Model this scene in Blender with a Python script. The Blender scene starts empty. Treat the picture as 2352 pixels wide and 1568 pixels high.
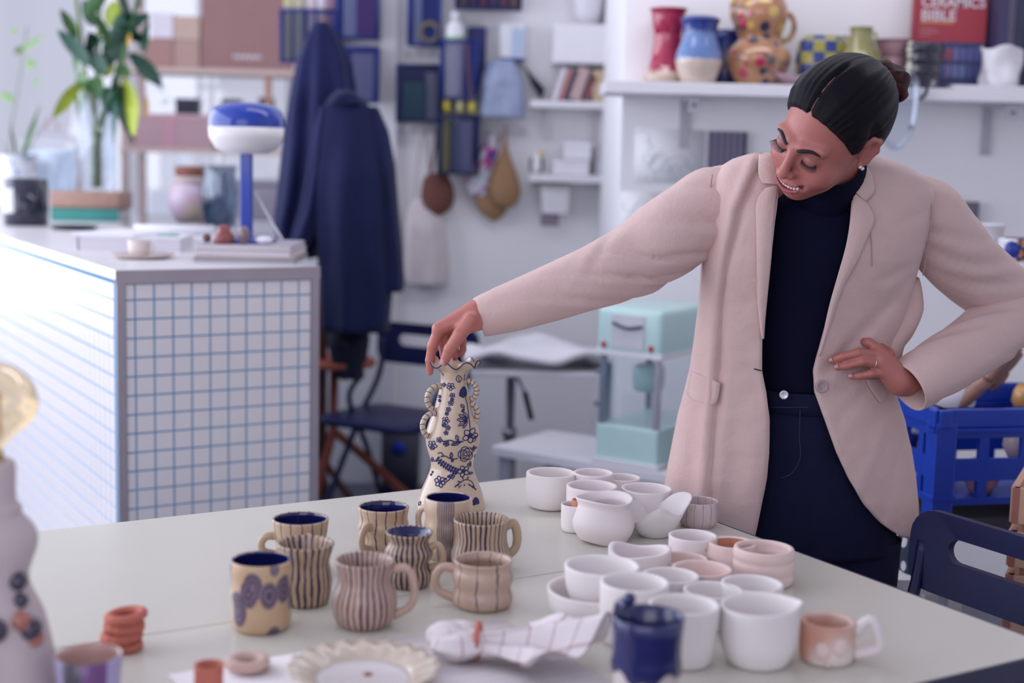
import bpy, bmesh, math, random
import numpy as np
from mathutils import Vector, Matrix, noise as mnoise
S = bpy.context.scene
COL = S.collection
PI = math.pi
rnd = random.Random(7)
# ------------------------------------------------------------------ camera
FPX, PITCH, ROLL, CAMH = 3267.0, math.radians(7.5), math.radians(1.4), 1.41
cf = np.array([0, math.cos(PITCH), -math.sin(PITCH)])
_r0 = np.array([1., 0, 0]); _u0 = np.array([0, math.sin(PITCH), math.cos(PITCH)])
cr = math.cos(ROLL)*_r0 + math.sin(ROLL)*_u0
cu = -math.sin(ROLL)*_r0 + math.cos(ROLL)*_u0
CC = np.array([0, 0, CAMH])
cam = bpy.data.cameras.new('camera'); camo = bpy.data.objects.new('camera', cam); COL.objects.link(camo)
cam.sensor_width = 36; cam.lens = FPX/2352*36
cam.clip_start = .05; cam.clip_end = 200
camo.matrix_world = Matrix(((cr[0], cu[0], -cf[0], 0), (cr[1], cu[1], -cf[1], 0), (cr[2], cu[2], -cf[2], CAMH), (0, 0, 0, 1)))
cam.dof.use_dof = True; cam.dof.focus_distance = 2.56; cam.dof.aperture_fstop = 2.0
S.camera = camo
# ------------------------------------------------------------------ world, daylight, exposure
S.view_settings.view_transform = 'Standard'; S.view_settings.look = 'None'
S.view_settings.exposure = -.22; S.view_settings.gamma = 1; S.view_settings.use_curve_mapping = False
W = bpy.data.worlds.new('world'); S.world = W; W.use_nodes = True
W.node_tree.nodes['Background'].inputs[0].default_value = (.525, .54, .67, 1)
W.node_tree.nodes['Background'].inputs[1].default_value = 1.25
def area(name, loc, aim, sx, sy, power, col):
    l = bpy.data.lights.new(name, 'AREA'); l.shape = 'RECTANGLE'; l.size = sx; l.size_y = sy; l.energy = power; l.color = col
    o = bpy.data.objects.new(name, l); COL.objects.link(o); o.location = loc
    o.rotation_euler = (Vector(aim)-Vector(loc)).to_track_quat('-Z', 'Y').to_euler()
    return o
area('daylight_left_windows', (-3.25, 3.5, 1.75), (0, 3.3, 1.1), 6.6, 2.3, 180, (.84, .87, 1.0))
area('front_fill_light', (-1.0, -2.2, 2.1), (.2, 3.0, 1.0), 3.6, 1.8, 48, (.90, .885, 1.0))  # unseen fill added behind the camera to brighten frontal surfaces; no window built there
area('ceiling_lamp', (.5, 3.7, 3.0), (.5, 3.9, 0), 2.4, .5, 20, (.95, .93, 1.0))

# ------------------------------------------------------------------ helpers
def ray(x, y): return cf + cr*(x-1176)/FPX - cu*(y-784)/FPX
def PZ(x, y, z):
    d = ray(x, y); return CC + d*(z-CAMH)/d[2]
def PY(x, y, Y):
    d = ray(x, y); return CC + d*Y/d[1]
def proj(p):
    d = np.asarray(p, float)-CC; w = d@cf
    return 1176+FPX*(d@cr)/w, 784-FPX*(d@cu)/w, w
def ppm(Y): return FPX/Y
def lin(c):
    if isinstance(c, str):
        c = c.lstrip('#'); c = [int(c[i:i+2], 16)/255 for i in (0, 2, 4)]
        return tuple(x/12.92 if x <= .04045 else ((x+.055)/1.055)**2.4 for x in c)
    return tuple(c)
_mats = {}
class N:
    def __init__(s, name):
        s.m = bpy.data.materials.new(name); s.m.use_nodes = True
        s.t = s.m.node_tree; s.b = s.t.nodes['Principled BSDF']
    def n(s, typ, **kw):
        nd = s.t.nodes.new(typ)
        for k, v in kw.items():
            if k.startswith('i_'):
                key = k[2:]; nd.inputs[int(key) if key.isdigit() else key].default_value = v
            else: setattr(nd, k, v)
        return nd
    def l(s, a, b): s.t.links.new(a, b)
    def math(s, op, a, b=None, c=None):
        nd = s.n('ShaderNodeMath', operation=op)
        for i, v in enumerate((a, b, c)):
            if v is None: continue
            if isinstance(v, (int, float)): nd.inputs[i].default_value = v
            else: s.l(v, nd.inputs[i])
        return nd.outputs[0]
    def mix(s, f, a, b):
        nd = s.n('ShaderNodeMix', data_type='RGBA')
        for i, v in ((0, f), (6, a), (7, b)):
            if isinstance(v, (int, float)): nd.inputs[i].default_value = v
            elif isinstance(v, tuple): nd.inputs[i].default_value = (*v[:3], 1)
            else: s.l(v, nd.inputs[i])
        return nd.outputs[2]
    def noise(s, scale, detail=3, rough=.55, vec=None, out=0, dist=0):
        nd = s.n('ShaderNodeTexNoise'); nd.inputs['Scale'].default_value = scale
        nd.inputs['Detail'].default_value = detail; nd.inputs['Roughness'].default_value = rough; nd.inputs['Distortion'].default_value = dist
        if vec is None: vec = s.coord()
        s.l(vec, nd.inputs['Vector']); return nd.outputs[out]
    def coord(s, which='Object'):
        if not hasattr(s, '_tc'): s._tc = s.n('ShaderNodeTexCoord')
        return s._tc.outputs[which]
    def ramp(s, f, stops, interp='LINEAR'):
        nd = s.n('ShaderNodeValToRGB'); cr_ = nd.color_ramp; cr_.interpolation = interp
        cr_.elements.remove(cr_.elements[1]); cr_.elements[0].position = stops[0][0]; cr_.elements[0].color = (*stops[0][1][:3], 1)
        for p, c in stops[1:]: cr_.elements.new(p).color = (*c[:3], 1)
        s.l(f, nd.inputs[0]); return nd.outputs[0]
    def step(s, f, lo, hi):
        nd = s.n('ShaderNodeMapRange', interpolation_type='SMOOTHSTEP'); s.l(f, nd.inputs[0])
        nd.inputs[1].default_value = lo; nd.inputs[2].default_value = hi; return nd.outputs[0]
    def uv(s):
        sp = s.n('ShaderNodeSeparateXYZ'); s.l(s.coord('UV'), sp.inputs[0]); return sp.outputs[0], sp.outputs[1]
    def xyz(s, which='Object'):
        sp = s.n('ShaderNodeSeparateXYZ'); s.l(s.coord(which), sp.inputs[0]); return sp.outputs
    def bump(s, h, strength=.3, dist=.002):
        b = s.n('ShaderNodeBump'); b.inputs['Strength'].default_value = strength; b.inputs['Distance'].default_value = dist
        s.l(h, b.inputs['Height']); s.l(b.outputs[0], s.b.inputs['Normal'])
    def done(s, col=None, rough=.5, spec=.5, metal=0, coat=0, sss=0, trans=0, sheen=0):
        b = s.b
        if col is not None:
            if isinstance(col, tuple): b.inputs['Base Color'].default_value = (*col[:3], 1)
            else: s.l(col, b.inputs['Base Color'])
        if isinstance(rough, (int, float)): b.inputs['Roughness'].default_value = rough
        else: s.l(rough, b.inputs['Roughness'])
        b.inputs['Specular IOR Level'].default_value = spec; b.inputs['Metallic'].default_value = metal
        b.inputs['Coat Weight'].default_value = coat; b.inputs['Coat Roughness'].default_value = .08
        b.inputs['Transmission Weight'].default_value = trans
        b.inputs['Sheen Weight'].default_value = sheen
        if sss:
            b.inputs['Subsurface Weight'].default_value = sss; b.inputs['Subsurface Radius'].default_value = (.012, .004, .002)
            b.inputs['Subsurface Scale'].default_value = 1.0
        return s.m
def M(col, rough=.55, var=.08, scale=14, bump=0, bscale=120, metal=0, spec=.4, coat=0, key=None, sheen=0):
    """plain material: a colour with a little procedural mottling and optional fine relief"""
    c = lin(col); k = key or ('m', tuple(round(x, 4) for x in c), rough, var, scale, bump, bscale, metal, spec, coat, sheen)
    if k in _mats: return _mats[k]
    n = N('material'); f = n.noise(scale)
    a = tuple(x*(1-var) for x in c); b = tuple(min(1, x*(1+var)) for x in c)
    cc = n.mix(f, a, b)
    if bump: n.bump(n.noise(bscale, 4), bump, .0015)
    _mats[k] = n.done(cc, rough, spec, metal, coat, sheen=sheen); return _mats[k]
def cached(k, fn):
    if k not in _mats: _mats[k] = fn()
    return _mats[k]
def glass(key='glass', col=(1, 1, 1), alpha=.82, rough=.03):
    def f():
        n = N('glass'); n.done(col, rough, .5)
        tr = n.n('ShaderNodeBsdfTransparent'); tr.inputs[0].default_value = (*[c**(1.6-alpha) for c in col], 1)
        ge = n.n('ShaderNodeNewGeometry'); dt = n.n('ShaderNodeVectorMath', operation='DOT_PRODUCT'); n.l(ge.outputs['Normal'], dt.inputs[0]); n.l(ge.outputs['Incoming'], dt.inputs[1])
        rim_ = n.math('POWER', n.math('SUBTRACT', 1.0, n.math('ABSOLUTE', dt.outputs['Value'])), 3.0)
        fac = n.math('ADD', n.math('MULTIPLY', rim_, .7), .05+.25*(1-alpha))
        gl = n.n('ShaderNodeBsdfGlossy'); gl.inputs['Roughness'].default_value = rough; gl.inputs['Color'].default_value = (*col, 1)
        mx = n.n('ShaderNodeMixShader'); n.l(fac, mx.inputs[0]); n.l(tr.outputs[0], mx.inputs[1]); n.l(gl.outputs[0], mx.inputs[2])
        n.l(mx.outputs[0], n.t.nodes['Material Output'].inputs[0]); return n.m
    return cached(key, f)
# ---- geometry: every generator returns (verts, faces, uv-per-face or None)
def mk(name, g, mat, parent=None, smooth=True, loc=None, rotz=0, mats=None, midx=None):
    V, F = g[0], g[1]; UV = g[2] if len(g) > 2 else None
    me = bpy.data.meshes.new(name)
    me.from_pydata([tuple(map(float, v)) for v in V], [], [tuple(map(int, f)) for f in F])
    if UV is not None:
        ul = me.uv_layers.new(name='UVMap'); flat = [c for f in UV for uv in f for c in uv]
        ul.data.foreach_set('uv', flat)
    for m in (mats or [mat]): me.materials.append(m)
    if midx is not None: me.polygons.foreach_set('material_index', midx)
    if smooth:
        me.polygons.foreach_set('use_smooth', [True]*len(me.polygons))
    me.update()
    o = bpy.data.objects.new(name, me); COL.objects.link(o)
    if parent is not None: o.parent = parent
    if loc is not None: o.location = loc
    if rotz: o.rotation_euler = (0, 0, rotz)
    return o
def tag(o, label, cat, group=None):
    o['label'] = label; o['category'] = cat
    if group: o['group'] = group
    return o
def root(name, label, cat, loc=(0, 0, 0), rotz=0, group=None):
    o = bpy.data.objects.new(name, None); COL.objects.link(o); o.location = loc; o.rotation_euler = (0, 0, rotz)
    o.empty_display_size = .05
    return tag(o, label, cat, group)
def thing(name, g, mat, label, cat, loc=(0, 0, 0), rotz=0, group=None, smooth=True):
    return tag(mk(name, g, mat, None, smooth, loc, rotz), label, cat, group)
def struct(name, g, mat, smooth=False, loc=None, rotz=0):
    o = mk(name, g, mat, None, smooth, loc, rotz); o['kind'] = 'structure'; return o
def autosmooth(o, ang=40):
    me = o.data; bm = bmesh.new(); bm.from_mesh(me)
    for e in bm.edges:
        if len(e.link_faces) == 2 and e.calc_face_angle(0) > math.radians(ang): e.smooth = False
    bm.to_mesh(me); bm.free(); return o
def copy_tree(o, loc, rotz=None, label=None):
    c = o.copy(); COL.objects.link(c); c.location = loc
    if rotz is not None: c.rotation_euler = (0, 0, rotz)
    if label: c['label'] = label
    for ch in o.children:
        k = ch.copy(); COL.objects.link(k); k.parent = c
        for g2 in ch.children:
            q = g2.copy(); COL.objects.link(q); q.parent = k
    return c
def join(*gs):
    V, F, U = [], [], []; anyuv = any(len(g) > 2 and g[2] is not None for g in gs)
    for g in gs:
        o = len(V); V.extend(g[0]); F.extend([tuple(i+o for i in f) for f in g[1]])
        if anyuv: U.extend(g[2] if len(g) > 2 and g[2] is not None else [[(0, 0)]*len(f) for f in g[1]])
    return (V, F, U) if anyuv else (V, F)
def tf(g, loc=(0, 0, 0), rot=(0, 0, 0), sc=(1, 1, 1)):
    m = Matrix.LocRotScale(Vector(loc), Matrix.Rotation(rot[2], 3, 'Z') @ Matrix.Rotation(rot[1], 3, 'Y') @ Matrix.Rotation(rot[0], 3, 'X'), Vector(sc))
    return ([tuple(m @ Vector(v)) for v in g[0]],) + tuple(g[1:])
def box(sx, sy, sz, c=(0, 0, 0), bev=0, seg=2):
    """box with size sx,sy,sz centred in x,y and standing on z=c[2]"""
    bm = bmesh.new(); bmesh.ops.create_cube(bm, size=1)
    for v in bm.verts: v.co = Vector((v.co.x*sx, v.co.y*sy, v.co.z*sz))
    if bev: bmesh.ops.bevel(bm, geom=bm.edges[:], offset=bev, segments=seg, affect='EDGES', profile=.6)
    V = [(v.co.x+c[0], v.co.y+c[1], v.co.z+c[2]+sz/2) for v in bm.verts]
    bm.verts.index_update(); F = [tuple(v.index for v in f.verts) for f in bm.faces]; bm.free(); return V, F
def bar(a, b, w, h=None, up=(0, 0, 1)):
    """rectangular bar from a to b"""
    a = Vector(a); b = Vector(b); h = h or w; d = (b-a).normalized(); u = Vector(up)
    if abs(d.dot(u)) > .98: u = Vector((1, 0, 0))
    s = d.cross(u).normalized(); u = s.cross(d)
    V = []
    for p in (a, b):
        for i, j in ((-1, -1), (1, -1), (1, 1), (-1, 1)): V.append(tuple(p+s*i*w/2+u*j*h/2))
    return V, [(3, 2, 1, 0), (4, 5, 6, 7), (0, 1, 5, 4), (1, 2, 6, 5), (2, 3, 7, 6), (3, 0, 4, 7)]
def spline(pts, n, closed=False):
    P = [np.asarray(p, float) for p in pts]; out = []; m = len(P)
    segs = m if closed else m-1
    for k in range(n + (0 if closed else 1)):
        t = k/n*segs; i = min(int(t), segs-1); t -= i
        g = (lambda j: P[j % m]) if closed else (lambda j: P[min(max(j, 0), m-1)])
        p0, p1, p2, p3 = g(i-1), g(i), g(i+1), g(i+2)
        out.append(.5*((2*p1)+(-p0+p2)*t+(2*p0-5*p1+4*p2-p3)*t*t+(-p0+3*p1-3*p2+p3)*t**3))
    return out
def lathe(prof, n=40, wob=None, caps=True, sm=0):
    """revolve (r,z) profile; wob(angle, r, z) -> (r, z) deformation; profile may run out and back in (a wall with thickness)"""
    if sm: prof = [tuple(p) for p in spline(prof, sm)]
    V, F, U = [], [], []; L = len(prof)
    for r, z in prof:
        for i in range(n):
            a = 2*PI*i/n; rr, zz = (max(r, 1e-4), z) if wob is None else wob(a, max(r, 1e-4), z)
            V.append((rr*math.cos(a), rr*math.sin(a), zz))
    s = [0]
    for k in range(1, L): s.append(s[-1]+math.hypot(prof[k][0]-prof[k-1][0], prof[k][1]-prof[k-1][1]))
    for k in range(L-1):
        for i in range(n):
            j = (i+1) % n
            F.append((k*n+i, k*n+j, (k+1)*n+j, (k+1)*n+i))
            U.append(((i/n, s[k]), ((i+1)/n, s[k]), ((i+1)/n, s[k+1]), (i/n, s[k+1])))
    if caps:
        if prof[0][0] > 2e-4 and caps != 'top': F.append(tuple(range(n-1, -1, -1))); U.append([(0, 0)]*n)
        if prof[-1][0] > 2e-4 and caps != 'bottom': F.append(tuple((L-1)*n+i for i in range(n))); U.append([(0, s[-1])]*n)
    return V, F, U
def tube(pts, r, n=10, closed=False, caps=True, flat=1.0, upv=None):
    P = [Vector(tuple(map(float, p))) for p in pts]; m = len(P)
    R = list(r) if hasattr(r, '__len__') else [r]*m
    if len(R) != m: R = list(np.interp(np.linspace(0, 1, m), np.linspace(0, 1, len(R)), R))
    V, F = [], []; prev = None
    for i in range(m):
        d = (P[(i+1) % m]-P[i-1]) if closed else (P[min(i+1, m-1)]-P[max(i-1, 0)])
        if d.length < 1e-9: d = Vector((0, 0, 1))
        d.normalize()
        if prev is None:
            u = Vector(upv) if upv else Vector((0, 0, 1))
            if abs(u.dot(d)) > .95: u = Vector((1, 0, 0)) if abs(d.x) < .9 else Vector((0, 1, 0))
        else: u = prev
        u = (u-d*u.dot(d)).normalized(); prev = u; w = d.cross(u)
        for k in range(n):
            a = 2*PI*k/n; V.append(tuple(P[i]+u*R[i]*math.cos(a)*flat+w*R[i]*math.sin(a)))
    for i in range(m if closed else m-1):
        for k in range(n):
            q = (i+1) % m; F.append((i*n+k, i*n+(k+1) % n, q*n+(k+1) % n, q*n+k))
    if caps and not closed:
        F.append(tuple(range(n-1, -1, -1))); F.append(tuple((m-1)*n+k for k in range(n)))
    return V, F
def sphere(r, c=(0, 0, 0), n=16, m=10, sc=(1, 1, 1)):
    prof = [(r*math.sin(PI*i/m), -r*math.cos(PI*i/m)) for i in range(m+1)]
    g = lathe(prof, n); return ([(v[0]*sc[0]+c[0], v[1]*sc[1]+c[1], v[2]*sc[2]+c[2]) for v in g[0]], g[1], g[2])
def loft(rings, closed=True, caps=True):
    n = len(rings[0]); V = [tuple(map(float, p)) for r_ in rings for p in r_]; F = []; U = []; m = len(rings)
    for k in range(m-1):
        for i in range(n if closed else n-1):
            j = (i+1) % n; F.append((k*n+i, k*n+j, (k+1)*n+j, (k+1)*n+i))
            U.append(((i/n, k/m), ((i+1)/n, k/m), ((i+1)/n, (k+1)/m), (i/n, (k+1)/m)))
    if caps and closed:
        F.append(tuple(range(n-1, -1, -1))); U.append([(0, 0)]*n); F.append(tuple((m-1)*n+i for i in range(n))); U.append([(0, 1)]*n)
    return V, F, U
def prism(poly, h, axis='z'):
    """extrude a 2-D polygon; axis y: polygon in x,z and thickness along y"""
    n = len(poly)
    if axis == 'z': V = [(x, y, 0) for x, y in poly]+[(x, y, h) for x, y in poly]
    else: V = [(x, -h/2, z) for x, z in poly]+[(x, h/2, z) for x, z in poly]
    F = [tuple(range(n-1, -1, -1)), tuple(range(n, 2*n))]+[(i, (i+1) % n, n+(i+1) % n, n+i) for i in range(n)]
    return V, F
def rrect(w, h, r, n=5):
    out = []
    for cx, cy, a0 in ((w/2-r, h/2-r, 0), (-w/2+r, h/2-r, 90), (-w/2+r, -h/2+r, 180), (w/2-r, -h/2+r, 270)):
        for i in range(n+1):
            a = math.radians(a0+90*i/n); out.append((cx+r*math.cos(a), cy+r*math.sin(a)))
    return out
def solid(o, t, off=0):
    m = o.modifiers.new('thickness', 'SOLIDIFY'); m.thickness = t; m.offset = off; return o
def nz(x, y=0, z=0): return mnoise.noise(Vector((x, y, z)))
def text(name, body, size, mat, parent, loc, rot, ext=.0006, align='LEFT', xs=1, bold=0):
    c = bpy.data.curves.new(name, 'FONT'); c.body = body; c.size = size; c.extrude = ext; c.align_x = align; c.space_character = 1.0; c.offset = bold
    o = bpy.data.objects.new(name, c); me = bpy.data.meshes.new_from_object(o); bpy.data.objects.remove(o)
    q = bpy.data.objects.new(name, me); COL.objects.link(q); me.materials.append(mat); q.parent = parent; q.location = loc; q.rotation_euler = rot; q.scale = (xs, 1, 1)
    return q
# ------------------------------------------------------------------ the room
YR, YL, YB = 4.72, 5.95, 8.3      # right wall section, left wall section, far window wall
wallm = M((.88, .87, .89), .85, .03, 3, .15, 60)
floorm = M((.10, .10, .14), .45, .2, 5)
XE = PY(1428, 300, YR)[0]; XW = PY(690, 300, YL)[0]; XL = -3.35; XRI = 3.0; ZC = 3.1
def slab(x0, x1, y0, y1, z0, z1): return box(x1-x0, y1-y0, z1-z0, ((x0+x1)/2, (y0+y1)/2, z0))
struct('floor', slab(XL-.2, XRI+.2, -2.6, YB+.3, -.1, 0), floorm)
struct('ceiling', slab(XL-.2, XRI+.2, -2.6, YB+.3, ZC, ZC+.1), wallm)
struct('wall_right_section', slab(XE, XRI+.2, YR, YR+.12, 0, ZC), wallm)
struct('wall_return', slab(XE, XE+.12, YR+.12, YL, 0, ZC), wallm)
struct('wall_middle_section', slab(XW, XE+.12, YL, YL+.12, 0, ZC), wallm)
struct('wall_right', slab(XRI, XRI+.2, -2.6, YR, 0, ZC), wallm)
xc0, xc1 = PY(876, 300, YL)[0], PY(912, 300, YL)[0]
struct('trim_1', slab(xc0, xc1, YL-.05, YL, 0, ZC), M((.70, .69, .73), .6, .03))
# far wall with a wide window
wz0, wz1 = .95, 2.75
x0w, x1w = -3.2, -.35
struct('wall_back', join(slab(XL, XW+.3, YB, YB+.15, 0, wz0), slab(XL, XW+.3, YB, YB+.15, wz1, ZC),
                         slab(XL, x0w, YB, YB+.15, wz0, wz1), slab(x1w, XW+.3, YB, YB+.15, wz0, wz1)), wallm)
struct('wall_passage', slab(XW, XW+.12, YL+.12, YB, 0, ZC), wallm)
wood_white = M((.78, .77, .8), .4, .03)
def window(name, x0, x1, z0, z1, y, nx):
    fr = [slab(x0, x1, y, y+.09, z0, z0+.06), slab(x0, x1, y, y+.09, z1-.06, z1)]
    for i in range(nx+1):
        x = x0+(x1-x0-.06)*i/nx; fr.append(slab(x, x+.06, y, y+.09, z0+.06, z1-.06))
    w = struct(name, join(*fr), wood_white)
    for i in range(nx):
        xa = x0+.06+(x1-x0-.06)*i/nx; xb = x0+(x1-x0-.06)*(i+1)/nx
        mk('pane', slab(xa, xb, y+.04, y+.046, z0+.06, z1-.06), glass('pane', (1, 1, 1), .95), w, False)
    return w
window('window_1', x0w, x1w, wz0, wz1, YB+.03, 3)
# left wall, almost all glass: piers, sill and lintel
lw = [slab(XL-.15, XL, -2.6, YB, 0, .5), slab(XL-.15, XL, -2.6, YB, 2.95, ZC)]
for yy in (-2.6, .0, 6.6): lw.append(slab(XL-.15, XL, yy, yy+.3, .5, 2.95))
struct('wall_left', join(*lw), wallm)
# ------------------------------------------------------------------ work table
TA = math.radians(30.8)
e1 = np.array([math.cos(TA), math.sin(TA), 0]); e2 = np.array([-math.sin(TA), math.cos(TA), 0])
TZ = .75
tcr = PZ(1330, 1082, TZ)                       # far right corner
TL, TD = 2.9, 1.215                            # length to the left, depth towards the camera
tablem = cached('table', lambda: (lambda n: n.done(n.mix(n.noise(2, 3), (.62, .595, .52), (.66, .635, .56)), (.27), .4))(N('table_laminate')))
tab = root('work_table', 'large pale cream work table with seams covered in ceramic mugs', 'table', (tcr[0], tcr[1], 0), TA)
seam = []
for (x, y) in ((345, 1452), (1262, 1319)): seam.append(-(PZ(x, y, TZ)-tcr)@e2)
sd = sum(seam)/2
mk('table_top', box(TL, sd-.0015, .03, (-TL/2, -(sd-.0015)/2, TZ-.03), .002), tablem, tab, False)
mk('table_top', box(TL, TD-sd-.0015, .03, (-TL/2, -(sd+TD+.0015)/2, TZ-.03), .002), tablem, tab, False)
edgem = M((.045, .045, .085), .5, .15)
mk('edge_band', box(.004, TD, .03, (.0022, -TD/2, TZ-.0305)), edgem, tab, False)
mk('edge_band', box(TL, .004, .03, (-TL/2, -TD-.0022, TZ-.0305)), edgem, tab, False)
for x in (-.15, -TL+.15):
    for y in (-.12, -TD+.12): mk('leg', box(.06, .06, TZ-.03, (x, y, 0)), M((.5, .5, .52), .4, .05), tab, False)
# ------------------------------------------------------------------ ceramics on the table
def fit(cx, cy, w, yb, rbr=.85, z0=TZ):
    """stand a pot on z0 from its rim centre, rim width and lowest visible point in the photo"""
    lo, hi = .015, .40
    for _ in range(40):
        h = (lo+hi)/2; c = PZ(cx, cy, z0+h); sc = FPX/proj(c)[2]; r = w/2/sc
        d = -np.array([c[0], c[1], 0]); d /= np.linalg.norm(d)
        y = proj(np.array([c[0], c[1], z0])+d*r*rbr)[1]
        if y < yb: lo = h
        else: hi = h
    return (c[0], c[1], z0), r, h
def glaze(key, col, rough=.25, var=.12, coat=.3): return M(col, rough, var, 30, .08, 60, coat=coat, key=key)
blue_in = M((.008, .010, .085), .14, .25, 30, coat=.5, key='bluein')
def striped(key, base, line, count, width, jit=.25, wav=.0, base2=None):
    def f():
        n = N('striped_clay'); u, v = n.uv()
        cv = n.n('ShaderNodeCombineXYZ'); n.l(n.math('MULTIPLY', u, 6.0), cv.inputs[0]); n.l(n.math('MULTIPLY', v, 14.0), cv.inputs[1])
        wob = n.noise(3.0, 2, .5, cv.outputs[0]); uu = n.math('ADD', n.math('MULTIPLY', u, count), n.math('MULTIPLY', n.math('SUBTRACT', wob, .5), jit*2))
        fr = n.math('ABSOLUTE', n.math('SUBTRACT', n.math('FRACT', uu), .5))
        cv2 = n.n('ShaderNodeCombineXYZ'); n.l(n.math('FLOOR', uu), cv2.inputs[0])
        wn = n.n('ShaderNodeTexWhiteNoise', noise_dimensions='3D'); n.l(cv2.outputs[0], wn.inputs[0])
        wd = n.math('MULTIPLY', n.math('ADD', n.math('MULTIPLY', wn.outputs[0], .9), .55), width)
        m = n.math('SUBTRACT', 1.0, n.step(n.math('DIVIDE', fr, wd), .6, 1.0))
        m = n.math('MULTIPLY', m, n.math('ADD', n.math('MULTIPLY', n.noise(70, 2), .6), .7))
        c = n.mix(n.noise(40, 3), tuple(x*.86 for x in base), base2 or base)
        n.bump(n.noise(90, 3), .15, .001)
        return n.done(n.mix(m, c, line), .35, .45, coat=.15)
    return cached(key, f)
CLAY = (.52, .37, .25); CLAYP = (.54, .38, .30); INK = (.018, .013, .06); INKP = (.085, .045, .075)
foot = M((.03, .03, .07), .6, .2, key='foot')
def handle(g_r, z0, z1, out, r, ang, flat=1.25, lift=.0, n=18):
    a = [(g_r*.93, 0, z1), (g_r+out*.62, 0, z1+lift), (g_r+out, 0, z1-(z1-z0)*.33), (g_r+out*.83, 0, z0+(z1-z0)*.24), (g_r*.95, 0, z0)]
    g = tube(spline(a, n), [r*1.15, r, r, r, r*1.2], 9, flat=flat)
    return tf(g, rot=(0, 0, ang))
def mug(label, spec, prof, matb, inside, handles=(), wob=None, name='striped_mug', foot_on=True, group='striped mugs on the table', rot=0, cat='mug', t=.055, hmat=None):
    """prof: outer (r,z) in units of rim radius and height, bottom to rim"""
    loc, r, h = fit(*spec)
    R_ = root(name, label, cat, loc, rot, group)
    outer = [tuple(p) for p in spline(prof, 26)]
    th = t*r*2
    rim = [(outer[-1][0], outer[-1][1]), (outer[-1][0]-.4*th/r, outer[-1][1]+.018), (outer[-1][0]-.8*th/r, outer[-1][1]+.004)]
    inner = [(max(p[0]-th/r, .01), max(p[1], .09)) for p in reversed(outer[1:-1])]
    o = [(p[0]*r, p[1]*h) for p in outer+rim[1:]]
    mk('body', lathe([(outer[0][0]*r*.9, .0)]+o, 48, wob, 'bottom'), matb, R_)
    i = [(rim[-1][0]*r, rim[-1][1]*h)]+[(p[0]*r, p[1]*h) for p in inner]+[(.0, .08*h)]
    mk('inside', lathe(i, 48, wob, False), inside, R_)
    if foot_on: mk('foot_ring', lathe([(outer[0][0]*r*.9, -.0005), (outer[0][0]*r*1.0, .002), (outer[0][0]*r*1.01, .004)], 40, None, True), foot, R_)
    for (zz0, zz1, ou, rr, an, fl, li) in handles:
        ri = float(np.interp((zz0+zz1)/2, [p[1] for p in outer], [p[0] for p in outer]))
        mk('handle', handle(ri*r, zz0*h, zz1*h, ou*r, rr*.82*r, math.radians(an), fl, li*h), hmat or matb, R_)
    return R_, r, h
st1 = striped('st1', CLAY, INK, 24, .22, .35)
st2 = striped('st2', CLAYP, INKP, 30, .22, .25)
st3 = striped('st3', CLAY, INK, 26, .26, .3)
st4 = striped('st4', CLAYP, INKP, 9, .035, .18)
st5 = striped('st5', CLAY, INK, 34, .22, .2)
st6 = striped('st6', CLAY, INKP, 16, .09, .3)
st7 = striped('st7', CLAYP, INKP, 12, .04, .3)
def spotf():
    n = N('spotted_glaze'); u, v = n.uv(); cv = n.n('ShaderNodeCombineXYZ')
    n.l(n.math('MULTIPLY', u, 9.0), cv.inputs[0]); n.l(n.math('MULTIPLY', v, 23.0), cv.inputs[1])
    vo = n.n('ShaderNodeTexVoronoi', feature='DISTANCE_TO_EDGE'); vo.inputs['Scale'].default_value = 1.0; n.l(cv.outputs[0], vo.inputs[0])
    wv = n.n('ShaderNodeTexVoronoi', feature='F1'); wv.inputs['Scale'].default_value = 1.0; n.l(cv.outputs[0], wv.inputs[0])
    rings = n.math('MULTIPLY', n.math('ADD', n.math('SINE', n.math('MULTIPLY', wv.outputs['Distance'], 46.0)), 1.0), .5)
    m = n.math('SUBTRACT', 1.0, n.step(wv.outputs['Distance'], .47, .53))
    dk = n.mix(rings, (.055, .04, .10), (.20, .14, .17))
    dk = n.mix(n.step(n.noise(26, 2), .62, .75), dk, (.03, .045, .14))
    n.bump(m, .25, .001); return n.done(n.mix(m, (.52, .36, .22), dk), .32, .5, coat=.2)
def bandf():
    n = N('banded_glaze'); u, v = n.uv()
    b = n.math('SUBTRACT', 1.0, n.step(n.math('ABSOLUTE', n.math('SUBTRACT', n.math('FRACT', n.math('ADD', n.math('MULTIPLY', u, 3.0), .28)), .5)), .17, .19))
    s = n.math('MULTIPLY', n.math('ADD', n.math('SINE', n.math('ADD', n.math('MULTIPLY', u, 420.0), n.math('MULTIPLY', n.noise(30), 5.0))), 1.0), .5)
    m = n.math('MULTIPLY', b, n.math('ADD', n.math('MULTIPLY', s, .6), .4))
    m = n.math('MULTIPLY', m, n.math('ADD', n.noise(45, 2), .35))
    return n.done(n.mix(m, (.58, .43, .31), (.03, .03, .10)), .33, .45, coat=.2)
def wv3(k, amp): return lambda a, r, z: (r*(1+amp*math.sin(3*a+z*k)), z)
mug('small clay cup with dark marbled oval patches and cobalt blue inside', (600, 1285, 142, 1461, .86), [(.80, 0), (.93, .06), (.97, .2), (.94, .38), (.99, .55), (.96, .72), (1.0, .88), (.98, 1)], cached('spot', spotf), blue_in, (), wv3(40, .008), 'marbled_cup')
mug('tall striped clay mug right behind the marbled cup', (702, 1247, 132, 1400, .8), [(.74, 0), (.86, .08), (.93, .35), (.88, .55), (.83, .7), (.93, .88), (1, 1)], st1, st1, [(.3, .78, .55, .13, 100, 1.3, 0)])
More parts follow.
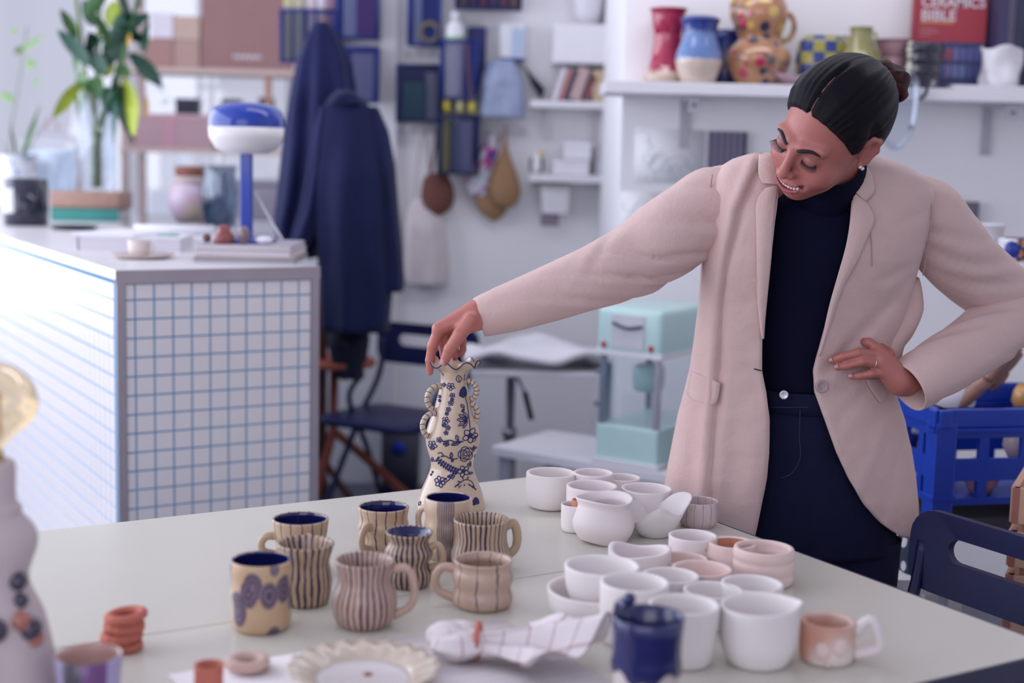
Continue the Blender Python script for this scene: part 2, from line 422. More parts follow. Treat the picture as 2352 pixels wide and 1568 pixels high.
mug('clay mug with faint lines, cobalt blue inside, farthest left of the striped group', (690, 1191, 130, 1330, .8), [(.8, 0), (.93, .2), (.86, .5), (.95, .75), (1, 1)], st6, blue_in, [(.35, .7, .5, .13, 195, 1.3, 0), (.5, .8, .3, .12, -65, 1.3, .02)])
mug('straight clay mug with thin lines and its handle turned to the camera, blue inside', (881, 1163, 118, 1272, .8), [(.86, 0), (.97, .12), (.93, .35), (1.0, .55), (.94, .75), (1, 1)], st6, blue_in, [(.08, .62, .55, .14, -118, 1.4, .02)])
mug('clay mug with one wide inky band and blue inside standing before the vase', (1030, 1143, 108, 1291, .85), [(.84, 0), (1.0, .15), (.95, .3), (1.02, .5), (.96, .68), (1.04, .85), (1, 1)], cached('band', bandf), blue_in, [(.3, .75, .5, .13, 150, 1.3, 0)])
mug('slim waisted striped clay mug with blue inside in the middle of the striped group', (940, 1221, 110, 1357, .86), [(.82, 0), (.95, .1), (.98, .25), (.84, .42), (1.0, .58), (.98, .68), (.80, .82), (.9, .92), (1, 1)], st3, blue_in, [(.36, .74, .5, .15, -12, 1.2, .06)])
mug('dark striped clay mug standing nearest the white cups, handle hidden behind its right side', (1106, 1192, 130, 1322, .85), [(.9, 0), (1.02, .15), (1.05, .3), (.93, .58), (.92, .75), (1, 1)], st5, st5, [(.2, .82, .42, .14, 22, 1.5, .05)])
mug('large pinkish brown striped mug with big handle at the front of the striped group', (838, 1286, 142, 1453, .83), [(.76, 0), (.96, .1), (1.06, .28), (1.03, .48), (.86, .68), (.88, .85), (.97, 1)], st2, st2, [(.16, .88, .62, .12, -4, 1.35, .02)])
mug('squat speckled clay mug with a few thin lines and its handle on the left', (1110, 1285, 140, 1409, .85), [(.82, 0), (.97, .1), (1.0, .25), (.93, .42), (1.0, .58), (1.0, .72), (.92, .86), (.98, 1)], st4, st7, [(.14, .78, .62, .13, 178, 1.35, .03)])
# ---- white unglazed cups
bisq = cached('bisque', lambda: (lambda n: (n.bump(n.noise(140, 3), .12, .001), n.done(n.mix(n.noise(9, 3), (.76, .69, .69), (.83, .76, .75)), .72, .3))[1])(N('bisque')))
bisqw = cached('bisquew', lambda: (lambda n: (n.bump(n.noise(140, 3), .1, .001), n.done(n.mix(n.noise(9, 3), (.78, .725, .715), (.84, .79, .775)), .72, .3))[1])(N('bisque_white')))
bisqp = cached('bisquep', lambda: (lambda n: (n.bump(n.noise(140, 3), .12, .001), n.done(n.mix(n.noise(16, 3), (.70, .50, .46), (.82, .68, .64)), .7, .3))[1])(N('bisque_pink')))
terra = M((.52, .155, .11), .75, .14, 40, .15, 90, key='terra')
terrai = M((.58, .25, .15), .75, .1, 40, .1, 90, key='terrai')
GW = 'unglazed white cups on the table'
def cup(label, spec, prof, mat=None, wob=None, name='unglazed_cup', t=.075, parts=False, n=48, cat='cup', z0=TZ):
    loc, r, h = fit(*spec, z0) if len(spec) == 5 else (spec[0], spec[1], spec[2])
    outer = [tuple(p) for p in spline(prof, 22)]; th = t*2
    rimr, rimz = outer[-1]
    inner = [(max(p[0]-th, .01), max(p[1], .10)) for p in reversed(outer[1:-1])]
    pr = [(.0, 0), (outer[0][0]*.9, 0)]+outer+[(rimr-th*.25, rimz+.012), (rimr-th*.55, rimz+.014), (rimr-th*.85, rimz)]+inner+[(.0, .09)]
    g = lathe([(a*r, b*h) for a, b in pr], n, wob)
    if parts:
        R_ = root(name, label, cat, loc, 0, GW); mk('body', g, mat or bisq, R_); return R_, r, h
    return thing(name, g, mat or bisq, label, cat, loc, 0, GW), r, h
P_cyl = [(.72, 0), (.90, .06), (.97, .22), (.99, .6), (1, 1)]
P_taper = [(.66, 0), (.82, .05), (.93, .3), (.98, .65), (1, 1)]
P_round = [(.60, 0), (.86, .08), (1.04, .35), (1.06, .55), (1.0, .85), (.97, 1)]
P_bowl = [(.52, 0), (.70, .06), (.90, .3), (.98, .6), (1, 1)]
cup('white unglazed tumbler standing apart at the far edge, nearest the vase', (1266, 1085, 114, 1175, .75), [(.62, 0), (.84, .06), (.98, .3), (1.02, .6), (1, 1)], bisqw)
cup('white unglazed cup at the far edge, middle of three far rims', (1363, 1085, 92, 1176, .8), P_cyl)
cup('smallest far white cup beside the blazer hem at the table corner', (1430, 1096, 82, 1172, .8), P_cyl)
cup('white unglazed cup directly behind the rounded wide-mouthed pot', (1360, 1115, 118, 1215, .8), P_cyl)
cup('wide white unglazed bowl-like cup behind the folded creamer', (1486, 1121, 118, 1212, .75), P_taper)
tl, tr_, th_ = fit(1322, 1157, 66, 1226, .85)
cup('narrow white tumbler holding a small terracotta cup beside the rounded pot', (tl, tr_, th_), P_cyl, bisqw)
sp = PZ(1338, 1140, TZ+th_*1.12); hh = th_*1.05
thing('small_terracotta_cup', lathe([(.0, 0), (.5*tr_, 0), (.52*tr_, hh*.5), (.50*tr_, hh), (.42*tr_, hh*1.01), (.4*tr_, hh*.3), (0, hh*.28)], 28), terrai, 'small terracotta cup tucked inside the narrow white tumbler', 'cup', (tl[0]+.006, tl[1], TZ+th_*.12))
cup('rounded white pot with a wide soft mouth in the far white group', (1388, 1143, 134, 1256, .75), [(.62, 0), (.80, .05), (1.02, .28), (1.06, .48), (.93, .75), (.90, .86), (1.0, 1)], bisq, lambda a, r, z: (r, z+.003*math.sin(2*a)), 'unglazed_pot', .05)
def spout(ang, amt, lift, width=.35, z0f=.5, h=.1):
    def f(a, r, z):
        d = (a-ang+PI) % (2*PI)-PI; k = math.exp(-(d/width)**2)*max(0, (z/h-z0f)/(1-z0f))**1.5
        return r*(1+amt*k), z+lift*h*k
    return f
loc8, r8, h8 = fit(1506, 1166, 128, 1238, .5)
g8 = lathe([(a*r8, b*h8) for a, b in [(0, 0), (.42, 0), (.52, .04), (.74, .35), (.92, .7), (1.0, 1), (.97, 1.01), (.94, .99), (.86, .7), (.68, .36), (.45, .1), (0, .08)]], 56,
          lambda a, r, z: (r*(1+.42*math.exp(-((((a-.35+PI) % (2*PI))-PI)/.42)**2)*(z/h8)**1.6 - .14*math.exp(-((((a+1.1+PI) % (2*PI))-PI)/.35)**2)*(z/h8)), z+.20*h8*math.cos(a-.35)*(z/h8)+.012*math.sin(3*a)*(z/h8)))
thing('folded_creamer', g8, bisqw, 'folded paper-like creamer with a pointed spout lifted to the right', 'creamer', loc8, 0, GW)
cup('pinkish cup with thin incised lines at the table edge before the blazer', (1605, 1149, 90, 1216, .85), [(.8, 0), (1.0, .2), (1.06, .5), (1.04, .8), (1, 1)], cached('st8', lambda: striped('st8b', (.66, .52, .52), (.20, .14, .17), 15, .035, .2)), name='lined_cup', t=.05)
# twisted handle-less cup with pinched rim
cup('white unglazed cup with a pinched twisted rim behind the tall inner bowl', (1470, 1262, 140, 1352, .85), P_cyl, bisq, lambda a, r, z: (r*(1+.06*math.sin(2*a+.8)), z+(.005*math.sin(2*a+2.2)+.003*math.sin(3*a))*max(0, z/.07)), 'pinched_cup', .09)
cup('white unglazed cup in front of the folded creamer', (1592, 1229, 112, 1315, .85), P_cyl)
R12, r12, h12 = cup('pinkish cup with bright terracotta inside and a twisted handle', (1682, 1245, 116, 1330, .85), P_round, bisqp, None, 'terracotta_lined_cup', .1, True)
mk('inside', lathe([(r12*.775, h12*.97), (r12*.80, h12*.6), (r12*.72, h12*.2), (0, h12*.12)], 36, None, False), terrai, R12)
mk('handle', tube([(-r12*.95+.002*math.sin(t*2.2), -.02+.004*math.cos(t*2.2)-.012*math.sin(t/7), h12*(.85-.08*t)) if 0 else (-r12*(1.0+.55*math.sin(PI*t/9)), -.004*math.cos(t*2.4), h12*(.82-.062*t)+.003*math.sin(t*2.4)) for t in range(10)], .0065, 8), bisqp, R12)
cup('large pink cup with swelling rings, farthest right of the white group', (1755, 1254, 140, 1356, .86), [(.88, 0), (.97, .08), (1.0, .2), (.965, .32), (1.0, .45), (1.0, .58), (.965, .66), (1.01, .8), (.97, .97)], bisqp, None, 'ringed_cup', .085)
bl, br, bh = fit(1376, 1350, 240, 1444, .55)
cup('wide white bowl with a tall cup nested inside it', (bl, br, bh), P_bowl, bisqw, None, 'unglazed_bowl', .035, cat='bowl')
ib, ir, ih = fit(1374, 1290, 168, 1385, .8)
cup('tall white cup nested in the wide bowl', ((bl[0]+.004, bl[1]+.008, TZ+.094*bh+.001), ir*.98, 1.0*(ih+.022)), [(.45, 0), (.62, .05), (.78, .25), (.95, .6), (1, 1)], bisqw, None, 'nested_cup', .06)
cup('tall straight white cup behind the blue mug, left side', (1458, 1336, 160, 1492, .8), [(.78, 0), (.93, .05), (.97, .3), (1, 1)], bisqw)
cup('small low white cup between the pinched cup and the pink cups', (1568, 1281, 116, 1345, .85), P_cyl, bisqp)
cup('low pinkish cup in the centre of the white group', (1613, 1304, 138, 1385, .82), P_taper, bisqp)
cup('low white cup just right of the tall straight cup', (1541, 1320, 130, 1415, .82), P_taper, bisqw)
cup('white cup in the front rows behind the pitcher, left of its neighbour', (1638, 1354, 138, 1450, .82), P_cyl, bisqw)
cup('white cup in the front rows right behind the pitcher', (1728, 1339, 142, 1435, .82), P_cyl, bisqw)
cup('white cup between the blue mug and the pitcher in the front row', (1572, 1387, 164, 1541, .72), [(.66, 0), (.8, .05), (.9, .3), (.97, .7), (1, 1)], bisqw)
l22, r22, h22 = fit(1745, 1388, 178, 1543, .7)
cup('large white pitcher with a pouring lip on the right at the front', (l22, r22, h22), [(.62, 0), (.78, .05), (.95, .3), (1.0, .6), (1.0, 1)], bisqw, lambda a, r, z: (r*(1+.16*math.exp(-((((a-.15+PI) % (2*PI))-PI)/.3)**2)*max(0, (z/h22-.45)/.55)**1.5), z+.05*h22*math.cos(a-.15)*max(0, z/h22-.3)), 'unglazed_pitcher', .05, cat='pitcher')
# bear mug
R23, r23, h23 = cup('small white and terracotta mug with moulded ears and handle at far right', (1902, 1424, 126, 1533, .85), [(.82, 0), (.96, .08), (1.0, .3), (1.0, .7), (.98, 1)], cached('bear', lambda: (lambda n: n.done(n.mix(n.step(n.noise(9, 2, .5, n.coord()), .42, .62), (.60, .30, .22), (.76, .66, .62)), .65, .35))(N('half_dipped_clay'))), None, 'animal_mug', .095, True)
mk('handle', handle(r23, h23*.18, h23*.72, r23*.85, r23*.15, -.12, 1.2, .02), bisq, R23)
for ax in (-1.95, -1.28):
    mk('ear', tf(sphere(r23*.3, (0, 0, 0), 12, 8, (.5, 1, 1.1)), (r23*.98*math.cos(ax), r23*.98*math.sin(ax), h23*(.42 if ax < -1.5 else .52)), (0, 0, ax)), terrai if 0 else bisqp, R23)
mk('snout', tf(sphere(r23*.16, (0, 0, 0), 12, 8, (.5, 1, 1)), (r23*math.cos(-1.75), r23*math.sin(-1.75), h23*.13)), bisqp, R23)
# blue mug
cobalt = M((.010, .014, .105), .2, .35, 45, .35, 50, coat=.6, key='cobalt')
lB, rB, hB = fit(1489, 1416, 170, 1665, .95)
RB = root('cobalt_mug', 'dripping glossy cobalt blue mug in the front of the white cups', 'mug', lB, 0)
ob = [(.97, .51), (.95, .57), (.94, .68), (.97, .85), (1, 1)]
mk('body', lathe([(a*rB, b*hB) for a, b in [(.0, 0), (.86, 0), (.88, .4), (.89, .58)]], 40), M((.62, .55, .52), .6), RB)
mk('glaze', lathe([(a*rB, b*hB) for a, b in [(.885, .47), (.96, .48)]+ob+[(.96, 1.02), (.9, 1.0), (.86, .6), (.8, .12), (0, .1)]], 56,
    lambda a, r, z: (r*(1+.012*math.sin(5*a)), z-(.10*hB*max(0, math.sin(3*a+.6))+.04*hB*math.sin(8*a)) if z < hB*.49 and r > rB*.87 else z)), cobalt, RB)
mk('handle', tf(tube(spline([(rB*.9, 0, hB*.85), (rB*1.2, 0, hB*1.0), (rB*1.5, 0, hB*.9), (rB*1.45, 0, hB*.5), (rB*.92, 0, hB*.25)], 18), .0062, 9, flat=1.2), rot=(0, 0, math.radians(118))), cobalt, RB)
mk('knob', sphere(.008, (rB*.9*math.cos(2.1), rB*.9*math.sin(2.1), hB*1.09), 14, 10), cobalt, RB)
# ---- foreground left: tall lamp of pale clay with glass bulb
lb = PY(-14, 1640, 1.62); bx, by = lb[0], lb[1]; s = FPX/proj((bx, by, .85))[2]
LR = root('clay_bulb_lamp', 'pale lumpy clay table lamp with glossy dark beads and a clear round bulb', 'lamp', (bx, by, TZ))
def zpx(y): return PY(-14, y, by)[2]-TZ
prof = [(.078, 0), (.080, .02), (136/s, zpx(1500)), (118/s, zpx(1410)), (84/s, zpx(1330)), (104/s, zpx(1255)), (98/s, zpx(1215)), (72/s, zpx(1182)), (71/s, zpx(1165)), (60/s, zpx(1150)), (59/s, zpx(1110)), (59/s, zpx(1064)), (40/s, zpx(1056))]
mk('base', lathe(prof, 48, lambda a, r, z: (r*(1+.012*math.sin(3*a+z*30)), z), True, 40), cached('lampclay', lambda: (lambda n: (n.bump(n.noise(70, 4), .4, .002), n.done(n.mix(n.noise(8, 4), (.50, .42, .44), (.62, .54, .54)), .6, .35))[1])(N('lamp_clay'))), LR)
beadm = M((.035, .025, .06), .12, .5, 60, coat=.8, key='bead'); beadr = M((.40, .14, .11), .2, .3, 60, coat=.6, key='beadr')
for (px, py, rp, m) in ((70, 1320, 19, beadm), (78, 1362, 15, beadm), (36, 1412, 24, beadm), (100, 1422, 24, beadm), (84, 1402, 20, beadr), (6, 1496, 30, beadm), (108, 1445, 18, beadr)):
    dx = (px+14)/s; zz = zpx(py); rr = float(np.interp(zz, sorted(p[1] for p in prof), [p[0] for p in sorted(prof, key=lambda q: q[1])]))
    th = math.acos(max(-1, min(1, dx/(rr+.004))))
    mk('bead', sphere(1.2*rp/s, ((rr)*math.cos(th), -(rr)*math.sin(th), zz), 14, 10), m, LR)
zb = zpx(940); rbulb = 80/s
mk('socket', lathe([(36/s, zpx(1058)), (34/s, zpx(1035)), (26/s, zpx(1030))], 24), M((.60, .42, .22), .3, metal=.7), LR)
mk('bulb', lathe([(30/s, zpx(1048)), (34/s, zpx(1028)), (60/s, zpx(1000)), (100/s, zpx(965)), (112/s, zpx(930)), (103/s, zpx(888)), (75/s, zpx(852)), (35/s, zpx(834)), (0, zpx(830))], 40, None, False, 36), glass('bulb', (.95, .86, .70), .6, .03), LR)
fil = [(.016*math.cos(t*.9), .016*math.sin(t*.9), zpx(1000)+(.05*(t % 2))) for t in range(9)]
mk('filament', tube(fil, .0011, 6), M((.75, .38, .08), .4, key='fil'), LR)
# ---- foreground small things
lM, rM, hM = fit(203, 1503, 152, 1665, .9)
RM = root('colour_block_mug', 'pink lined mug with green, purple and lilac painted blocks beside the clay lamp', 'mug', lM, .35)
def blocks():
    n = N('painted_blocks'); u, v = n.uv()
    c = n.ramp(n.math('FRACT', n.math('ADD', u, .0)), [(0, (.45, .40, .62)), (.12, (.40, .36, .60)), (.40, (.46, .42, .62)), (.60, (.02, .035, .03)), (.70, (.13, .035, .17)), (.83, (.42, .38, .62))], 'CONSTANT')
    c = n.mix(n.math('MULTIPLY', n.noise(30, 3), .35), c, (.2, .1, .25)); return n.done(c, .3, .5, coat=.3)
mk('body', lathe([(rM*a, hM*b) for a, b in [(.85, 0), (.92, .03), (.94, .5), (1, 1), (.97, 1.015)]], 40, None, 'bottom'), cached('blocks', blocks), RM)
mk('inside', lathe([(rM*a, hM*b) for a, b in [(.97, 1.015), (.92, 1.01), (.87, .9), (.84, .1), (0, .08)]], 40, None, False), M((.52, .32, .28), .35, coat=.3), RM)
cR = PZ(284, 1492, TZ); sR = FPX/proj(cR)[2]
for k, (dx, w, yy, tilt) in enumerate(((6, 64, 1482, 0), (-4, 88, 1462, .05), (2, 84, 1443, -.04), (6, 92, 1427, .10))):
    z = .004+k*.0125; R_ = w/2/sR
    ring = []
    for i in range(48):
        a = 2*PI*i/48; ring.append((R_*math.cos(a)*.83, R_*math.sin(a)*.83, .0065*0+R_*math.cos(a)*tilt))
    thing('napkin_ring', tube(ring, [.0066+(.0012 if (k != 3 and i % 4 == 0) else 0) for i in range(48)], 9, True), terra, ['lowest and narrowest terracotta napkin ring of the small stack', 'second lowest beaded terracotta napkin ring of the small stack', 'third beaded terracotta napkin ring up the small stack', 'topmost smooth terracotta napkin ring tilted on the small stack'][k], 'napkin ring', (cR[0]+dx/sR, cR[1], TZ+.0065+k*.0135), 0, 'terracotta napkin rings')
lT, rT, hT = fit(478, 1525, 68, 1612, .95)
thing('terracotta_cup', lathe([(0, 0), (rT*.95, 0), (rT, hT*.1), (rT*.96, hT*.6), (rT, hT), (rT*.9, hT*1.02), (rT*.74, hT*.98), (rT*.72, hT*.2), (0, hT*.18)], 32, lambda a, r, z: (r*(1+.06*math.cos(a-.3)*z/hT), z)), terra, 'small plain terracotta cup at the bottom edge beside a pale ring', 'cup', lT)
cP = PZ(568, 1540, TZ); sP = FPX/proj(cP)[2]
thing('napkin_ring', tube([(.5*76/sP*math.cos(2*PI*i/40), .5*76/sP*math.sin(2*PI*i/40), 0) for i in range(40)], [.0075+.0008*(i % 2) for i in range(40)], 9, True), M((.62, .44, .38), .7, .1), 'pale pinkish beaded ring lying beside the terracotta cup', 'napkin ring', (cP[0], cP[1], TZ+.0112))
# striped cloth runner
a0 = PZ(370, 1568, TZ); a1 = PZ(1330, 1372, TZ)
def runnerf():
    n = N('runner_cloth'); x = n.xyz()
    s_ = n.math('ADD', n.math('MULTIPLY', n.math('SINE', n.math('MULTIPLY', x[1], 330.0)), .5), .5)
    c = n.mix(n.math('MULTIPLY', n.step(s_, .72, .98), .55), (.84, .80, .81), (.74, .62, .66))
    n.bump(n.noise(400, 2), .3, .0006); return n.done(c, .85, .2)
cn = PZ(1010, 1448, TZ); u_ = -(np.array([tcr[0], tcr[1], TZ])-cn)
along = float((cn-tcr)@e1); dep = float(-(cn-tcr)@e2)
RX0 = float((PZ(380, 1545, TZ)-tcr)@e1)
thing('table_runner', box(along+.10-RX0, TD-dep-.02, .002, ((along+.10+RX0)/2, -(dep+TD-.02)/2, 0)), cached('runner', runnerf), 'pale lilac striped cloth runner lying along the front of the table', 'runner', (tcr[0], tcr[1], TZ+.0003), TA)
# fluted plate
pc = PZ(835, 1568, TZ); sp_ = FPX/proj(pc)[2]; Rp = 172/sp_
def platef():
    n = N('speckled_plate'); u, v = n.uv()
    s_ = n.math('ADD', n.math('MULTIPLY', n.math('SINE', n.math('MULTIPLY', u, 560.0)), .5), .5)
    c = n.mix(n.math('MULTIPLY', n.step(s_, .6, 1.0), .35), (.62, .52, .42), (.34, .24, .20)); return n.done(n.mix(n.noise(12, 3), c, (.66, .56, .45)), .25, .5, coat=.4)
mkp = root('fluted_plate', 'round fluted beige plate with thin ribs and white centre on the runner', 'plate', (pc[0], pc[1], TZ+.0025))
mk('rim', lathe([(Rp*.60, .004), (Rp*.62, .006), (Rp*.70, .012), (Rp*.86, .017), (Rp*1.0, .021), (Rp*1.01, .019), (Rp*.86, .013), (Rp*.6, .0)], 160, lambda a, r, z: (r*(1+.012*math.sin(20*a)*(r/Rp)**3), z+.0022*math.sin(20*a)*max(0, r/Rp-.6)*2.4)), cached('plate', platef), mkp)
mk('centre', lathe([(0, .004), (Rp*.55, .0042), (Rp*.63, .0065), (Rp*.64, .004), (Rp*.6, 0)], 64), M((.72, .66, .66), .25, .04, coat=.4), mkp)
mk('small_spot', tf(sphere(.006, (0, 0, 0), 10, 6, (1, 1, .4)), (.004, Rp*.12, .005)), M((.36, .14, .10), .5), mkp)

# ---- napkin gathered in a terracotta ring
linenw = cached('napkin', lambda: (lambda n: (lambda u: (n.bump(n.noise(300, 2), .3, .0006), n.done(n.mix(n.math('MULTIPLY', n.math('ADD', n.step(n.math('ABSOLUTE', n.math('SUBTRACT', n.math('FRACT', n.math('MULTIPLY', u[0], 5.0)), .5)), .44, .47), n.step(n.math('ABSOLUTE', n.math('SUBTRACT', n.math('FRACT', n.math('MULTIPLY', u[1], 6.0)), .5)), .44, .47)), .5), (.80, .74, .75), (.34, .17, .19)), .85, .2))[1])(n.uv()))(N('napkin_cloth')))
nA, nB, nC = PZ(1022, 1432, TZ+.03), PZ(1098, 1475, TZ+.025), PZ(1330, 1530, TZ)
nb = PZ(1100, 1490, TZ); NK = root('napkin', 'white checked linen napkin fanned out of a terracotta ring on the table', 'napkin', (nb[0], nb[1], TZ+.003))
dirn = np.array([nC[0]-nB[0], nC[1]-nB[1], 0]); dirn /= np.linalg.norm(dirn); sdn = np.array([-dirn[1], dirn[0], 0])
c0 = np.array([nB[0]-nb[0], nB[1]-nb[1], 0.])
def fan(L0, L1, w0, w1, h0, h1, nf, ph, sgn, up=.0):
    nu, nv = 30, 64; V = []; F = []; U = []
    for i in range(nu+1):
        t = i/nu
        for j in range(nv+1):
            v = j/nv*2-1; w = w0+(w1-w0)*t**1.1; a = v*1.3
            rad_ = (L0+(L1-L0)*t)*(1-.30*t*abs(v)**4+.05*math.sin(5*v+ph))
            p = c0+sgn*dirn*rad_*math.cos(a*t*.8)+sdn*(w*v)
            z = h0*(1-t)+h1*t*.3+(.010+.016*t)*(1+math.sin(nf*v*PI+ph+1.2*t))*(1-abs(v)**2.5)+up*t*t+.006*nz(t*3, v*3, ph)
            V.append((p[0], p[1], max(.0015, z)))
    for i in range(nu):
        for j in range(nv):
            F.append((i*(nv+1)+j, (i+1)*(nv+1)+j, (i+1)*(nv+1)+j+1, i*(nv+1)+j+1)); U.append(((i/nu, j/nv), ((i+1)/nu, j/nv), ((i+1)/nu, (j+1)/nv), (i/nu, (j+1)/nv)))
    return V, F, U
o = mk('fan', fan(.0, .165, .016, .085, .014, .0, 2.3, .9, 1, .022), linenw, NK); solid(o, .002, 1)
for (dd_, ss_, zz_, ra) in ((.030, .014, .024, (.036, .022, .020)), (.026, -.016, .022, (.034, .020, .019)), (.042, .0, .030, (.026, .024, .016)), (.008, 0, .022, (.02, .018, .016))):
    lob = sphere(1.0, (0, 0, 0), 28, 18); pc_ = c0-dirn*dd_+sdn*ss_
    V = []
    for v in lob[0]:
        q = 1+.10*nz(v[0]*1.6+dd_*90, v[1]*1.6, v[2]*1.6)+.05*math.sin(6*math.atan2(v[1], v[2])); p_ = pc_+dirn*v[0]*ra[0]*q+sdn*v[1]*ra[1]*q; V.append((p_[0], p_[1], max(.001, zz_+v[2]*ra[2]*q)))
    mk('gathered_fold', (V, lob[1], lob[2]), linenw, NK)
rg = []
for k in range(30):
    a = 2*PI*k/30; rg.append(tuple(c0+sdn*.024*math.cos(a)+np.array([0, 0, .0255+.021*math.sin(a)])))
thing('napkin_ring', tube(rg, .0038, 8, True, flat=1.0), terra, 'terracotta ring holding the white napkin', 'napkin ring', (nb[0], nb[1], TZ+.003))
# ------------------------------------------------------------------ tiled counter
CZ = 1.10
cc = PZ(266, 621, CZ)                         # nearest top corner
hit = PZ(733, 620, CZ)
lo, hi = .1, 1.5
for _ in range(40):
    m_ = (lo+hi)/2
    if proj(cc+e1*m_)[0] < 733: lo = m_
    else: hi = m_
CWd = lo                                      # width of the front face
CLn = 3.3                                     # length running back to the left
CT = root('tiled_counter', 'shop counter clad in square white tiles with blue grout and steel edges', 'counter', (cc[0], cc[1], 0), TA)
steel = M((.42, .38, .42), .4, .12, 8, metal=.35, key='steel')
ctop = cached('countertop', lambda: (lambda n: n.done(n.mix(n.noise(3, 4), (.70, .68, .70), (.76, .75, .77)), .3, .5))(N('countertop')))
tw = .022                                     # edge width
pit = (CWd-2*tw)/10.25; gap = .0036
grout = M((.11, .32, .54), .8, .12, 30, key='grout')
mk('core', box(CWd-.004, CLn-.004, CZ-.03, (CWd/2, CLn/2, .0)), grout, CT, False)
mk('counter_top', box(CWd, CLn, .026, (CWd/2, CLn/2, CZ-.026), .002), ctop, CT, False)
mk('edge_trim', box(CWd+.004, .004, .034, (CWd/2, -.002, CZ-.034)), steel, CT, False)
for x in (tw/2, CWd-tw/2): mk('edge_trim', box(tw, .006, CZ-.034, (x, -.001, 0)), steel, CT, False)
tilem = cached('tile', lambda: (lambda n: n.done(n.mix(n.noise(2.5, 2), (.78, .755, .78), (.84, .81, .82)), .22, .5))(N('white_tile')))
tile_me = None; rest = []; cnt = 0
rowz = [CZ-.034-pit*.85-k*pit for k in range(24)]
def tile_geo(w, h): return [(-w/2, 0, 0), (w/2, 0, 0), (w/2, 0, h), (-w/2, 0, h), (-w/2+.001, -.0022, .001), (w/2-.001, -.0022, .001), (w/2-.001, -.0022, h-.001), (-w/2+.001, -.0022, h-.001)], [(4, 5, 6, 7), (0, 1, 5, 4), (1, 2, 6, 5), (2, 3, 7, 6), (3, 0, 4, 7)]
tcache = {}
def put_tile(w, h, x, y, z, side):
    k = (round(w, 4), round(h, 4))
    if k not in tcache:
        o = mk('tile', tile_geo(w, h), tilem, CT, False); tcache[k] = o.data
    else:
        o = bpy.data.objects.new('tile', tcache[k]); COL.objects.link(o); o.parent = CT
    o.location = (x, y, z)
    if side: o.rotation_euler = (0, 0, -PI/2)
x_off = .52*pit
for r_ in range(14):
    z = rowz[r_] if r_ else rowz[0]
    h = pit*.85-gap if r_ == 0 else pit-gap
    zb_ = z if r_ == 0 else z
    x = tw
    for c_ in range(11):
        w = x_off if c_ == 0 else (pit if c_ < 10 else CWd-tw-(tw+x_off+9*pit))
        if w > .008: put_tile(w-gap, h, x+w/2, .0015, zb_+gap/2, False)
        x += w
# the side running back to the left
y = tw; ns = 0
cols = int((CLn-tw)/pit)
for c_ in range(cols):
    for r_ in range(24):
        z = rowz[r_]; h = pit*.85-gap if r_ == 0 else pit-gap
        if z < .02: continue
        yc = tw+(c_+.5)*pit
        if r_ < 8 and ns < 145 and c_ < 19:
            put_tile(pit-gap, h, .0015, yc, z+gap/2, True); ns += 1
        else:
            rest.append(tf(tile_geo(pit-gap, h), (.0015, yc, z+gap/2), (0, 0, -PI/2)))
# lowest hidden rows of the front
for r_ in range(14, 24):
    if rowz[r_] < .02: continue
    for c_ in range(10): rest.append(tf(tile_geo(pit-gap, pit-gap), (tw+(c_+.52)*pit+.0, .0015, rowz[r_]+gap/2)))
mk('plinth', box(CWd-.006, CLn-.006, .14, (CWd/2, CLn/2, 0)), ctop, CT, False)
o = mk('lower_tiling', join(*rest), tilem, CT, False); o['kind'] = 'stuff'
# ---- things on the counter
def on(px, py, z=CZ): return PZ(px, py, z)
def sc_(p): return FPX/proj(p)[2]
RC = TA
# magazines under the lamp, base at y=600
b = on(560, 606); s = sc_(b); zz = CZ
magc = [((.62, .58, .62), 'pale grey'), ((.25, .34, .36), 'dark teal'), ((.55, .38, .36), 'salmon'), ((.60, .56, .60), 'lilac grey'), ((.48, .44, .50), 'top lilac')]
for k, (c, nm) in enumerate(magc):
    hgt = [.008, .005, .006, .016, .014][k]
    L_ = 232/s*[1.0, 1.0, .99, .95, .94][k]
    r_ = root('magazine', f'{nm} magazine in the stack under the blue lamp', 'magazine', (b[0], b[1]+.12, zz), [.02, 0, .03, -.01, .01][k], 'magazines under the lamp')
    mk('cover', join(box(L_, .27, .0015, (0, 0, 0)), box(L_, .27, .0015, (0, 0, hgt-.0015)), box(L_, .0015, hgt, (0, .135, 0))), M(c, .35, .05), r_, False)
    mk('pages', box(L_-.006, .264, hgt-.0034, (0, -.001, .0017)), M((.62, .57, .60), .8, .1, 200), r_, False)
    zz += hgt+.0006
# lamp
lp = PY(566, 545, b[1]+.13); lx, ly = lp[0], lp[1]; s = FPX/ly
lampb = M((.010, .045, .36), .18, .06, coat=.5, key='lampblue')
LP = root('blue_table_lamp', 'cobalt blue table lamp with a half white mushroom shade on the magazines', 'lamp', (lx, ly, zz))
def lz(y): return PY(566, y, ly)[2]-zz
mk('base', lathe([(68/s, 0), (69/s, .004), (66/s, .008), (14/s, .010), (0, .010)], 40), lampb, LP)
mk('stem', box(27/s, 20/s, lz(350), (0, 0, .008), .004), lampb, LP, False)
z0, z1, z2 = lz(354), lz(292), lz(236)
RS = 86/s
mk('shade_lower', lathe([(0, z0), (RS*.55, z0+.002), (RS*.82, z0+(z1-z0)*.22), (RS*.97, z0+(z1-z0)*.6), (RS, z1), (RS*.96, z1)], 48, None, False), M((.78, .76, .76), .3, .02), LP)
mk('shade_upper', lathe([(RS, z1), (RS*.99, z1+(z2-z1)*.35), (RS*.88, z1+(z2-z1)*.72), (RS*.62, z1+(z2-z1)*.95), (RS*.3, z2), (0, z2)], 48, None, False, 24), lampb, LP)
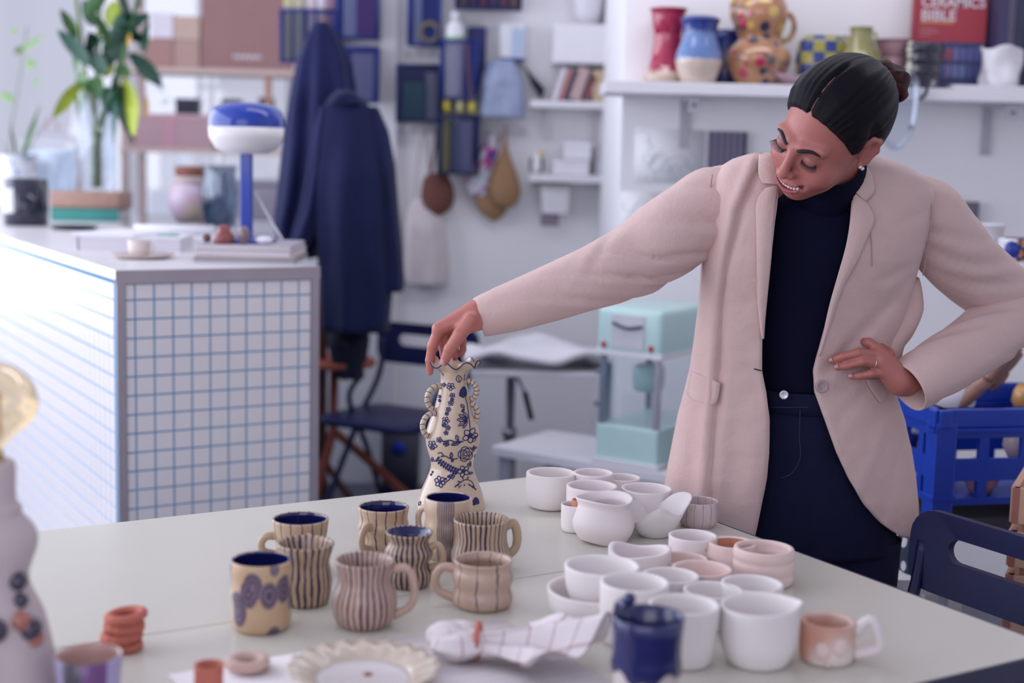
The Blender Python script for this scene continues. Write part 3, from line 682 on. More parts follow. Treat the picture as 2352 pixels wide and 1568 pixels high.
mk('switch', tf(sphere(.005, (0, 0, 0), 10, 6), (20/s, -RS*.80, z1+(z2-z1)*.62)), M((.7, .7, .75), .3, metal=.5), LP)
mk('cable', tube(spline([(18/s, .01, lz(440)), (45/s, .015, lz(490)), (82/s, .01, .005)], 12), .0035, 6), M((.62, .60, .64), .5), LP)
# small things around the lamp base
b1 = on(463, 552)
R_ = root('trinket_bowl', 'small dark navy bowl with a brown shell in it left of the lamp', 'bowl', (b1[0], b1[1], CZ))
mk('bowl', lathe([(0, 0), (.016, 0), (.030, .012), (.039, .034), (.036, .034), (.02, .01), (0, .008)], 28), M((.02, .018, .05), .2, coat=.5), R_)
mk('shell', tf(sphere(.02, (0, 0, 0), 12, 8, (1.2, .8, 1)), (.004, 0, .036), (.3, .4, 0)), M((.20, .08, .06), .4, .4, 60), R_)
b1 = PY(530, 540, ly-.05); thing('stone_figure', tf(lathe([(0, 0), (.026, 0), (.024, .02), (.014, .034), (.016, .045), (0, .052)], 18, lambda a, r, z: (r*(1+.2*math.sin(2*a)), z)), (0, 0, 0)), M((.30, .10, .10), .4, .4, 50), 'small reddish stone figure standing on the magazines beside the lamp stem', 'figurine', (b1[0]-.008, ly-.098, zz+.0))
b1 = PY(571, 530, ly); thing('shell_ornament', sphere(.022, (0, 0, .024), 16, 10, (.75, .7, 1.15)), M((.20, .14, .16), .2, .5, 60, coat=.5), 'dark glossy shell ornament just in front of the lamp stem', 'ornament', (b1[0]+.006, ly-.1, zz))
b1 = PY(604, 540, ly); thing('white_pebble', sphere(.02, (0, 0, .011), 14, 8, (1.2, .8, .55)), M((.74, .74, .8), .4), 'white pebble lying on the lamp base side right', 'pebble', (b1[0]+.02, ly-.09, zz))
b1 = PY(500, 540, ly); thing('brown_nut', sphere(.012, (0, 0, .012), 12, 8), M((.14, .07, .06), .5, .3), 'little brown nut between the bowl and the stone figure', 'nut', (b1[0]-.015, ly-.07, zz))
# cup and saucer
b1 = on(328, 592); s = sc_(b1)
R_ = root('saucer', 'round beige saucer at the front edge of the counter', 'saucer', tuple(b1))
mk('dish', lathe([(0, .002), (40/s, .002), (55/s, .004), (72/s, .012), (73/s, .0105), (50/s, 0), (0, 0)], 40), M((.60, .50, .48), .3, .05, coat=.3), R_)
R_ = root('espresso_cup', 'small cream espresso cup standing on the beige saucer', 'cup', (b1[0]-.01, b1[1], b1[2]+.0045))
mk('body', lathe([(0, 0), (20/s, 0), (24/s, .01), (25/s, .045), (23/s, .046), (21/s, .01), (0, .008)], 30), M((.66, .58, .54), .3, .1, 40), R_)
mk('handle', tf(handle(23/s, .010, .036, .016, .003, 0), rot=(0, 0, -.2)), M((.66, .58, .54), .3, .1, 40), R_)
# white book and papers
b1 = on(270, 578); 
R_ = root('white_book', 'thick white book lying flat behind the saucer', 'book', (b1[0]+.02, b1[1]+.14, CZ), .06)
mk('cover', join(box(.30, .24, .002, (0, 0, 0)), box(.30, .24, .002, (0, 0, .038)), box(.002, .24, .04, (-.15, 0, 0))), M((.76, .76, .82), .4, .03), R_, False)
mk('pages', box(.292, .234, .036, (.001, 0, .002)), M((.66, .62, .68), .8, .08, 200), R_, False)
b2 = (b1[0]+.02, b1[1]+.14)
for k, (dx, dy, rz, w, l, h, c, nm) in enumerate(((.02, .36, .15, .30, .22, .022, (.72, .71, .76), 'upper white catalogue fanned beside the bamboo vase'), (-.06, .1, -.25, .21, .29, .004, (.78, .78, .84), 'loose white leaflet lying across the white book'))):
    R_ = root('catalogue', nm, 'book', (b2[0]+dx, b2[1]+dy, CZ+(.041 if k else 0)), rz)
    mk('cover', box(w, l, h*.3, (0, 0, 0)), M(c, .45, .04), R_, False); mk('pages', box(w*.98, l*.98, h*.7, (0, 0, h*.3)), M((.78, .77, .82), .7, .05, 150), R_, False)
thing('rolled_paper', tube([(-.12, 0, .016), (0, .02, .016), (.13, .05, .017)], .016, 14), M((.80, .80, .86), .5, .02), 'white rolled paper lying on the catalogue', 'paper roll', (b2[0]+.02, b2[1]+.34, CZ+.0225))
thing('green_card', prism([(-.03, 0), (.035, .01), (.01, .05)], .003), M((.05, .38, .20), .5), 'small green folded card poking out of the papers', 'card', (b2[0]+.09, b2[1]+.0, CZ+.0402))
b1 = on(150, 530); thing('black_tray', lathe([(0, 0), (.07, 0), (.085, .012), (.082, .013), (.068, .004), (0, .004)], 36), M((.012, .012, .03), .3), 'flat black round tray left of the white book', 'tray', (b1[0], b1[1]+.1, CZ))
# candle
b1 = on(60, 517); s = sc_(b1); rC = 50/s
R_ = root('black_candle', 'black glass candle jar with a blank cream label', 'candle', (b1[0], b1[1], CZ)); hC = PY(60, 410, b1[1])[2]-CZ
mk('jar', lathe([(0, 0), (rC*.93, 0), (rC, .006), (rC, hC), (rC*.94, hC), (rC*.93, hC*.85), (0, hC*.85)], 44), M((.008, .009, .03), .1, .1, coat=.7), R_)
lab = [[((rC+.0012)*math.cos(a), (rC+.0012)*math.sin(a), z) for a in np.linspace(math.radians(205), math.radians(258), 12)] for z in (hC*.28, hC*.80)]
mk('label', loft(lab, False), M((.62, .62, .62), .6), R_)
mk('wick', tube([(0, 0, hC*.85), (.002, 0, hC*.93)], .001, 5), M((.1, .1, .1)), R_)
# blue and white pot with sprigs
b1 = on(42, 498); s = sc_(b1); hP = PY(42, 355, b1[1])[2]-CZ
def willow():
    n = N('blue_white_china'); u, v = n.uv(); f = n.noise(34, 4, .6)
    m = n.math('MULTIPLY', n.step(f, .50, .60), .75); return n.done(n.mix(m, (.70, .72, .78), (.05, .10, .34)), .2, .5, coat=.4)
R_ = root('china_pot', 'blue and white china pot with green sprigs behind the black candle', 'pot', (b1[0], b1[1], CZ))
mk('body', lathe([(0, 0), (36/s, 0), (46/s, hP*.3), (44/s, hP*.75), (40/s, hP*.9), (46/s, hP), (42/s, hP), (36/s, hP*.6), (0, hP*.5)], 36, None, True, 0), cached('willow', willow), R_)
leafm = cached('leaf', lambda: (lambda n: n.done(n.mix(n.noise(18, 2), (.045, .13, .07), (.13, .27, .07)), .35, .5))(N('leaf')))
leafy = M((.42, .52, .06), .4, .3, 30, key='leafy'); leafo = M((.70, .40, .06), .45, .25, 30, key='leafo')
leafd = M((.020, .085, .055), .32, .3, 25, key='leafd')
def leaf(p, d, L_, w, droop=.5, twist=0, seg=8):
    """one blade: starts at p heading d, bends down"""
    p = Vector(p); d = Vector(d).normalized(); V = []; F = []
    side = d.cross(Vector((0, 0, 1)))
    if side.length < .05: side = Vector((1, 0, 0))
    side = (Matrix.Rotation(twist, 3, d) @ side.normalized())
    for i in range(seg+1):
        t = i/seg; ww = w*math.sin(PI*min(1, (t*.92+.06)))**.8*.5
        nrm = d.cross(side).normalized()
        V += [tuple(p-side*ww+nrm*ww*.25), tuple(p-nrm*ww*.12), tuple(p+side*ww+nrm*ww*.25)]
        p = p+d*(L_/seg); d = (d+Vector((0, 0, -1))*droop/seg).normalized()
    for i in range(seg):
        for k in (0, 1): F.append((i*3+k, i*3+k+1, i*3+k+4, i*3+k+3))
    return V, F
for k in range(5):
    a = -2.4+k*.9; L_ = .14+.03*k
    mk('leaf', leaf((0, 0, hP*.7), (.5*math.cos(a), .4*math.sin(a), 1.1), L_+.06, .014, .5, k), leafm, R_)
# glass box behind
b1 = on(122, 475); s = sc_(b1)
R_ = root('glass_lantern', 'metal framed glass lantern with a ring handle in front of the window', 'lantern', (b1[0], b1[1], CZ), .2)
hL = PY(122, 330, b1[1])[2]-CZ; wL = 120/s
for i in range(4):
    a = PI/2*i; mk('pane', tf(box(wL*.9, .003, hL*.9, (0, -wL*.47, .01)), rot=(0, 0, a)), glass('lglass', (.86, .9, .94), .7), R_, False)
for i in (-1, 1):
    for j in (-1, 1): mk('post', box(.012, .012, hL, (i*wL*.47, j*wL*.47, 0)), M((.55, .57, .62), .35, metal=.3), R_, False)
mk('roof', loft([[(x*q, y*q, z) for x, y in ((-1, -1), (1, -1), (1, 1), (-1, 1))] for q, z in ((wL*.53, hL), (wL*.5, hL+.015), (wL*.2, hL+.06), (wL*.12, hL+.065))]), M((.60, .61, .66), .35, metal=.3), R_, False)
mk('ring', tube([(.03*math.cos(t), 0, hL+.085+.025*math.sin(t)) for t in np.linspace(0, 2*PI, 24, False)], .004, 6, True), M((.45, .2, .25), .4), R_)
# teal book, wooden block, bamboo in glass cylinder
b1 = on(185, 508); s = sc_(b1); y0 = b1[1]
hb = PY(185, 478, y0)[2]-CZ; hw = PY(185, 440, y0)[2]-CZ-hb
R_ = root('teal_book', 'teal book lying under the wooden block', 'book', (b1[0]+.01, y0+.12, CZ), .03)
mk('cover', join(box(.27, .22, .003, (0, 0, 0)), box(.27, .22, .003, (0, 0, hb-.004)), box(.27, .003, hb-.001, (0, -.1085, 0))), M((.06, .30, .27), .5, .08), R_, False)
mk('pages', box(.262, .21, hb-.008, (0, .003, .0034)), M((.6, .58, .58), .8), R_, False)
thing('wooden_block', box(.28, .22, hw-.001, (0, 0, 0), .006), cached('woodblk', lambda: (lambda n: n.done(n.mix(n.noise(18, 4, .6, n.coord(), 0, 2.0), (.34, .20, .16), (.50, .32, .25)), .5, .3))(N('wood'))), 'reddish wooden block between the teal book and the bamboo vase', 'block', (b1[0]+.012, y0+.12, CZ+hb), .02)
vb = np.array([b1[0]+.05, y0+.12, CZ+hb+hw]); vb[0] = PY(222, 440, vb[1])[0]; s = FPX/vb[1]
hV = PY(222, 215, vb[1])[2]-vb[2]; rV = 44/s
R_ = root('bamboo_vase', 'tall clear glass cylinder of lucky bamboo on the wooden block', 'vase', tuple(vb))
mk('glass', lathe([(0, .0), (rV, 0), (rV, hV), (rV*.95, hV), (rV*.95, .01), (0, .01)], 40), glass('vglass', (.90, .93, .96), .80), R_)
stems = [(0, 0, .95), (.3, .1, 1.05), (-.35, .15, .9), (.1, -.3, .75)]
def vz(y): return PY(222, y, vb[1])[2]-vb[2]
def vx(x): return (x-222)/s
for k, (ax, ay, hh_) in enumerate(stems):
    top = [(vx(180), vz(-20)), (vx(300), vz(40)), (vx(235), vz(-30)), (vx(330), vz(-25))][k]
    pts = spline([(ax*rV*.5, ay*rV, .015), (ax*rV*.5+.005, ay*rV, hV*.6), (top[0]*.5+ax*rV*.3, ay*rV, hV+.06), (top[0], ay*.1, top[1])], 24)
    mk('stem', tube(pts, [.0085+.0018*(1 if i % 4 == 0 else 0) for i in range(25)], 8), leafm if k % 2 else M((.16, .24, .09), .4, .2), R_)
# leaves: start px, end px, width px, colour
LV = [(215,150,150,75,26,'d'),(235,130,190,105,30,'d'),(245,180,205,235,30,'l'),(205,165,180,255,30,'l'),(190,190,140,275,22,'y'),(250,170,215,120,26,'d'),(255,150,270,60,30,'d'),(270,80,345,30,26,'d'),(262,110,240,40,24,'l'),
      (275,100,300,20,30,'d'),(300,120,365,195,28,'d'),(320,110,350,60,22,'d'),(330,60,355,130,16,'d'),(270,175,300,320,44,'d'),(285,180,320,310,34,'y'),(265,190,275,330,26,'d'),(240,175,250,120,40,'y'),(255,60,265,0,26,'y'),
      (300,60,290,-10,30,'d'),(220,60,195,0,24,'d'),(325,20,330,-30,22,'d'),(180,90,165,30,16,'l'),(178,60,172,170,14,'l'),(290,90,330,75,22,'d'),(205,40,250,-15,22,'l'),(300,150,285,175,24,'l'),(290,205,280,235,24,'d'),
      (335,220,340,270,16,'o'),(300,85,320,115,18,'o'),(230,100,260,100,20,'d'),(215,120,232,80,22,'d'),(340,30,350,85,18,'d'),(325,95,290,60,18,'d'),(245,200,262,260,30,'d')]
rl = random.Random(3)
for (xa, ya, xb, yb, w, c) in LV:
    ya_, yb_ = rl.uniform(-.10, .06), rl.uniform(-.16, .05)
    A = Vector((vx(xa), ya_*.5, vz(ya))); B = Vector((vx(xb), yb_, vz(yb))); d = (B-A); L_ = d.length
    mk('leaf', leaf(A+Vector((0, 0, 0)), d+Vector((0, 0, .25*L_)), L_*1.03, w/s*1.55, .5, rl.uniform(-.6, .6)+(1.2 if abs(d.x) < abs(d.z) else .9)), {'d': leafd, 'l': leafm, 'y': leafy, 'o': leafo}[c], R_)
# pale sprig at the far left
b1 = PZ(20, 470, CZ); R_ = root('sprig_vase', 'slender glass bottle with a few pale green leaves against the window', 'vase', (b1[0]+.0, b1[1], CZ)); s = FPX/b1[1]
def sz(y): return PY(30, y, b1[1])[2]-CZ
mk('bottle', lathe([(0, 0), (.03, 0), (.032, .08), (.012, .12), (.012, .16), (.01, .16), (.01, .12), (0, .1)], 24), glass('vglass', (.90, .93, .96), .80), R_)
mk('stem', tube(spline([(0, 0, .02), (.01, 0, sz(330)), (.06, 0, sz(200)), (.11, 0, sz(60))], 14), .0025, 6), leafm, R_)
for (xa, ya, xb, yb) in ((50, 120, 108, 78), (70, 135, 84, 160), (80, 200, 102, 175), (5, 215, 40, 235), (38, 65, 44, 82), (60, 110, 45, 125)):
    A = Vector(((xa-20)/s, 0, sz(ya))); B = Vector(((xb-20)/s, -.02, sz(yb))); mk('leaf', leaf(A, B-A+Vector((0, 0, .02)), (B-A).length, .045, .5, .9), M((.26, .44, .16), .4, .3, 30, key='leafp'), R_)
# jar with cork lid
b1 = on(437, 512); s = sc_(b1); y0 = b1[1]
def jz(y): return PY(437, y, y0)[2]-CZ
R_ = root('cork_jar', 'round pastel jar with brown cork lid behind the lamp', 'jar', (b1[0], y0, CZ))
mk('body', lathe([(0, 0), (30/s, 0), (47/s, jz(480)), (50/s, jz(455)), (44/s, jz(432)), (33/s, jz(420)), (31/s, jz(412))], 36, None, 'bottom', 0), cached('pastel', lambda: (lambda n: n.done(n.ramp(n.noise(7, 3), [(.3, (.60, .58, .68)), (.5, (.62, .42, .52)), (.62, (.68, .55, .42)), (.8, (.52, .52, .66))]), .3, .4))(N('pastel_glaze'))), R_)
mk('collar', lathe([(34/s, jz(425)), (40/s, jz(412)), (36/s, jz(405)), (0, jz(405))], 30), M((.58, .48, .46), .5), R_)
mk('lid', lathe([(30/s, jz(406)), (34/s, jz(400)), (34/s, jz(384)), (30/s, jz(381)), (0, jz(381))], 30), M((.26, .10, .075), .7, .25, 60), R_)
# glass jar of pale odds behind the jar
b1 = on(505, 520); s = sc_(b1); R_ = root('glass_jug', 'pale glass jug standing behind the lamp stem', 'jug', (b1[0], b1[1], CZ)); 
def gz(y): return PY(505, y, b1[1])[2]-CZ
mk('body', lathe([(0, 0), (36/s, 0), (45/s, gz(440)), (36/s, gz(400)), (40/s, gz(380)), (37/s, gz(380)), (33/s, gz(400)), (42/s, gz(440)), (33/s, .008), (0, .008)], 32), glass('jug', (.62, .66, .72), .6), R_)
mk('sprig', leaf((0, 0, gz(400)), (.2, 0, 1), .12, .012, .2), leafm, R_)
# tin on a white cabinet beyond the counter
b1 = PY(590, 500, 6.3); s = FPX/6.3
R_ = root('white_cabinet', 'plain white cabinet standing beyond the counter behind the lamp', 'cabinet', (b1[0], 6.45, 0))
mk('body', box(.34, .34, 1.09, (0, 0, 0), .004), M((.66, .65, .7), .5, .03), R_, False)
dd = mk('door', box(.32, .015, 1.0, (0, -.178, .05), .003), M((.68, .67, .72), .45, .03), R_, False)
mk('knob', sphere(.012, (.12, -.192, .6)), steel, dd)
thing('storage_tin', join(box(.2, .2, .15, (0, 0, 0), .012), box(.21, .205, .03, (0, 0, .15), .01)), M((.34, .31, .38), .5, .15), 'dull grey lidded storage tin behind the lamp', 'tin', (b1[0], 6.42, 1.0905), .1)
# ------------------------------------------------------------------ back left: rack with boxes before the window
def prop(name, px0, px1, py0, py1, Y, depth, z0=None):
    """size and place of an upright thing from its picture box at depth Y: x, z0, width, height"""
    a = PY(px0, py1, Y); b = PY(px1, py0, Y); c = PY((px0+px1)/2, py1, Y)
    return c[0], c[2], b[0]-a[0], PY((px0+px1)/2, py0, Y)[2]-c[2]
YK = 7.3
rackm = M((.52, .40, .36), .6, .1)
xa, xb = PY(272, 160, YK)[0], PY(690, 160, YK)[0]
zs1 = PY(480, 157, YK)[2]; zs2 = PY(390, 340, YK)[2]
R_ = root('storage_rack', 'open wooden storage rack holding boxes in front of the far window', 'rack', (0, YK, 0))
for z in (zs1, zs2): mk('shelf', box(xb-xa, .40, .025, ((xa+xb)/2, .2, z-.025)), rackm, R_, False)
for x in (xa+.02, xb-.02):
    for y in (.03, .37): mk('post', box(.035, .035, 2.75, (x, y, 0)), rackm, R_, False)
xm = PY(614, 200, YK)[0]; mk('post', box(.03, .03, zs1-.025-zs2, (xm, .03, zs2)), M((.36, .18, .13), .6, .1), R_, False)
def carton(label, px0, px1, py0, h=None, z=None, col=(.36, .20, .18), Y=YK, d=.34, tape=True, name='cardboard_box', dy=.02):
    x, _, w, _ = prop('', px0, px1, py0, 150, Y, 0)
    hh_ = PY((px0+px1)/2, py0, Y)[2]-z
    r_ = root(name, label, 'box', (x, Y+dy+d/2, z+.0005), 0, 'boxes on the rack')
    m = M(col, .8, .06, 10, .1, 80)
    mk('carton', box(w*.985, d, hh_, (0, 0, 0), .003), m, r_, False)
    if tape:
        mk('flap', box(w*.98, d*.49, .004, (0, -d*.25, hh_)), m, r_, False); mk('flap', box(w*.98, d*.49, .004, (0, d*.25, hh_)), m, r_, False)
    return r_, w, hh_, d
r_, w, hh_, d_ = carton('large brown cardboard box with a white scribble on the rack', 458, 672, -60, z=zs1, col=(.27, .15, .145))
lx0 = (567-565)/FPX*YK
mk('scribble', join(*[tf(tube(spline([(-.07+.028*i, 0, .0), (-.063+.028*i, 0, .018), (-.05+.028*i, 0, .004), (-.043+.028*i, 0, .014)], 8), .004, 5), (lx0, -d_/2-.002, PY(567, 135, YK)[2]-zs1)) for i in range(5)]), M((.7, .68, .72), .6), r_)
carton('small tan box, upper of two beside the large brown box', 397, 457, 36, z=PY(427, 92, YK)[2], col=(.46, .34, .28), tape=False)
carton('small brown box, lower of two beside the large brown box', 397, 457, 93, z=zs1, col=(.38, .25, .22), tape=False)
carton('brown box on the rack left of the two small boxes', 330, 396, 90, z=zs1, col=(.33, .19, .17), tape=True)
carton('pale box on the rack above the left brown box', 345, 396, 30, z=PY(363, 89, YK)[2]+.005, col=(.62, .58, .64), tape=False)
r_, w, hh_, d_ = carton('dusty pink box tied with ribbon on the lower shelf', 290, 488, 262, z=zs2, col=(.40, .26, .28), tape=False)
mk('ribbon', box(.05, d_+.006, hh_+.004, ((388-389)/FPX*YK, 0, 0)), M((.45, .22, .28), .5), r_, False)
mk('lid', box(w, d_+.01, .02, (0, 0, hh_-.018)), M((.48, .32, .33), .7), r_, False)
for lab, x0, x1, y0, y1, c in (('black box file standing on the pink box', 378, 428, 222, 262, (.02, .02, .05)), ('dark brown case on the lower shelf behind the lamp, left one', 487, 530, 224, 262, (.06, .03, .05)), ('black case on the lower shelf behind the lamp, right one', 575, 606, 220, 262, (.02, .02, .05)), ('white parcel on the lower shelf behind the lamp', 500, 600, 262, 338, (.70, .69, .74))):
    z = zs2 if y1 != 262 or x0 > 470 else PY(388, 262, YK)[2]+.004
    x, _, w, _ = prop('', x0, x1, y0, y1, YK, 0); hh_ = PY((x0+x1)/2, y0, YK)[2]-z
    dd = .14 if lab[0] == 'w' else .1
    r_ = root('storage_case', lab, 'box', (x, YK+(.09 if lab[0] == 'w' else .28), z+.0005), 0, 'boxes on the rack')
    mk('case', box(w, dd, hh_, (0, 0, 0), .004), M(c, .5, .1), r_, False); mk('lid_band', box(w+.004, dd+.004, .02, (0, 0, hh_*.7)), M(tuple(q*1.3 for q in c), .5, .1), r_, False)
# ------------------------------------------------------------------ coats
navy = cached('navycoat', lambda: (lambda n: (n.bump(n.noise(220, 3), .25, .001), n.done(n.mix(n.noise(4, 3), (.006, .008, .032), (.013, .018, .075)), .85, .15, sheen=.1))[1])(N('navy_cloth')))
navy2 = cached('navycoat2', lambda: (lambda n: (n.bump(n.noise(220, 3), .25, .001), n.done(n.mix(n.noise(5, 3), (.006, .008, .036), (.012, .017, .095)), .8, .2, sheen=.1))[1])(N('blue_cloth')))
YC_ = 5.25
CS = root('coat_stand', 'brown wooden coat stand mostly hidden under navy coats', 'coat stand', (PY(742, 500, YC_+.05)[0], YC_+.05, 0))
wr = M((.22, .10, .085), .5, .2)
mk('post', lathe([(.02, 0), (.02, 1.8), (.012, 1.84), (.018, 1.87), (0, 1.89)], 16), wr, CS)
for a in (.5, 2.6, 4.7): mk('foot', tube(spline([(0, 0, .25), (.09*math.cos(a), .09*math.sin(a), .12), (.17*math.cos(a), .17*math.sin(a), .015)], 8), .015, 8), wr, CS)
for a in (3.4, 5.6, 1.0): mk('hook', tube(spline([(0, 0, 1.66), (.05*math.cos(a), .05*math.sin(a), 1.67), (.085*math.cos(a), .085*math.sin(a), 1.72)], 8), .009, 8), wr, CS)
def garment(name, label, rows, Y, dep, mat, nf=9, amp=.10, seed=1, cat='coat', nrow=36):
    ys = [r[0] for r in rows]; yy = np.linspace(ys[0], ys[-1], nrow)
    base = PY((rows[-1][1]+rows[-1][2])/2, ys[-1], Y); rings = []
    for k, y in enumerate(yy):
        xl = np.interp(y, ys, [r[1] for r in rows]); xr = np.interp(y, ys, [r[2] for r in rows]); t = k/(nrow-1)
        c = PY((xl+xr)/2, y, Y)-base; a = (xr-xl)/2/FPX*Y; b_ = dep*(.35+.65*min(1, t*3))
        ring = []
        for i in range(72):
            th = 2*PI*i/72; f = 1+amp*min(1, t*2.5)*(math.sin(nf*th+seed+1.2*math.sin(t*4+seed))+.5*nz(th*3, t*5, seed))
            ff = 1+amp*.25*math.sin(nf*th+seed)
            ring.append((c[0]+a*math.cos(th)*ff*.99, c[1]+b_*math.sin(th)*f, c[2]))
        rings.append(ring)
    return tag(mk(name, loft(rings), mat), label, cat, 'coats on the stand'), base
o, base = garment('blue_coat', 'dark blue coat hanging behind the navy coat on the stand', [(52, 722, 758), (85, 705, 780), (140, 685, 806), (200, 672, 815), (300, 655, 815), (420, 642, 800), (520, 630, 765), (565, 645, 740), (590, 670, 730)], YC_+.02, .10, navy2, 8, .22, 2); o.location = base
RN, base = None, PY(820, 757, YC_-.12)
RN = root('navy_coat', 'long navy coat with sleeves hanging in front on the stand', 'coat', tuple(base), 0, 'coats on the stand')
def gpart(name, rows, Y, dep, mat, nf, amp, seed, nrow=36):
    o, b_ = garment(name, 'x', rows, Y, dep, mat, nf, amp, seed, nrow=nrow)
    for k in ('label', 'category', 'group'): del o[k]
    o.parent = RN; o.location = Vector(b_)-Vector(base); return o
gpart('body', [(212, 770, 815), (228, 752, 838), (260, 735, 862), (330, 722, 885), (450, 720, 895), (560, 728, 900), (650, 735, 905), (757, 737, 897)], YC_-.12, .12, navy, 6, .10, 5)
gpart('sleeve', [(245, 845, 868), (300, 855, 893), (380, 868, 908), (480, 878, 916), (580, 882, 925), (650, 880, 930), (668, 885, 925)], YC_-.13, .06, navy, 5, .10, 1)
gpart('sleeve', [(245, 735, 755), (300, 722, 752), (400, 705, 745), (480, 690, 735), (545, 668, 722), (575, 662, 705)], YC_-.14, .05, navy2, 5, .12, 3)
gpart('collar', [(208, 775, 812), (222, 762, 825), (238, 760, 830)], YC_-.155, .05, navy, 3, .1, 3, 8)
# dark bag below the coats
bb = PY(795, 870, YC_); gb = [(860, 770, 835), (760, 745, 850)]
o, base2 = garment('dark_bag', 'soft black shopping bag hanging below the coats', [(750, 752, 848), (780, 748, 850), (830, 760, 842), (865, 775, 832)], YC_+.0, .08, M((.012, .013, .035), .8, .2), 5, .12, 6, 'bag'); o.location = base2; del o['group']
# ------------------------------------------------------------------ middle wall: mesh pockets and baskets
meshm = M((.012, .028, .20), .5, .15, key='bluemesh')
meshd = M((.010, .018, .085), .5, .15, key='bluemeshd')
def pocket(label, x0, x1, y0, y1, mat, Y=YL-.10, d=.085, cont=()):
    x, z, w, h = prop('', x0, x1, y0, y1, Y, 0)
    r_ = root('mesh_pocket', label, 'wall basket', (x, Y+.0, z), 0, 'blue mesh wall pockets')
    wires = []
    nx = max(4, int(w/.013)); nzz = max(4, int(h/.013))
    for i in range(1, nx): wires.append(bar((-w/2+w*i/nx, -d/2, 0), (-w/2+w*i/nx, -d/2, h), .003))
    for i in range(1, nzz): wires.append(bar((-w/2, -d/2, h*i/nzz), (w/2, -d/2, h*i/nzz), .003))
    for sx in (-1, 1):
        for i in range(1, nzz): wires.append(bar((sx*w/2, -d/2, h*i/nzz), (sx*w/2, d/2, h*i/nzz), .003))
        for i in range(1, 5): wires.append(bar((sx*w/2, -d/2+d*i/5, 0), (sx*w/2, -d/2+d*i/5, h), .003))
    o = mk('wire_mesh', join(*wires), mat, r_, False); o['kind'] = 'stuff'
    mk('frame', tube([(px*w/2, py*d/2, h) for px, py in ((-1, -1), (1, -1), (1, 1), (-1, 1))], .007, 6, True), mat, r_)
    mk('frame', tube([(-w/2, -d/2, h), (-w/2, -d/2, 0), (w/2, -d/2, 0), (w/2, -d/2, h)], .006, 6), mat, r_)
    mk('bottom', box(w, d, .006, (0, 0, 0)), mat, r_, False); mk('back', box(w, .004, h, (0, d/2, 0)), mat, r_, False)
    return r_, w, h, (x, Y, z)
def stick(name, label, cat, P, dx, dy, w, d, h, col, lean=0, z=.008, rough=.5):
    g = tf(box(w, d, h, (0, 0, 0), min(w, d)*.15), rot=(0, lean, 0))
    return thing(name, g, M(col, rough, .1), label, cat, (P[0]+dx, P[1]+dy, P[2]+z), 0)
r_, w, h, P = pocket('blue mesh pocket at upper left overlapping the brown box', 648, 772, 26, 145, meshm, YL-.05)
for k, (dx, c, hh_) in enumerate(((-.085, (.50, .48, .26), .27), (-.04, (.46, .47, .30), .28), (.01, (.62, .52, .58), .27), (.05, (.66, .60, .66), .28), (.085, (.34, .20, .26), .265))):
    stick('paint_tube', f'{["mustard", "olive", "rose", "pale pink", "plum"][k]} tube standing in the upper left mesh pocket', 'tube', P, dx, 0, .034, .03, hh_, c)
r_, w, h, P = pocket('tall blue mesh pocket at the top behind the coats', 775, 869, -40, 90, meshm)
stick('folder', 'plum folder standing in the tall mesh pocket behind the coats', 'folder', P, .03, 0, .08, .02, .16, (.16, .04, .13)); stick('paper_roll', 'pale roll standing in the tall mesh pocket behind the coats', 'roll', P, -.03, 0, .05, .04, .24, (.42, .46, .62))
r_, w, h, P = pocket('blue mesh pocket with grey cloth beside the coat shoulder', 798, 869, 112, 236, meshm)
stick('grey_cloth', 'folded grey cloth in the mesh pocket beside the coat shoulder', 'cloth', P, 0, 0, .09, .05, .19, (.34, .34, .44))
r_, w, h, P = pocket('blue mesh pocket with yellow tape at the top of the wall', 938, 1012, -40, 106, meshm)
thing('yellow_tape', tube([(.036*math.cos(t), 0, .036+.036*math.sin(t)) for t in np.linspace(0, 2*PI, 26, False)], .016, 8, True, flat=.7), M((.60, .50, .06), .5), 'roll of yellow tape in the top mesh pocket', 'tape', (P[0]+.02, P[1]-.0, P[2]+.02))
stick('ruler', 'pale blue strip standing in the pocket with yellow tape', 'strip', P, -.03, .02, .03, .01, .25, (.40, .46, .62))
r_, w, h, P = pocket('wide blue mesh pocket of small books at the top edge', 1046, 1198, -50, 22, meshd)
for k in range(6): stick('notebook', f'{["brown", "plum", "dark red", "purple", "rust", "orange"][k]} notebook in the wide top pocket', 'notebook', P, -.10+.04*k, 0, .028, .06, .118, [(.30, .16, .16), (.14, .06, .16), (.30, .08, .09), (.18, .10, .26), (.38, .14, .10), (.50, .24, .14)][k])
r_, w, h, P = pocket('dark blue mesh pocket at the left of the pocket group', 912, 1012, 152, 280, meshd)
stick('green_packet', 'dark green packet inside the leftmost mesh pocket', 'packet', P, -.02, 0, .09, .03, .15, (.03, .13, .13)); stick('grey_packet', 'grey packet inside the leftmost mesh pocket', 'packet', P, .05, .01, .05, .03, .19, (.30, .31, .40))
r_, w, h, P = pocket('blue mesh pocket in the middle with a brush and white bottle', 1012, 1094, 96, 230, meshm, YL-.12)
stick('brush', 'orange brown brush handle leaning in the middle mesh pocket', 'brush', P, .05, -.01, .014, .014, .22, (.45, .20, .09), -.1)
x, z, w2, h2 = prop('', 1012, 1076, 28, 96, YL-.12, 0)
R_ = root('white_bottle', 'white plastic bottle with a cap sticking out of the middle pocket', 'bottle', (P[0]-.02, P[1], P[2]+.007))
hb_ = z+h2-P[2]-.007
mk('body', lathe([(0, 0), (.036, 0), (.038, .02), (.038, hb_*.80), (.03, hb_*.87), (.017, hb_*.9), (.017, hb_*.93)], 24), M((.72, .72, .76), .35, .03), R_)
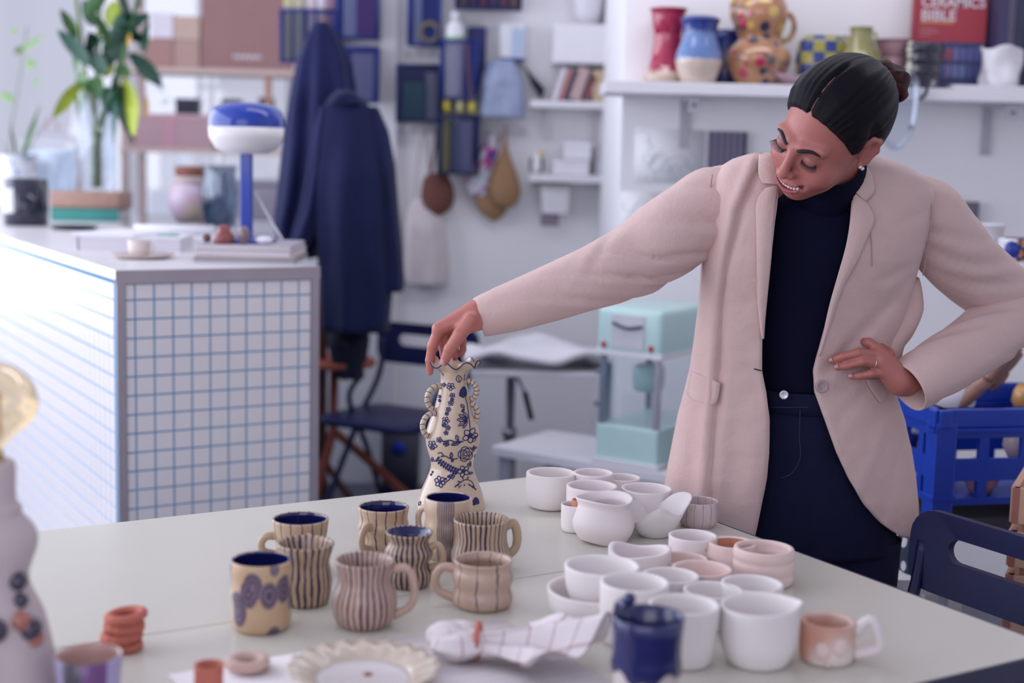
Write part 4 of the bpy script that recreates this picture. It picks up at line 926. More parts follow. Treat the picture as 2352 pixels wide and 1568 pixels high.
mk('cap', lathe([(.02, hb_*.91), (.021, hb_*.99), (.018, hb_), (0, hb_)], 20), M((.70, .70, .75), .35), R_)
mk('label_band', lathe([(.0385, hb_*.68), (.0387, hb_*.72)], 24, None, False), M((.35, .52, .30), .5), R_)
thing('blue_box', box(.075, .05, .24, (0, 0, 0), .008), M((.015, .025, .16), .5), 'deep blue upright box beside the middle mesh pocket', 'box', (PY(1094, 150, YL-.03)[0], YL-.028, PY(1094, 200, YL)[2]))
r_, w, h, P = pocket('blue mesh pocket low on the wall holding yellow and violet strips', 1006, 1100, 268, 400, meshd)
stick('yellow_strip', 'yellow green strip in the low mesh pocket', 'strip', P, -.05, -.01, .03, .01, .22, (.40, .38, .10)); stick('violet_strip', 'pale violet strip in the low mesh pocket', 'strip', P, .03, -.01, .05, .01, .21, (.34, .34, .60)); stick('blue_strip', 'slate blue strip in the low mesh pocket', 'strip', P, -.01, .01, .03, .01, .22, (.25, .28, .48))
for k, (xx, c) in enumerate(((1018, (.72, .60, .08)), (1050, (.62, .58, .30)), (1076, (.70, .60, .12)))):
    pp = PY(xx, 272, YL-.12); thing('tape_roll', tube([(0, .03*math.cos(t), .03*math.sin(t)) for t in np.linspace(0, 2*PI, 20, False)], .014, 8, True), M(c, .5), f'{["left bright", "middle pale", "right bright"][k]} yellow tape roll lying on the low pocket', 'tape', (P[0]+(-.052, .002, .05)[k], P[1], P[2]+h+.052), 0, 'tape rolls')
# grey fabric bag
o, bg = garment('grey_bag', 'grey fabric bag with blue edge hanging on the wall', [(138, 1128, 1180), (160, 1112, 1192), (190, 1102, 1202), (240, 1100, 1206), (270, 1102, 1205)], YL-.10, .07, M((.30, .35, .50), .8, .25, 40), 4, .1, 4, 'bag', 20); o.location = bg; del o['group']
x, z, w2, h2 = prop('', 1146, 1206, 55, 140, YL-.07, 0)
R_ = root('white_carton', 'white and pale blue upright carton above the grey bag', 'carton', (x, YL-.06, z))
mk('carton', box(w2, .08, h2, (0, 0, 0), .004), M((.70, .71, .76), .5), R_, False); mk('blue_panel', box(w2*.5, .002, h2*.75, (w2*.22, -.0415, h2*.12)), M((.42, .50, .66), .5), R_, False); mk('base_band', box(w2*1.02, .084, .012, (0, 0, 0)), M((.02, .06, .24), .5), R_, False)
# hook rails
for (x0, x1, y, nm) in ((905, 1210, 293, 'white hook rail below the mesh pockets'), (930, 1015, 118, 'short white hook rail below the tape pocket')):
    a = PY(x0, y, YL-.02); b_ = PY(x1, y, YL-.02)
    R_ = root('hook_rail', nm, 'rail', ((a[0]+b_[0])/2, YL, a[2]))
    mk('rail', box(b_[0]-a[0], .025, .035, (0, -.0125, -.0175), .004), M((.70, .69, .73), .5), R_, False)
    n_ = 12 if x1-x0 > 200 else 4
    for i in range(n_):
        xx = -(b_[0]-a[0])/2*.93+(b_[0]-a[0])*.93*i/(n_-1); mk('hook', tube(spline([(xx, -.025, 0), (xx, -.045, -.01), (xx, -.05, .012)], 6), .004, 6), M((.68, .68, .72), .4), R_)
straw = cached('straw', lambda: (lambda n: (n.l(n.coord(), (wv := n.n('ShaderNodeTexWave', bands_direction='DIAGONAL')).inputs[0]), setattr(wv.inputs['Scale'], 'default_value', 60), n.bump(wv.outputs['Fac'], .8, .004), n.done(n.mix(wv.outputs['Fac'], (.30, .16, .085), (.50, .31, .17)), .8, .2))[3])(N('straw')))
strawb = cached('strawb', lambda: (lambda n: (n.l(n.coord(), (wv := n.n('ShaderNodeTexWave', bands_direction='DIAGONAL')).inputs[0]), setattr(wv.inputs['Scale'], 'default_value', 60), n.bump(wv.outputs['Fac'], .8, .004), n.done(n.mix(wv.outputs['Fac'], (.14, .055, .045), (.26, .11, .09)), .8, .2))[3])(N('brown_straw')))
def teardrop(name, label, pts, cord, mat, Y):
    """hanging woven thing: outline half widths by row"""
    base = PY(pts[-1][0], pts[-1][1], Y); R_ = root(name, label, 'basket', tuple(base), 0, 'woven baskets on the wall')
    rings = []
    for (cx, y, hw) in [tuple(p) for p in spline(pts, 20)]:
        c = PY(cx, y, Y)-base; a = max(hw, .5)/FPX*Y
        rings.append([(c[0]+a*math.cos(t), c[1]+a*.55*math.sin(t), c[2]) for t in np.linspace(0, 2*PI, 36, False)])
    mk('woven_body', loft(rings), mat, R_)
    for (q) in cord: mk('cord', tube([tuple(PY(px, py, Y)-base) for px, py in q], .005, 6), mat, R_)
teardrop('woven_basket', 'round brown woven basket hanging under the mesh pockets', [(1003, 397, 10), (1003, 408, 28), (1005, 430, 36), (1005, 455, 38), (1005, 478, 30), (1005, 496, 6)], [[(985, 420), (1000, 340), (1004, 295)], [(1030, 415), (1010, 345), (1004, 295)]], strawb, YL-.06)
teardrop('woven_pouch', 'tan woven teardrop pouch hanging beside a patterned cloth', [(1161, 312, 3), (1160, 340, 7), (1158, 375, 20), (1158, 410, 33), (1160, 440, 35), (1163, 465, 24), (1164, 478, 5)], [[(1161, 316), (1160, 298), (1160, 288)]], straw, YL-.10)
teardrop('woven_fan', 'lower tan woven pouch overlapped by the teardrop pouch', [(1128, 412, 8), (1128, 430, 26), (1129, 460, 36), (1132, 485, 30), (1134, 508, 6)], [[(1128, 415), (1140, 340), (1150, 310)]], straw, YL-.05)
clothp = cached('clothp', lambda: (lambda n: n.done(n.ramp(n.noise(16, 1), [(.35, (.60, .60, .66)), (.47, (.62, .61, .68)), (.5, (.45, .08, .28)), (.56, (.10, .06, .35)), (.6, (.62, .62, .68)), (.68, (.05, .25, .32))], 'CONSTANT'), .85, .2))(N('patterned_cloth')))
o, bg = garment('patterned_cloth', 'white cloth with magenta and violet pattern hanging beside the woven pouch', [(305, 1126, 1140), (340, 1105, 1142), (380, 1085, 1145), (420, 1066, 1140), (450, 1082, 1128)], YL-.05, .03, clothp, 6, .2, 3, 'cloth', 20); o.location = bg; del o['group']
o, bg = garment('tote_bag', 'pale canvas tote bag hanging behind the folding chair', [(455, 955, 985), (480, 935, 1010), (520, 928, 1022), (580, 926, 1028), (640, 925, 1030), (655, 930, 1026)], YL-.05, .04, M((.62, .55, .56), .85, .06), 5, .15, 8, 'bag', 24); o.location = bg; del o['group']
mk('strap', tube(spline([tuple(PY(x_, y_, YL-.05)-bg) for x_, y_ in ((950, 475), (958, 380), (972, 300), (985, 380), (998, 475))], 20), .006, 6), M((.60, .53, .55), .85), o)
# long dark brush with pale handle
q = PY(1250, 225, YL-.05)
R_ = root('wall_brush', 'black wedge-shaped brush hanging beside the grey bag', 'brush', tuple(q))
def rel(px, py, Y=YL-.05): return tuple(PY(px, py, Y)-q)
mk('bristles', prism([(rel(x_, y_)[0], rel(x_, y_)[2]) for x_, y_ in ((1203, 150), (1222, 172), (1252, 205), (1243, 228), (1222, 196))], .03, 'y'), M((.012, .013, .03), .8), R_, False)
mk('handle', tube([rel(1192, 142), rel(1206, 156)], .008, 8), M((.6, .58, .62), .5), R_)
# ------------------------------------------------------------------ white wall shelves
shm = M((.72, .71, .75), .45, .02, key='shelfwhite')
def wallshelf(label, x0, x1, ytop, th, Y=YL, d=.20, br=True):
    yf = Y-d; a = PY(x0, ytop, yf); b_ = PY(x1, ytop, yf); z = PY((x0+x1)/2, ytop, yf)[2]
    r_ = root('wall_shelf', label, 'shelf', ((a[0]+b_[0])/2, Y, z))
    mk('board', box(b_[0]-a[0], d, th, (0, -d/2, -th), .003), shm, r_, False)
    return r_, z, yf
r_, zA, yA = wallshelf('upper small white wall shelf with leaning books', 1218, 1418, 232, .028)
mk('bracket', bar((-.1, -.01, -.028), (-.1, -.01, -.15), .02), shm, r_, False); mk('bracket', bar((.08, -.01, -.028), (.08, -.01, -.15), .02), shm, r_, False)
for k, (px, w, hpx, c, lean, nm) in enumerate(((1272, .022, 72, (.66, .62, .66), .30, 'thin pale'), (1286, .016, 70, (.50, .20, .22), .32, 'thin red-topped'), (1298, .014, 68, (.05, .04, .07), .34, 'thin black'), (1318, .045, 72, (.48, .34, .34), .30, 'dusty pink'), (1345, .020, 56, (.26, .10, .10), .32, 'small maroon'))):
    c0 = PY(px, 228, yA+.08); hh_ = hpx/FPX*YL; bw = w
    R_ = root('leaning_book', f'{nm} book leaning on the upper small white shelf', 'book', (c0[0], yA+.09, zA+.001), 0, 'books on the small white shelf')
    mk('cover', tf(join(box(.002, .12, hh_, (-bw/2, 0, 0)), box(.002, .12, hh_, (bw/2, 0, 0)), box(bw, .002, hh_, (0, -.059, 0))), (0, 0, bw/2*math.sin(lean)), (0, lean, 0)), M(c, .5), R_, False)
    mk('pages', tf(box(bw-.004, .114, hh_*.96, (0, 0, .002)), (0, 0, bw/2*math.sin(lean)), (0, lean, 0)), M((.6, .56, .58), .8), R_, False)
c0 = PY(1375, 228, yA+.08); thing('tan_block', box(.055, .12, .125, (0, 0, 0), .004), M((.52, .40, .27), .6, .2), 'tan block at the end of the leaning books', 'block', (c0[0], yA+.09, zA+.0005)); thing('brown_block', box(.03, .12, .10, (0, 0, 0), .004), M((.34, .2, .16), .6, .2), 'brown block at the right end of the upper small shelf', 'block', (c0[0]+.05, yA+.09, zA+.0005))
# white cabinet box above
a = PY(1268, 150, YL-.16); b_ = PY(1410, 60, YL-.16)
R_ = root('wall_cabinet', 'plain white wall cabinet above the leaning books', 'cabinet', ((a[0]+b_[0])/2, YL-.082, PY(1340, 148, YL-.16)[2]))
mk('body', box(b_[0]-a[0], .16, b_[2]-a[2], (0, 0, 0), .004), shm, R_, False); mk('door', box((b_[0]-a[0])*.96, .012, (b_[2]-a[2])*.94, (0, -.087, .005), .003), M((.74, .73, .77), .4, .02), R_, False)
cz_ = PY(1340, 148, YL-.16)[2]+b_[2]-a[2]
R_ = root('white_vase', 'tapered white vase on the wall cabinet at the top edge', 'vase', (PY(1350, 50, YL-.1)[0], YL-.085, cz_+.001))
mk('body', lathe([(0, 0), (.042, 0), (.055, .05), (.078, .16), (.085, .24), (.08, .24), (.05, .05), (0, .02)], 32), M((.70, .69, .74), .35, .03), R_)
q = PY(1410, 120, YL-.22); R_ = root('orange_brush', 'orange handled brush with pink top hanging by the shelf post', 'brush', (q[0], YL-.22+.0, q[2]))
mk('handle', lathe([(.002, 0), (.006, .05), (.010, .10), (.017, .15), (.012, .19)], 14), M((.50, .22, .10), .5, .15), R_); mk('ferrule', lathe([(.018, .19), (.02, .225)], 14), M((.7, .68, .7), .3), R_); mk('tip', lathe([(.02, .225), (.022, .24), (0, .26)], 14), M((.55, .10, .22), .6), R_)
R_ = root('shelf_upright', 'white slotted shelf upright at the wall corner', 'upright', (PY(1420, 300, YL-.2)[0]+.012, YL-.21, 0))
mk('rail', box(.03, .02, 2.6, (0, 0, 0)), shm, R_, False)
r_, zB, yB = wallshelf('lower small white wall shelf with little white boxes', 1215, 1418, 402, .030)
for lab, x0, x1, y0, z, c in (('low white box on the lower small shelf', 1268, 1352, 368, zB, (.74, .73, .78)), ('white box stacked on the low white box', 1292, 1356, 326, PY(1310, 367, yB+.08)[2], (.76, .75, .80)), ('grey striped box at the right of the lower small shelf', 1364, 1410, 338, zB, (.42, .41, .47))):
    x, _, w, _ = prop('', x0, x1, y0, 400, yB+.08, 0); hh_ = PY((x0+x1)/2, y0, yB+.08)[2]-z
    r2 = root('small_box', lab, 'box', (x, yB+.10, z+.001), 0, 'boxes on the small white shelf')
    mk('base', box(w, .13, hh_*.65, (0, 0, 0), .003), M(c, .5), r2, False); mk('lid', box(w*1.02, .134, hh_*.35-.001, (0, 0, hh_*.65), .003), M(tuple(q_*.98 for q_ in c), .45), r2, False)
c0 = PY(1232, 396, yB+.06); R_ = root('toy_bird', 'small black white and yellow figurine on the lower small shelf', 'figurine', (c0[0], yB+.06, zB+.0005))
mk('body', lathe([(0, 0), (.02, .004), (.026, .03), (.02, .06), (.014, .08), (0, .09)], 18), M((.70, .69, .70), .4), R_); mk('wing', sphere(.022, (-.016, 0, .035), 12, 8, (.7, .8, 1.6)), M((.03, .05, .06), .4), R_); mk('wing', sphere(.022, (.018, 0, .035), 12, 8, (.6, .8, 1.6)), M((.03, .05, .06), .4), R_); mk('crest', sphere(.012, (.016, 0, .082), 10, 6), M((.62, .52, .1), .5), R_)
x, z, w2, h2 = prop('', 1238, 1312, 425, 490, YL-.1, 0)
R_ = root('hanging_bin', 'white plastic bin hanging under the lower small shelf', 'bin', (x, YL-.075, z)); 
mk('body', loft([[(px*w2/2*q, py*.07*q, zz_) for px, py in rrect(2, 2, .3, 3)] for q, zz_ in ((.85, 0), (.92, h2*.5), (1, h2), (.95, h2), (.85, .01))], True, False), shm, R_); mk('bottom', box(w2*.8, .11, .006, (0, 0, 0)), shm, R_, False); mk('hanger', bar((0, .05, h2), (0, .05, h2+.03), .04, .006), shm, R_, False)
thing('postcard', box(.075, .003, .055, (0, 0, 0)), cached('postc', lambda: (lambda n: n.done(n.ramp(n.noise(30, 2), [(.4, (.44, .40, .52)), (.6, (.52, .36, .44))]), .6, .2))(N('postcard'))), 'small purple pink postcard stuck below the hanging bin', 'postcard', (PY(1262, 520, YL-.01)[0], YL-.004, PY(1262, 518, YL)[2]))
# papers on the right section wall
def sketch():
    n = N('sketch_paper'); f = n.noise(26, 5, .7); c = n.mix(n.math('MULTIPLY', n.step(f, .54, .6), .3), (.82, .82, .85), (.50, .55, .66)); return n.done(c, .7, .2)
x, z, w2, h2 = prop('', 1452, 1615, 290, 420, YR-.004, 0)
thing('sketch_poster', box(w2, .003, h2*.95, (0, 0, 0)), M((.90, .90, .91), .8, .02), 'pale sketch poster pinned on the wall left of the striped picture', 'poster', (x, YR-.004, z)); sk1 = (w2, h2)
x, z, w2, h2 = prop('', 1400, 1615, 430, 560, YR-.004, 0)
thing('sketch_poster', box(.16, .003, .17, (0, 0, 0)), M((.90, .90, .91), .8, .02), 'pale sketch sheet pinned lower on the wall above the sleeve', 'poster', (PY(1480, 470, YR)[0], YR-.004, PY(1500, 560, YR)[2]), 0)
rk = random.Random(9)
for nm_, (w_, h_) in (('sketch_poster', sk1), ('sketch_poster.001', (.16, .17))):
    ln_ = []
    for k in range(26):
        x0, z0 = rk.uniform(-.42, .42)*w_, rk.uniform(.08, .85)*h_; a0 = rk.uniform(0, 6)
        ln_.append(tube(spline([(x0+.02*i*math.cos(a0+i*.8)*rk.uniform(.4, 1), -.0018, min(h_*.94, max(.01, z0+.02*i*math.sin(a0+i*.8)))) for i in range(4)], 10), .0007, 4))
    mk('sketch_lines', join(*ln_), M((.42, .46, .58), .7), bpy.data.objects[nm_])
def stripesf():
    n = N('striped_print'); x_ = n.xyz(); f = n.noise(30, 2, .5, None); s_ = n.math('SINE', n.math('MULTIPLY', x_[0], 300.0)); c = n.mix(n.math('MULTIPLY', n.math('ADD', s_, 1.0), .35), (.10, .09, .16), (.30, .27, .34)); return n.done(c, .6, .2)
x, z, w2, h2 = prop('', 1622, 1708, 302, 400, YR-.02, 0)
R_ = root('striped_picture', 'small dark striped picture on the wall left of the head', 'picture', (x, YR-.012, z))
mk('print', box(w2, .02, h2, (0, 0, 0)), cached('stripes', stripesf), R_, False); mk('frame_edge', box(.008, .024, h2, (w2/2+.004, 0, 0)), M((.03, .03, .06), .4), R_, False)
# ------------------------------------------------------------------ shelf on the right wall
SF = YR-.28
zS = PY(1393, 184, SF)[2]
xl_ = PY(1390, 190, SF)[0]; xr_ = 2.75
R_ = root('long_shelf', 'long white wall shelf lined with colourful vases', 'shelf', (xl_, YR, zS))
thS = .038
mk('board', box(xr_-xl_, .28, thS, ((xr_-xl_)/2, -.14, -thS), .004), shm, R_, False)
for px in (1597, 2336):
    bx_ = PY(px, 240, SF)[0]-xl_
    b_ = mk('bracket', join(box(.025, .24, .012, (bx_, -.13, -thS-.012)), box(.03, .012, .16, (bx_, -.006, -thS-.16)), box(.034, .008, .052, (bx_, -.245, -thS-.052))), M((.45, .44, .5), .4), R_, False)
    mk('screw', tf(lathe([(0, 0), (.005, 0), (.005, .003), (0, .004)], 12), (bx_, -.249, -thS-.03), (PI/2, 0, 0)), M((.08, .08, .1), .4, metal=.6), b_)
YS = SF+.12
def pot(name, label, cx, prof, mat, Y=YS, z=None, n=44, wob=None, cat='vase', inner=True, group='vases on the long shelf', sm=30, rz=0):
    """prof rows (half width px, y px) from the base up; stands on the shelf"""
    z = zS+.0005 if z is None else z
    s_ = FPX/Y; base = PY(cx, prof[0][1], Y)
    pz = [(hw/s_, PY(cx, y, Y)[2]-base[2]) for hw, y in prof]
    out = [tuple(p) for p in spline(pz, sm)]; rr, zz_ = out[-1]
    full = [(0, 0)]+out+[(rr-.003, zz_+.002), (rr-.007, zz_), (rr-.009, zz_*.9), (rr*.6, zz_*.5), (0, zz_*.45)]
    r_ = root(name, label, cat, (base[0], Y, z), rz, group)
    mk('body', lathe(full, n, wob), mat, r_)
    return r_, pz, s_
redg = M((.38, .018, .055), .15, .2, 25, coat=.7, key='redglaze')
def redf():
    n = N('red_drip'); x_ = n.xyz(); f = n.math('ADD', x_[2], n.math('MULTIPLY', n.noise(40, 2), .05)); c = n.mix(n.step(f, .062, .075), (.55, .42, .34), n.mix(n.noise(20), (.26, .012, .04), (.46, .03, .09))); return n.done(c, .15, .5, coat=.7)
r_, pz, s_ = pot('red_vase', 'glossy red vase with flared foot, first on the long shelf', 1530, [(46, 178), (52, 168), (50, 155), (40, 135), (33, 100), (31, 60), (34, 25), (44, 4)], cached('redv', redf), SF+.20)
mk('knob', sphere(.008, (.03, -.035, .10), 10, 8), redg, r_); mk('knob', sphere(.008, (-.04, -.03, .085), 10, 8), redg, r_)
def bluecream():
    n = N('blue_over_cream'); x_ = n.xyz(); f = n.math('ADD', x_[2], n.math('MULTIPLY', n.noise(12, 2), .012))
    top = n.mix(n.step(f, .15, .17), n.mix(n.noise(14, 4), (.04, .10, .34), (.22, .33, .55)), (.02, .045, .24))
    c = n.mix(n.step(f, .074, .082), (.62, .50, .42), top); return n.done(c, .15, .5, coat=.7)
pot('blue_cream_vase', 'rounded vase with blue glaze over a cream lower half', 1603, [(34, 184), (42, 172), (52, 140), (53, 125), (48, 105), (40, 82), (37, 68), (42, 45), (46, 38), (40, 32)], cached('bluecream', bluecream), SF+.075)
pot('dark_blue_jar', 'plain dark blue jar standing behind the blue and cream vase', 1662, [(42, 180), (46, 150), (44, 90), (40, 62), (34, 52)], M((.012, .022, .16), .25, .2, coat=.4), SF+.225)
def floralf():
    n = N('floral_glaze'); v1 = n.n('ShaderNodeTexVoronoi'); v1.inputs['Scale'].default_value = 26; n.l(n.coord(), v1.inputs[0])
    base = n.mix(n.noise(7, 2), (.38, .16, .06), (.46, .25, .15)); spots = n.math('SUBTRACT', 1.0, n.step(v1.outputs['Distance'], .36, .5))
    sep = n.n('ShaderNodeSeparateColor'); n.l(v1.outputs['Color'], sep.inputs[0])
    col = n.mix(n.step(sep.outputs[0], .52, .6), (.025, .03, .07), (.42, .03, .09)); col = n.mix(n.step(sep.outputs[1], .72, .8), col, (.62, .42, .10))
    keep = n.step(sep.outputs[2], .25, .35)
    c = n.mix(n.math('MULTIPLY', spots, keep), base, col)
    v2 = n.n('ShaderNodeTexVoronoi', feature='DISTANCE_TO_EDGE'); v2.inputs['Scale'].default_value = 22; n.l(n.coord(), v2.inputs[0])
    vine = n.math('MULTIPLY', n.math('SUBTRACT', 1.0, n.step(v2.outputs['Distance'], .03, .07)), n.step(n.noise(9, 1), .5, .6))
    return n.done(n.mix(vine, c, (.07, .08, .09)), .15, .5, coat=.7)
r_, pz, s_ = pot('floral_vase', 'tall orange double-bellied vase painted with dark flowers and ring handles', 1738, [(46, 188), (56, 172), (72, 140), (73, 118), (60, 95), (48, 82), (54, 62), (62, 35), (62, 10), (46, -30), (40, -50)], cached('floral', floralf), YS)
fz = lambda y: PY(1738, y, YS)[2]-zS
mk('handle', tube([(.062+.052*0+.030*math.cos(t)+.018, 0, fz(60)+.042*math.sin(t)) for t in np.linspace(-2.4, 2.4, 22)], .009, 10), cached('floral', floralf), r_)
mk('handle', tube([(-.075-.012*math.cos(t), 0, fz(20)+.04*math.sin(t)) for t in np.linspace(-2.2, 2.2, 18)], .008, 10), cached('floral', floralf), r_)
mk('rosette', join(*[sphere(.014, (-.050+.014*math.cos(a), -.055-.003, fz(50)+.016*math.sin(a)), 10, 6, (1, .4, 1)) for a in np.linspace(0, 2*PI, 5, False)]), M((.46, .03, .10), .2, coat=.5), r_)
def shellf(): return M((.40, .26, .30), .25, .2, coat=.4)
R_ = root('shell_dish', 'small mauve pointed dish beside the floral vase', 'dish', (PY(1820, 185, YS-.05)[0], YS-.03, zS+.0005))
mk('dish', lathe([(0, 0), (.022, 0), (.05, .018), (.07, .036), (.067, .038), (.04, .02), (0, .008)], 40, lambda a, r, z: (r*(1+.25*math.cos(2*a)*(r/.07)), z+.010*math.cos(2*a)*(r/.07)**2)), shellf(), R_)
def checkf():
    n = N('checker'); x_ = n.xyz(); ck = n.n('ShaderNodeTexChecker'); ck.inputs['Scale'].default_value = 27
    cv = n.n('ShaderNodeCombineXYZ'); n.l(n.math('ADD', x_[0], 3.001), cv.inputs[0]); cv.inputs[1].default_value = .5/27; n.l(n.math('ADD', x_[2], .001), cv.inputs[2]); n.l(cv.outputs[0], ck.inputs[0])
    return n.done(n.mix(ck.outputs['Fac'], (.025, .05, .22), (.36, .33, .06)), .3, .5, coat=.4)
cx_ = PY(1893, 180, YS)
R_ = root('checker_vase', 'flat vase checked in blue and yellow behind the head', 'vase', (cx_[0], YS+.04, zS+.0005), 0, 'vases on the long shelf')
hk = PY(1893, 82, YS+.04)[2]-zS; wk = 118/FPX*(YS)
mk('body', loft([[(x_*a, y_*b, z_) for x_, y_ in rrect(2, 2, .8, 8)] for a, b, z_ in ((wk*.38, .03, 0), (wk*.47, .036, hk*.12), (wk*.52, .04, hk*.5), (wk*.47, .036, hk*.86), (wk*.36, .028, hk*.98), (wk*.3, .022, hk))]), cached('check', checkf), R_)
gg = M((.26, .25, .10), .2, .25, 18, coat=.6, key='oliveglaze')
r_, pz, s_ = pot('green_vase', 'olive green bottle vase with small looped handles behind the head', 1972, [(54, 184), (58, 165), (50, 130), (38, 105), (29, 78), (24, 58), (27, 46)], gg, YS-.03)
gz_ = lambda y: PY(1972, y, YS-.03)[2]-zS
for (px, py) in ((1994, 88), (2003, 128)):
    mk('handle', tube([((px-1972)/s_+.010*math.cos(t), -.03, gz_(py)+.015*math.sin(t)) for t in np.linspace(0, 2*PI, 20, False)], .0045, 8, True), gg, r_)
mk('handle', tube([(-.05-.012*math.cos(t), 0, gz_(95)+.014*math.sin(t)) for t in np.linspace(0, 2*PI, 16, False)], .004, 8, True), gg, r_)
pot('pink_vase', 'dusty pink flared vase between the green vase and the red book', 2048, [(30, 184), (36, 165), (32, 120), (34, 95), (42, 74), (46, 71)], M((.46, .26, .30), .3, .15, coat=.3), YS+.03)
blk = M((.014, .014, .03), .08, .4, 40, coat=.9, key='blackgloss'); pearl = M((.55, .52, .42), .12, .3, 50, coat=.9, key='pearl')
r_, pz, s_ = pot('black_beaded_vase', 'glossy black ribbed cup with a column of pearly beads', 2116, [(34, 190), (42, 180), (40, 165), (44, 152), (40, 138), (45, 125), (42, 112), (46, 100), (44, 88)], blk, YS-.05)
for k, y_ in enumerate((105, 118, 132, 148, 160, 172)):
    mk('bead', sphere(.011+.003*(k % 3 == 1), (-.046, -.028, PY(2116, y_, YS-.05)[2]-zS), 12, 8), pearl, r_)
# the red book
YBk = SF+.19
a = PY(2090, 182, YBk); wB = PY(2258, 100, YBk)[0]-a[0]; hBk = PY(2170, -70, YBk)[2]-zS
R_ = root('ceramics_book', 'red hardback ceramics book with white title standing on the shelf', 'book', (a[0]+wB/2, YBk, zS+.0005))
redc = M((.36, .045, .065), .45, .05)
mk('front_cover', box(wB, .004, hBk, (0, -.018, 0)), redc, R_, False); mk('back_cover', box(wB, .004, hBk, (0, .018, 0)), redc, R_, False)
mk('pages', box(wB*.97, .031, hBk*.97, (-.002, 0, .004)), M((.6, .57, .58), .8), R_, False); mk('spine', box(.004, .04, hBk, (-wB/2, 0, 0)), redc, R_, False)
zt = lambda y: PY(2170, y, YBk)[2]-zS
wht = M((.62, .58, .62), .6, .02); yel = M((.60, .32, .10), .6, .02)
for body, y_, sz in (('CERAMICS', 18, .045), ('BIBLE', 49, .047)):
    o = text('title_line', body, sz, wht, R_, (-wB/2+.017, -.0205, zt(y_)), (PI/2, 0, 0), .0004, bold=.0010)
    wl = o.dimensions.x
    tw_ = {'CERAMICS': (2240-2098)/FPX*YBk, 'BIBLE': (2175-2098)/FPX*YBk}[body]
    xs_ = [v.co.x for v in o.data.vertices]; o.scale = (tw_/(max(xs_)-min(xs_)), 1, 1)
mk('rule', box((2172-2098)/FPX*YBk, .0006, .005, (-wB/2+.017+(2172-2098)/FPX*YBk/2, -.0205, zt(56))), yel, R_, False)
for k in range(3):
    w_ = (.052, .060, .034)[k]; mk('small_print', box(w_, .0006, .0022, (-wB/2+.018+w_/2, -.0205, zt(70+k*7))), M((.50, .30, .33), .6), R_, False)
mk('photo_band', box(wB, .0008, zt(98), (0, -.0205, 0)), M((.05, .06, .16), .4, .5, 40), R_, False)
rb = random.Random(4)
for row, (ya, yb) in enumerate(((112, 140), (150, 178))):
    for k in range(9):
        c = [(.12, .14, .34), (.20, .16, .36), (.09, .11, .28), (.30, .08, .10), (.16, .20, .40)][rb.randrange(5)]
        mk('photo_pot', box(wB/13, .0008, zt(ya)-zt(yb), (-wB/2+wB*(k+1)/10, -.0209, zt(yb))), M(c, .4), R_, False)
for k, (c, w_) in enumerate((((.05, .045, .11), .030), ((.09, .08, .13), .022), ((.03, .035, .07), .034), ((.02, .02, .06), .012))):
    xx = a[0]+wB+.012+sum((.030, .022, .034, .012)[:k])+k*.0015+w_/2
    r2 = root('shelf_book', ['dark navy book standing right beside the red book', 'slate book second to the right of the red book', 'thick black book third to the right of the red book', 'thin dark blue book farthest from the red book'][k], 'book', (xx, YBk, zS+.0005), 0, 'dark books on the long shelf')
    mk('cover', join(box(w_, .003, hBk*.98, (0, -.09, 0)), box(.002, .18, hBk*.98, (-w_/2+.001, 0, 0)), box(.002, .18, hBk*.98, (w_/2-.001, 0, 0))), M(c, .4, .1), r2, False); mk('pages', box(w_-.005, .174, hBk*.96, (0, .002, .002)), M((.55, .52, .54), .8), r2, False)
# white tray with crumpled cup
yt = SF+.03
xa_ = PY(2185, 190, yt)[0]
R_ = root('white_tray', 'long shallow white tray at the right end of the shelf', 'tray', (xa_+.18, yt+.05, zS+.0005))
mk('tray', loft([[(x_*q, y_*q2, z_) for x_, y_ in rrect(.36, .12, .02, 4)] for q, q2, z_ in ((.95, .9, 0), (1, 1, .012), (.985, .96, .013), (.94, .85, .006))]), M((.74, .73, .78), .3, .03, coat=.3), R_)
r_, pz, s_ = pot('crumpled_cup', 'white cup with crumpled paper-like walls standing on the white tray', 2296, [(40, 182), (43, 172), (42, 140), (44, 112), (46, 94)], M((.72, .70, .74), .35, .03, coat=.3), yt+.05, zS+.0135, 48, lambda a, r, z: (r*(1+.07*math.sin(5*a+z*35)+.04*math.sin(3*a-z*50)), z+.006*math.sin(3*a)*(z > .05)), 'cup', True, None)
r_, pz, s_ = pot('black_bead_bottle', 'black bottle vase with pearly beads at the right picture edge', 2352, [(30, 190), (32, 150), (24, 110), (18, 70), (20, 25)], blk, YS+.06)
for y_ in (40, 62, 85, 108): mk('bead', sphere(.012, (-.03, -.03, PY(2352, y_, YS+.06)[2]-zS), 10, 8), pearl, r_)
# glass charm hanging from the shelf edge behind the hair
q = PY(2068, 340, SF-.03)
R_ = root('glass_hoop', 'large clear glass hoop ornament hanging from the shelf behind the hair bun', 'ornament', tuple(q))
def hz(px, py): v = PY(px, py, SF-.03)-q; return (v[0], v[1], v[2])
ring = spline([hz(2072, 172), hz(2102, 182), hz(2104, 240), hz(2092, 300), hz(2062, 338), hz(2032, 318), hz(2030, 260), hz(2045, 195)], 40, True)
mk('ring', tube(ring, .010, 10, True), glass('hoop', (.86, .9, .95), .45), R_)
cen = np.mean(np.array(ring), 0); V = [tuple(cen)]+[tuple(np.array(p)*.98+cen*.02) for p in ring]
mk('pane', (V, [(0, i+1, (i+1) % 40+1) for i in range(40)]), glass('hoopp', (.82, .86, .92), .6), R_)
mk('strap', tube(spline([hz(2090, 178), hz(2118, 176), hz(2130, 190), hz(2126, 215), hz(2112, 228)], 14), .006, 8), M((.03, .03, .06), .4), R_)
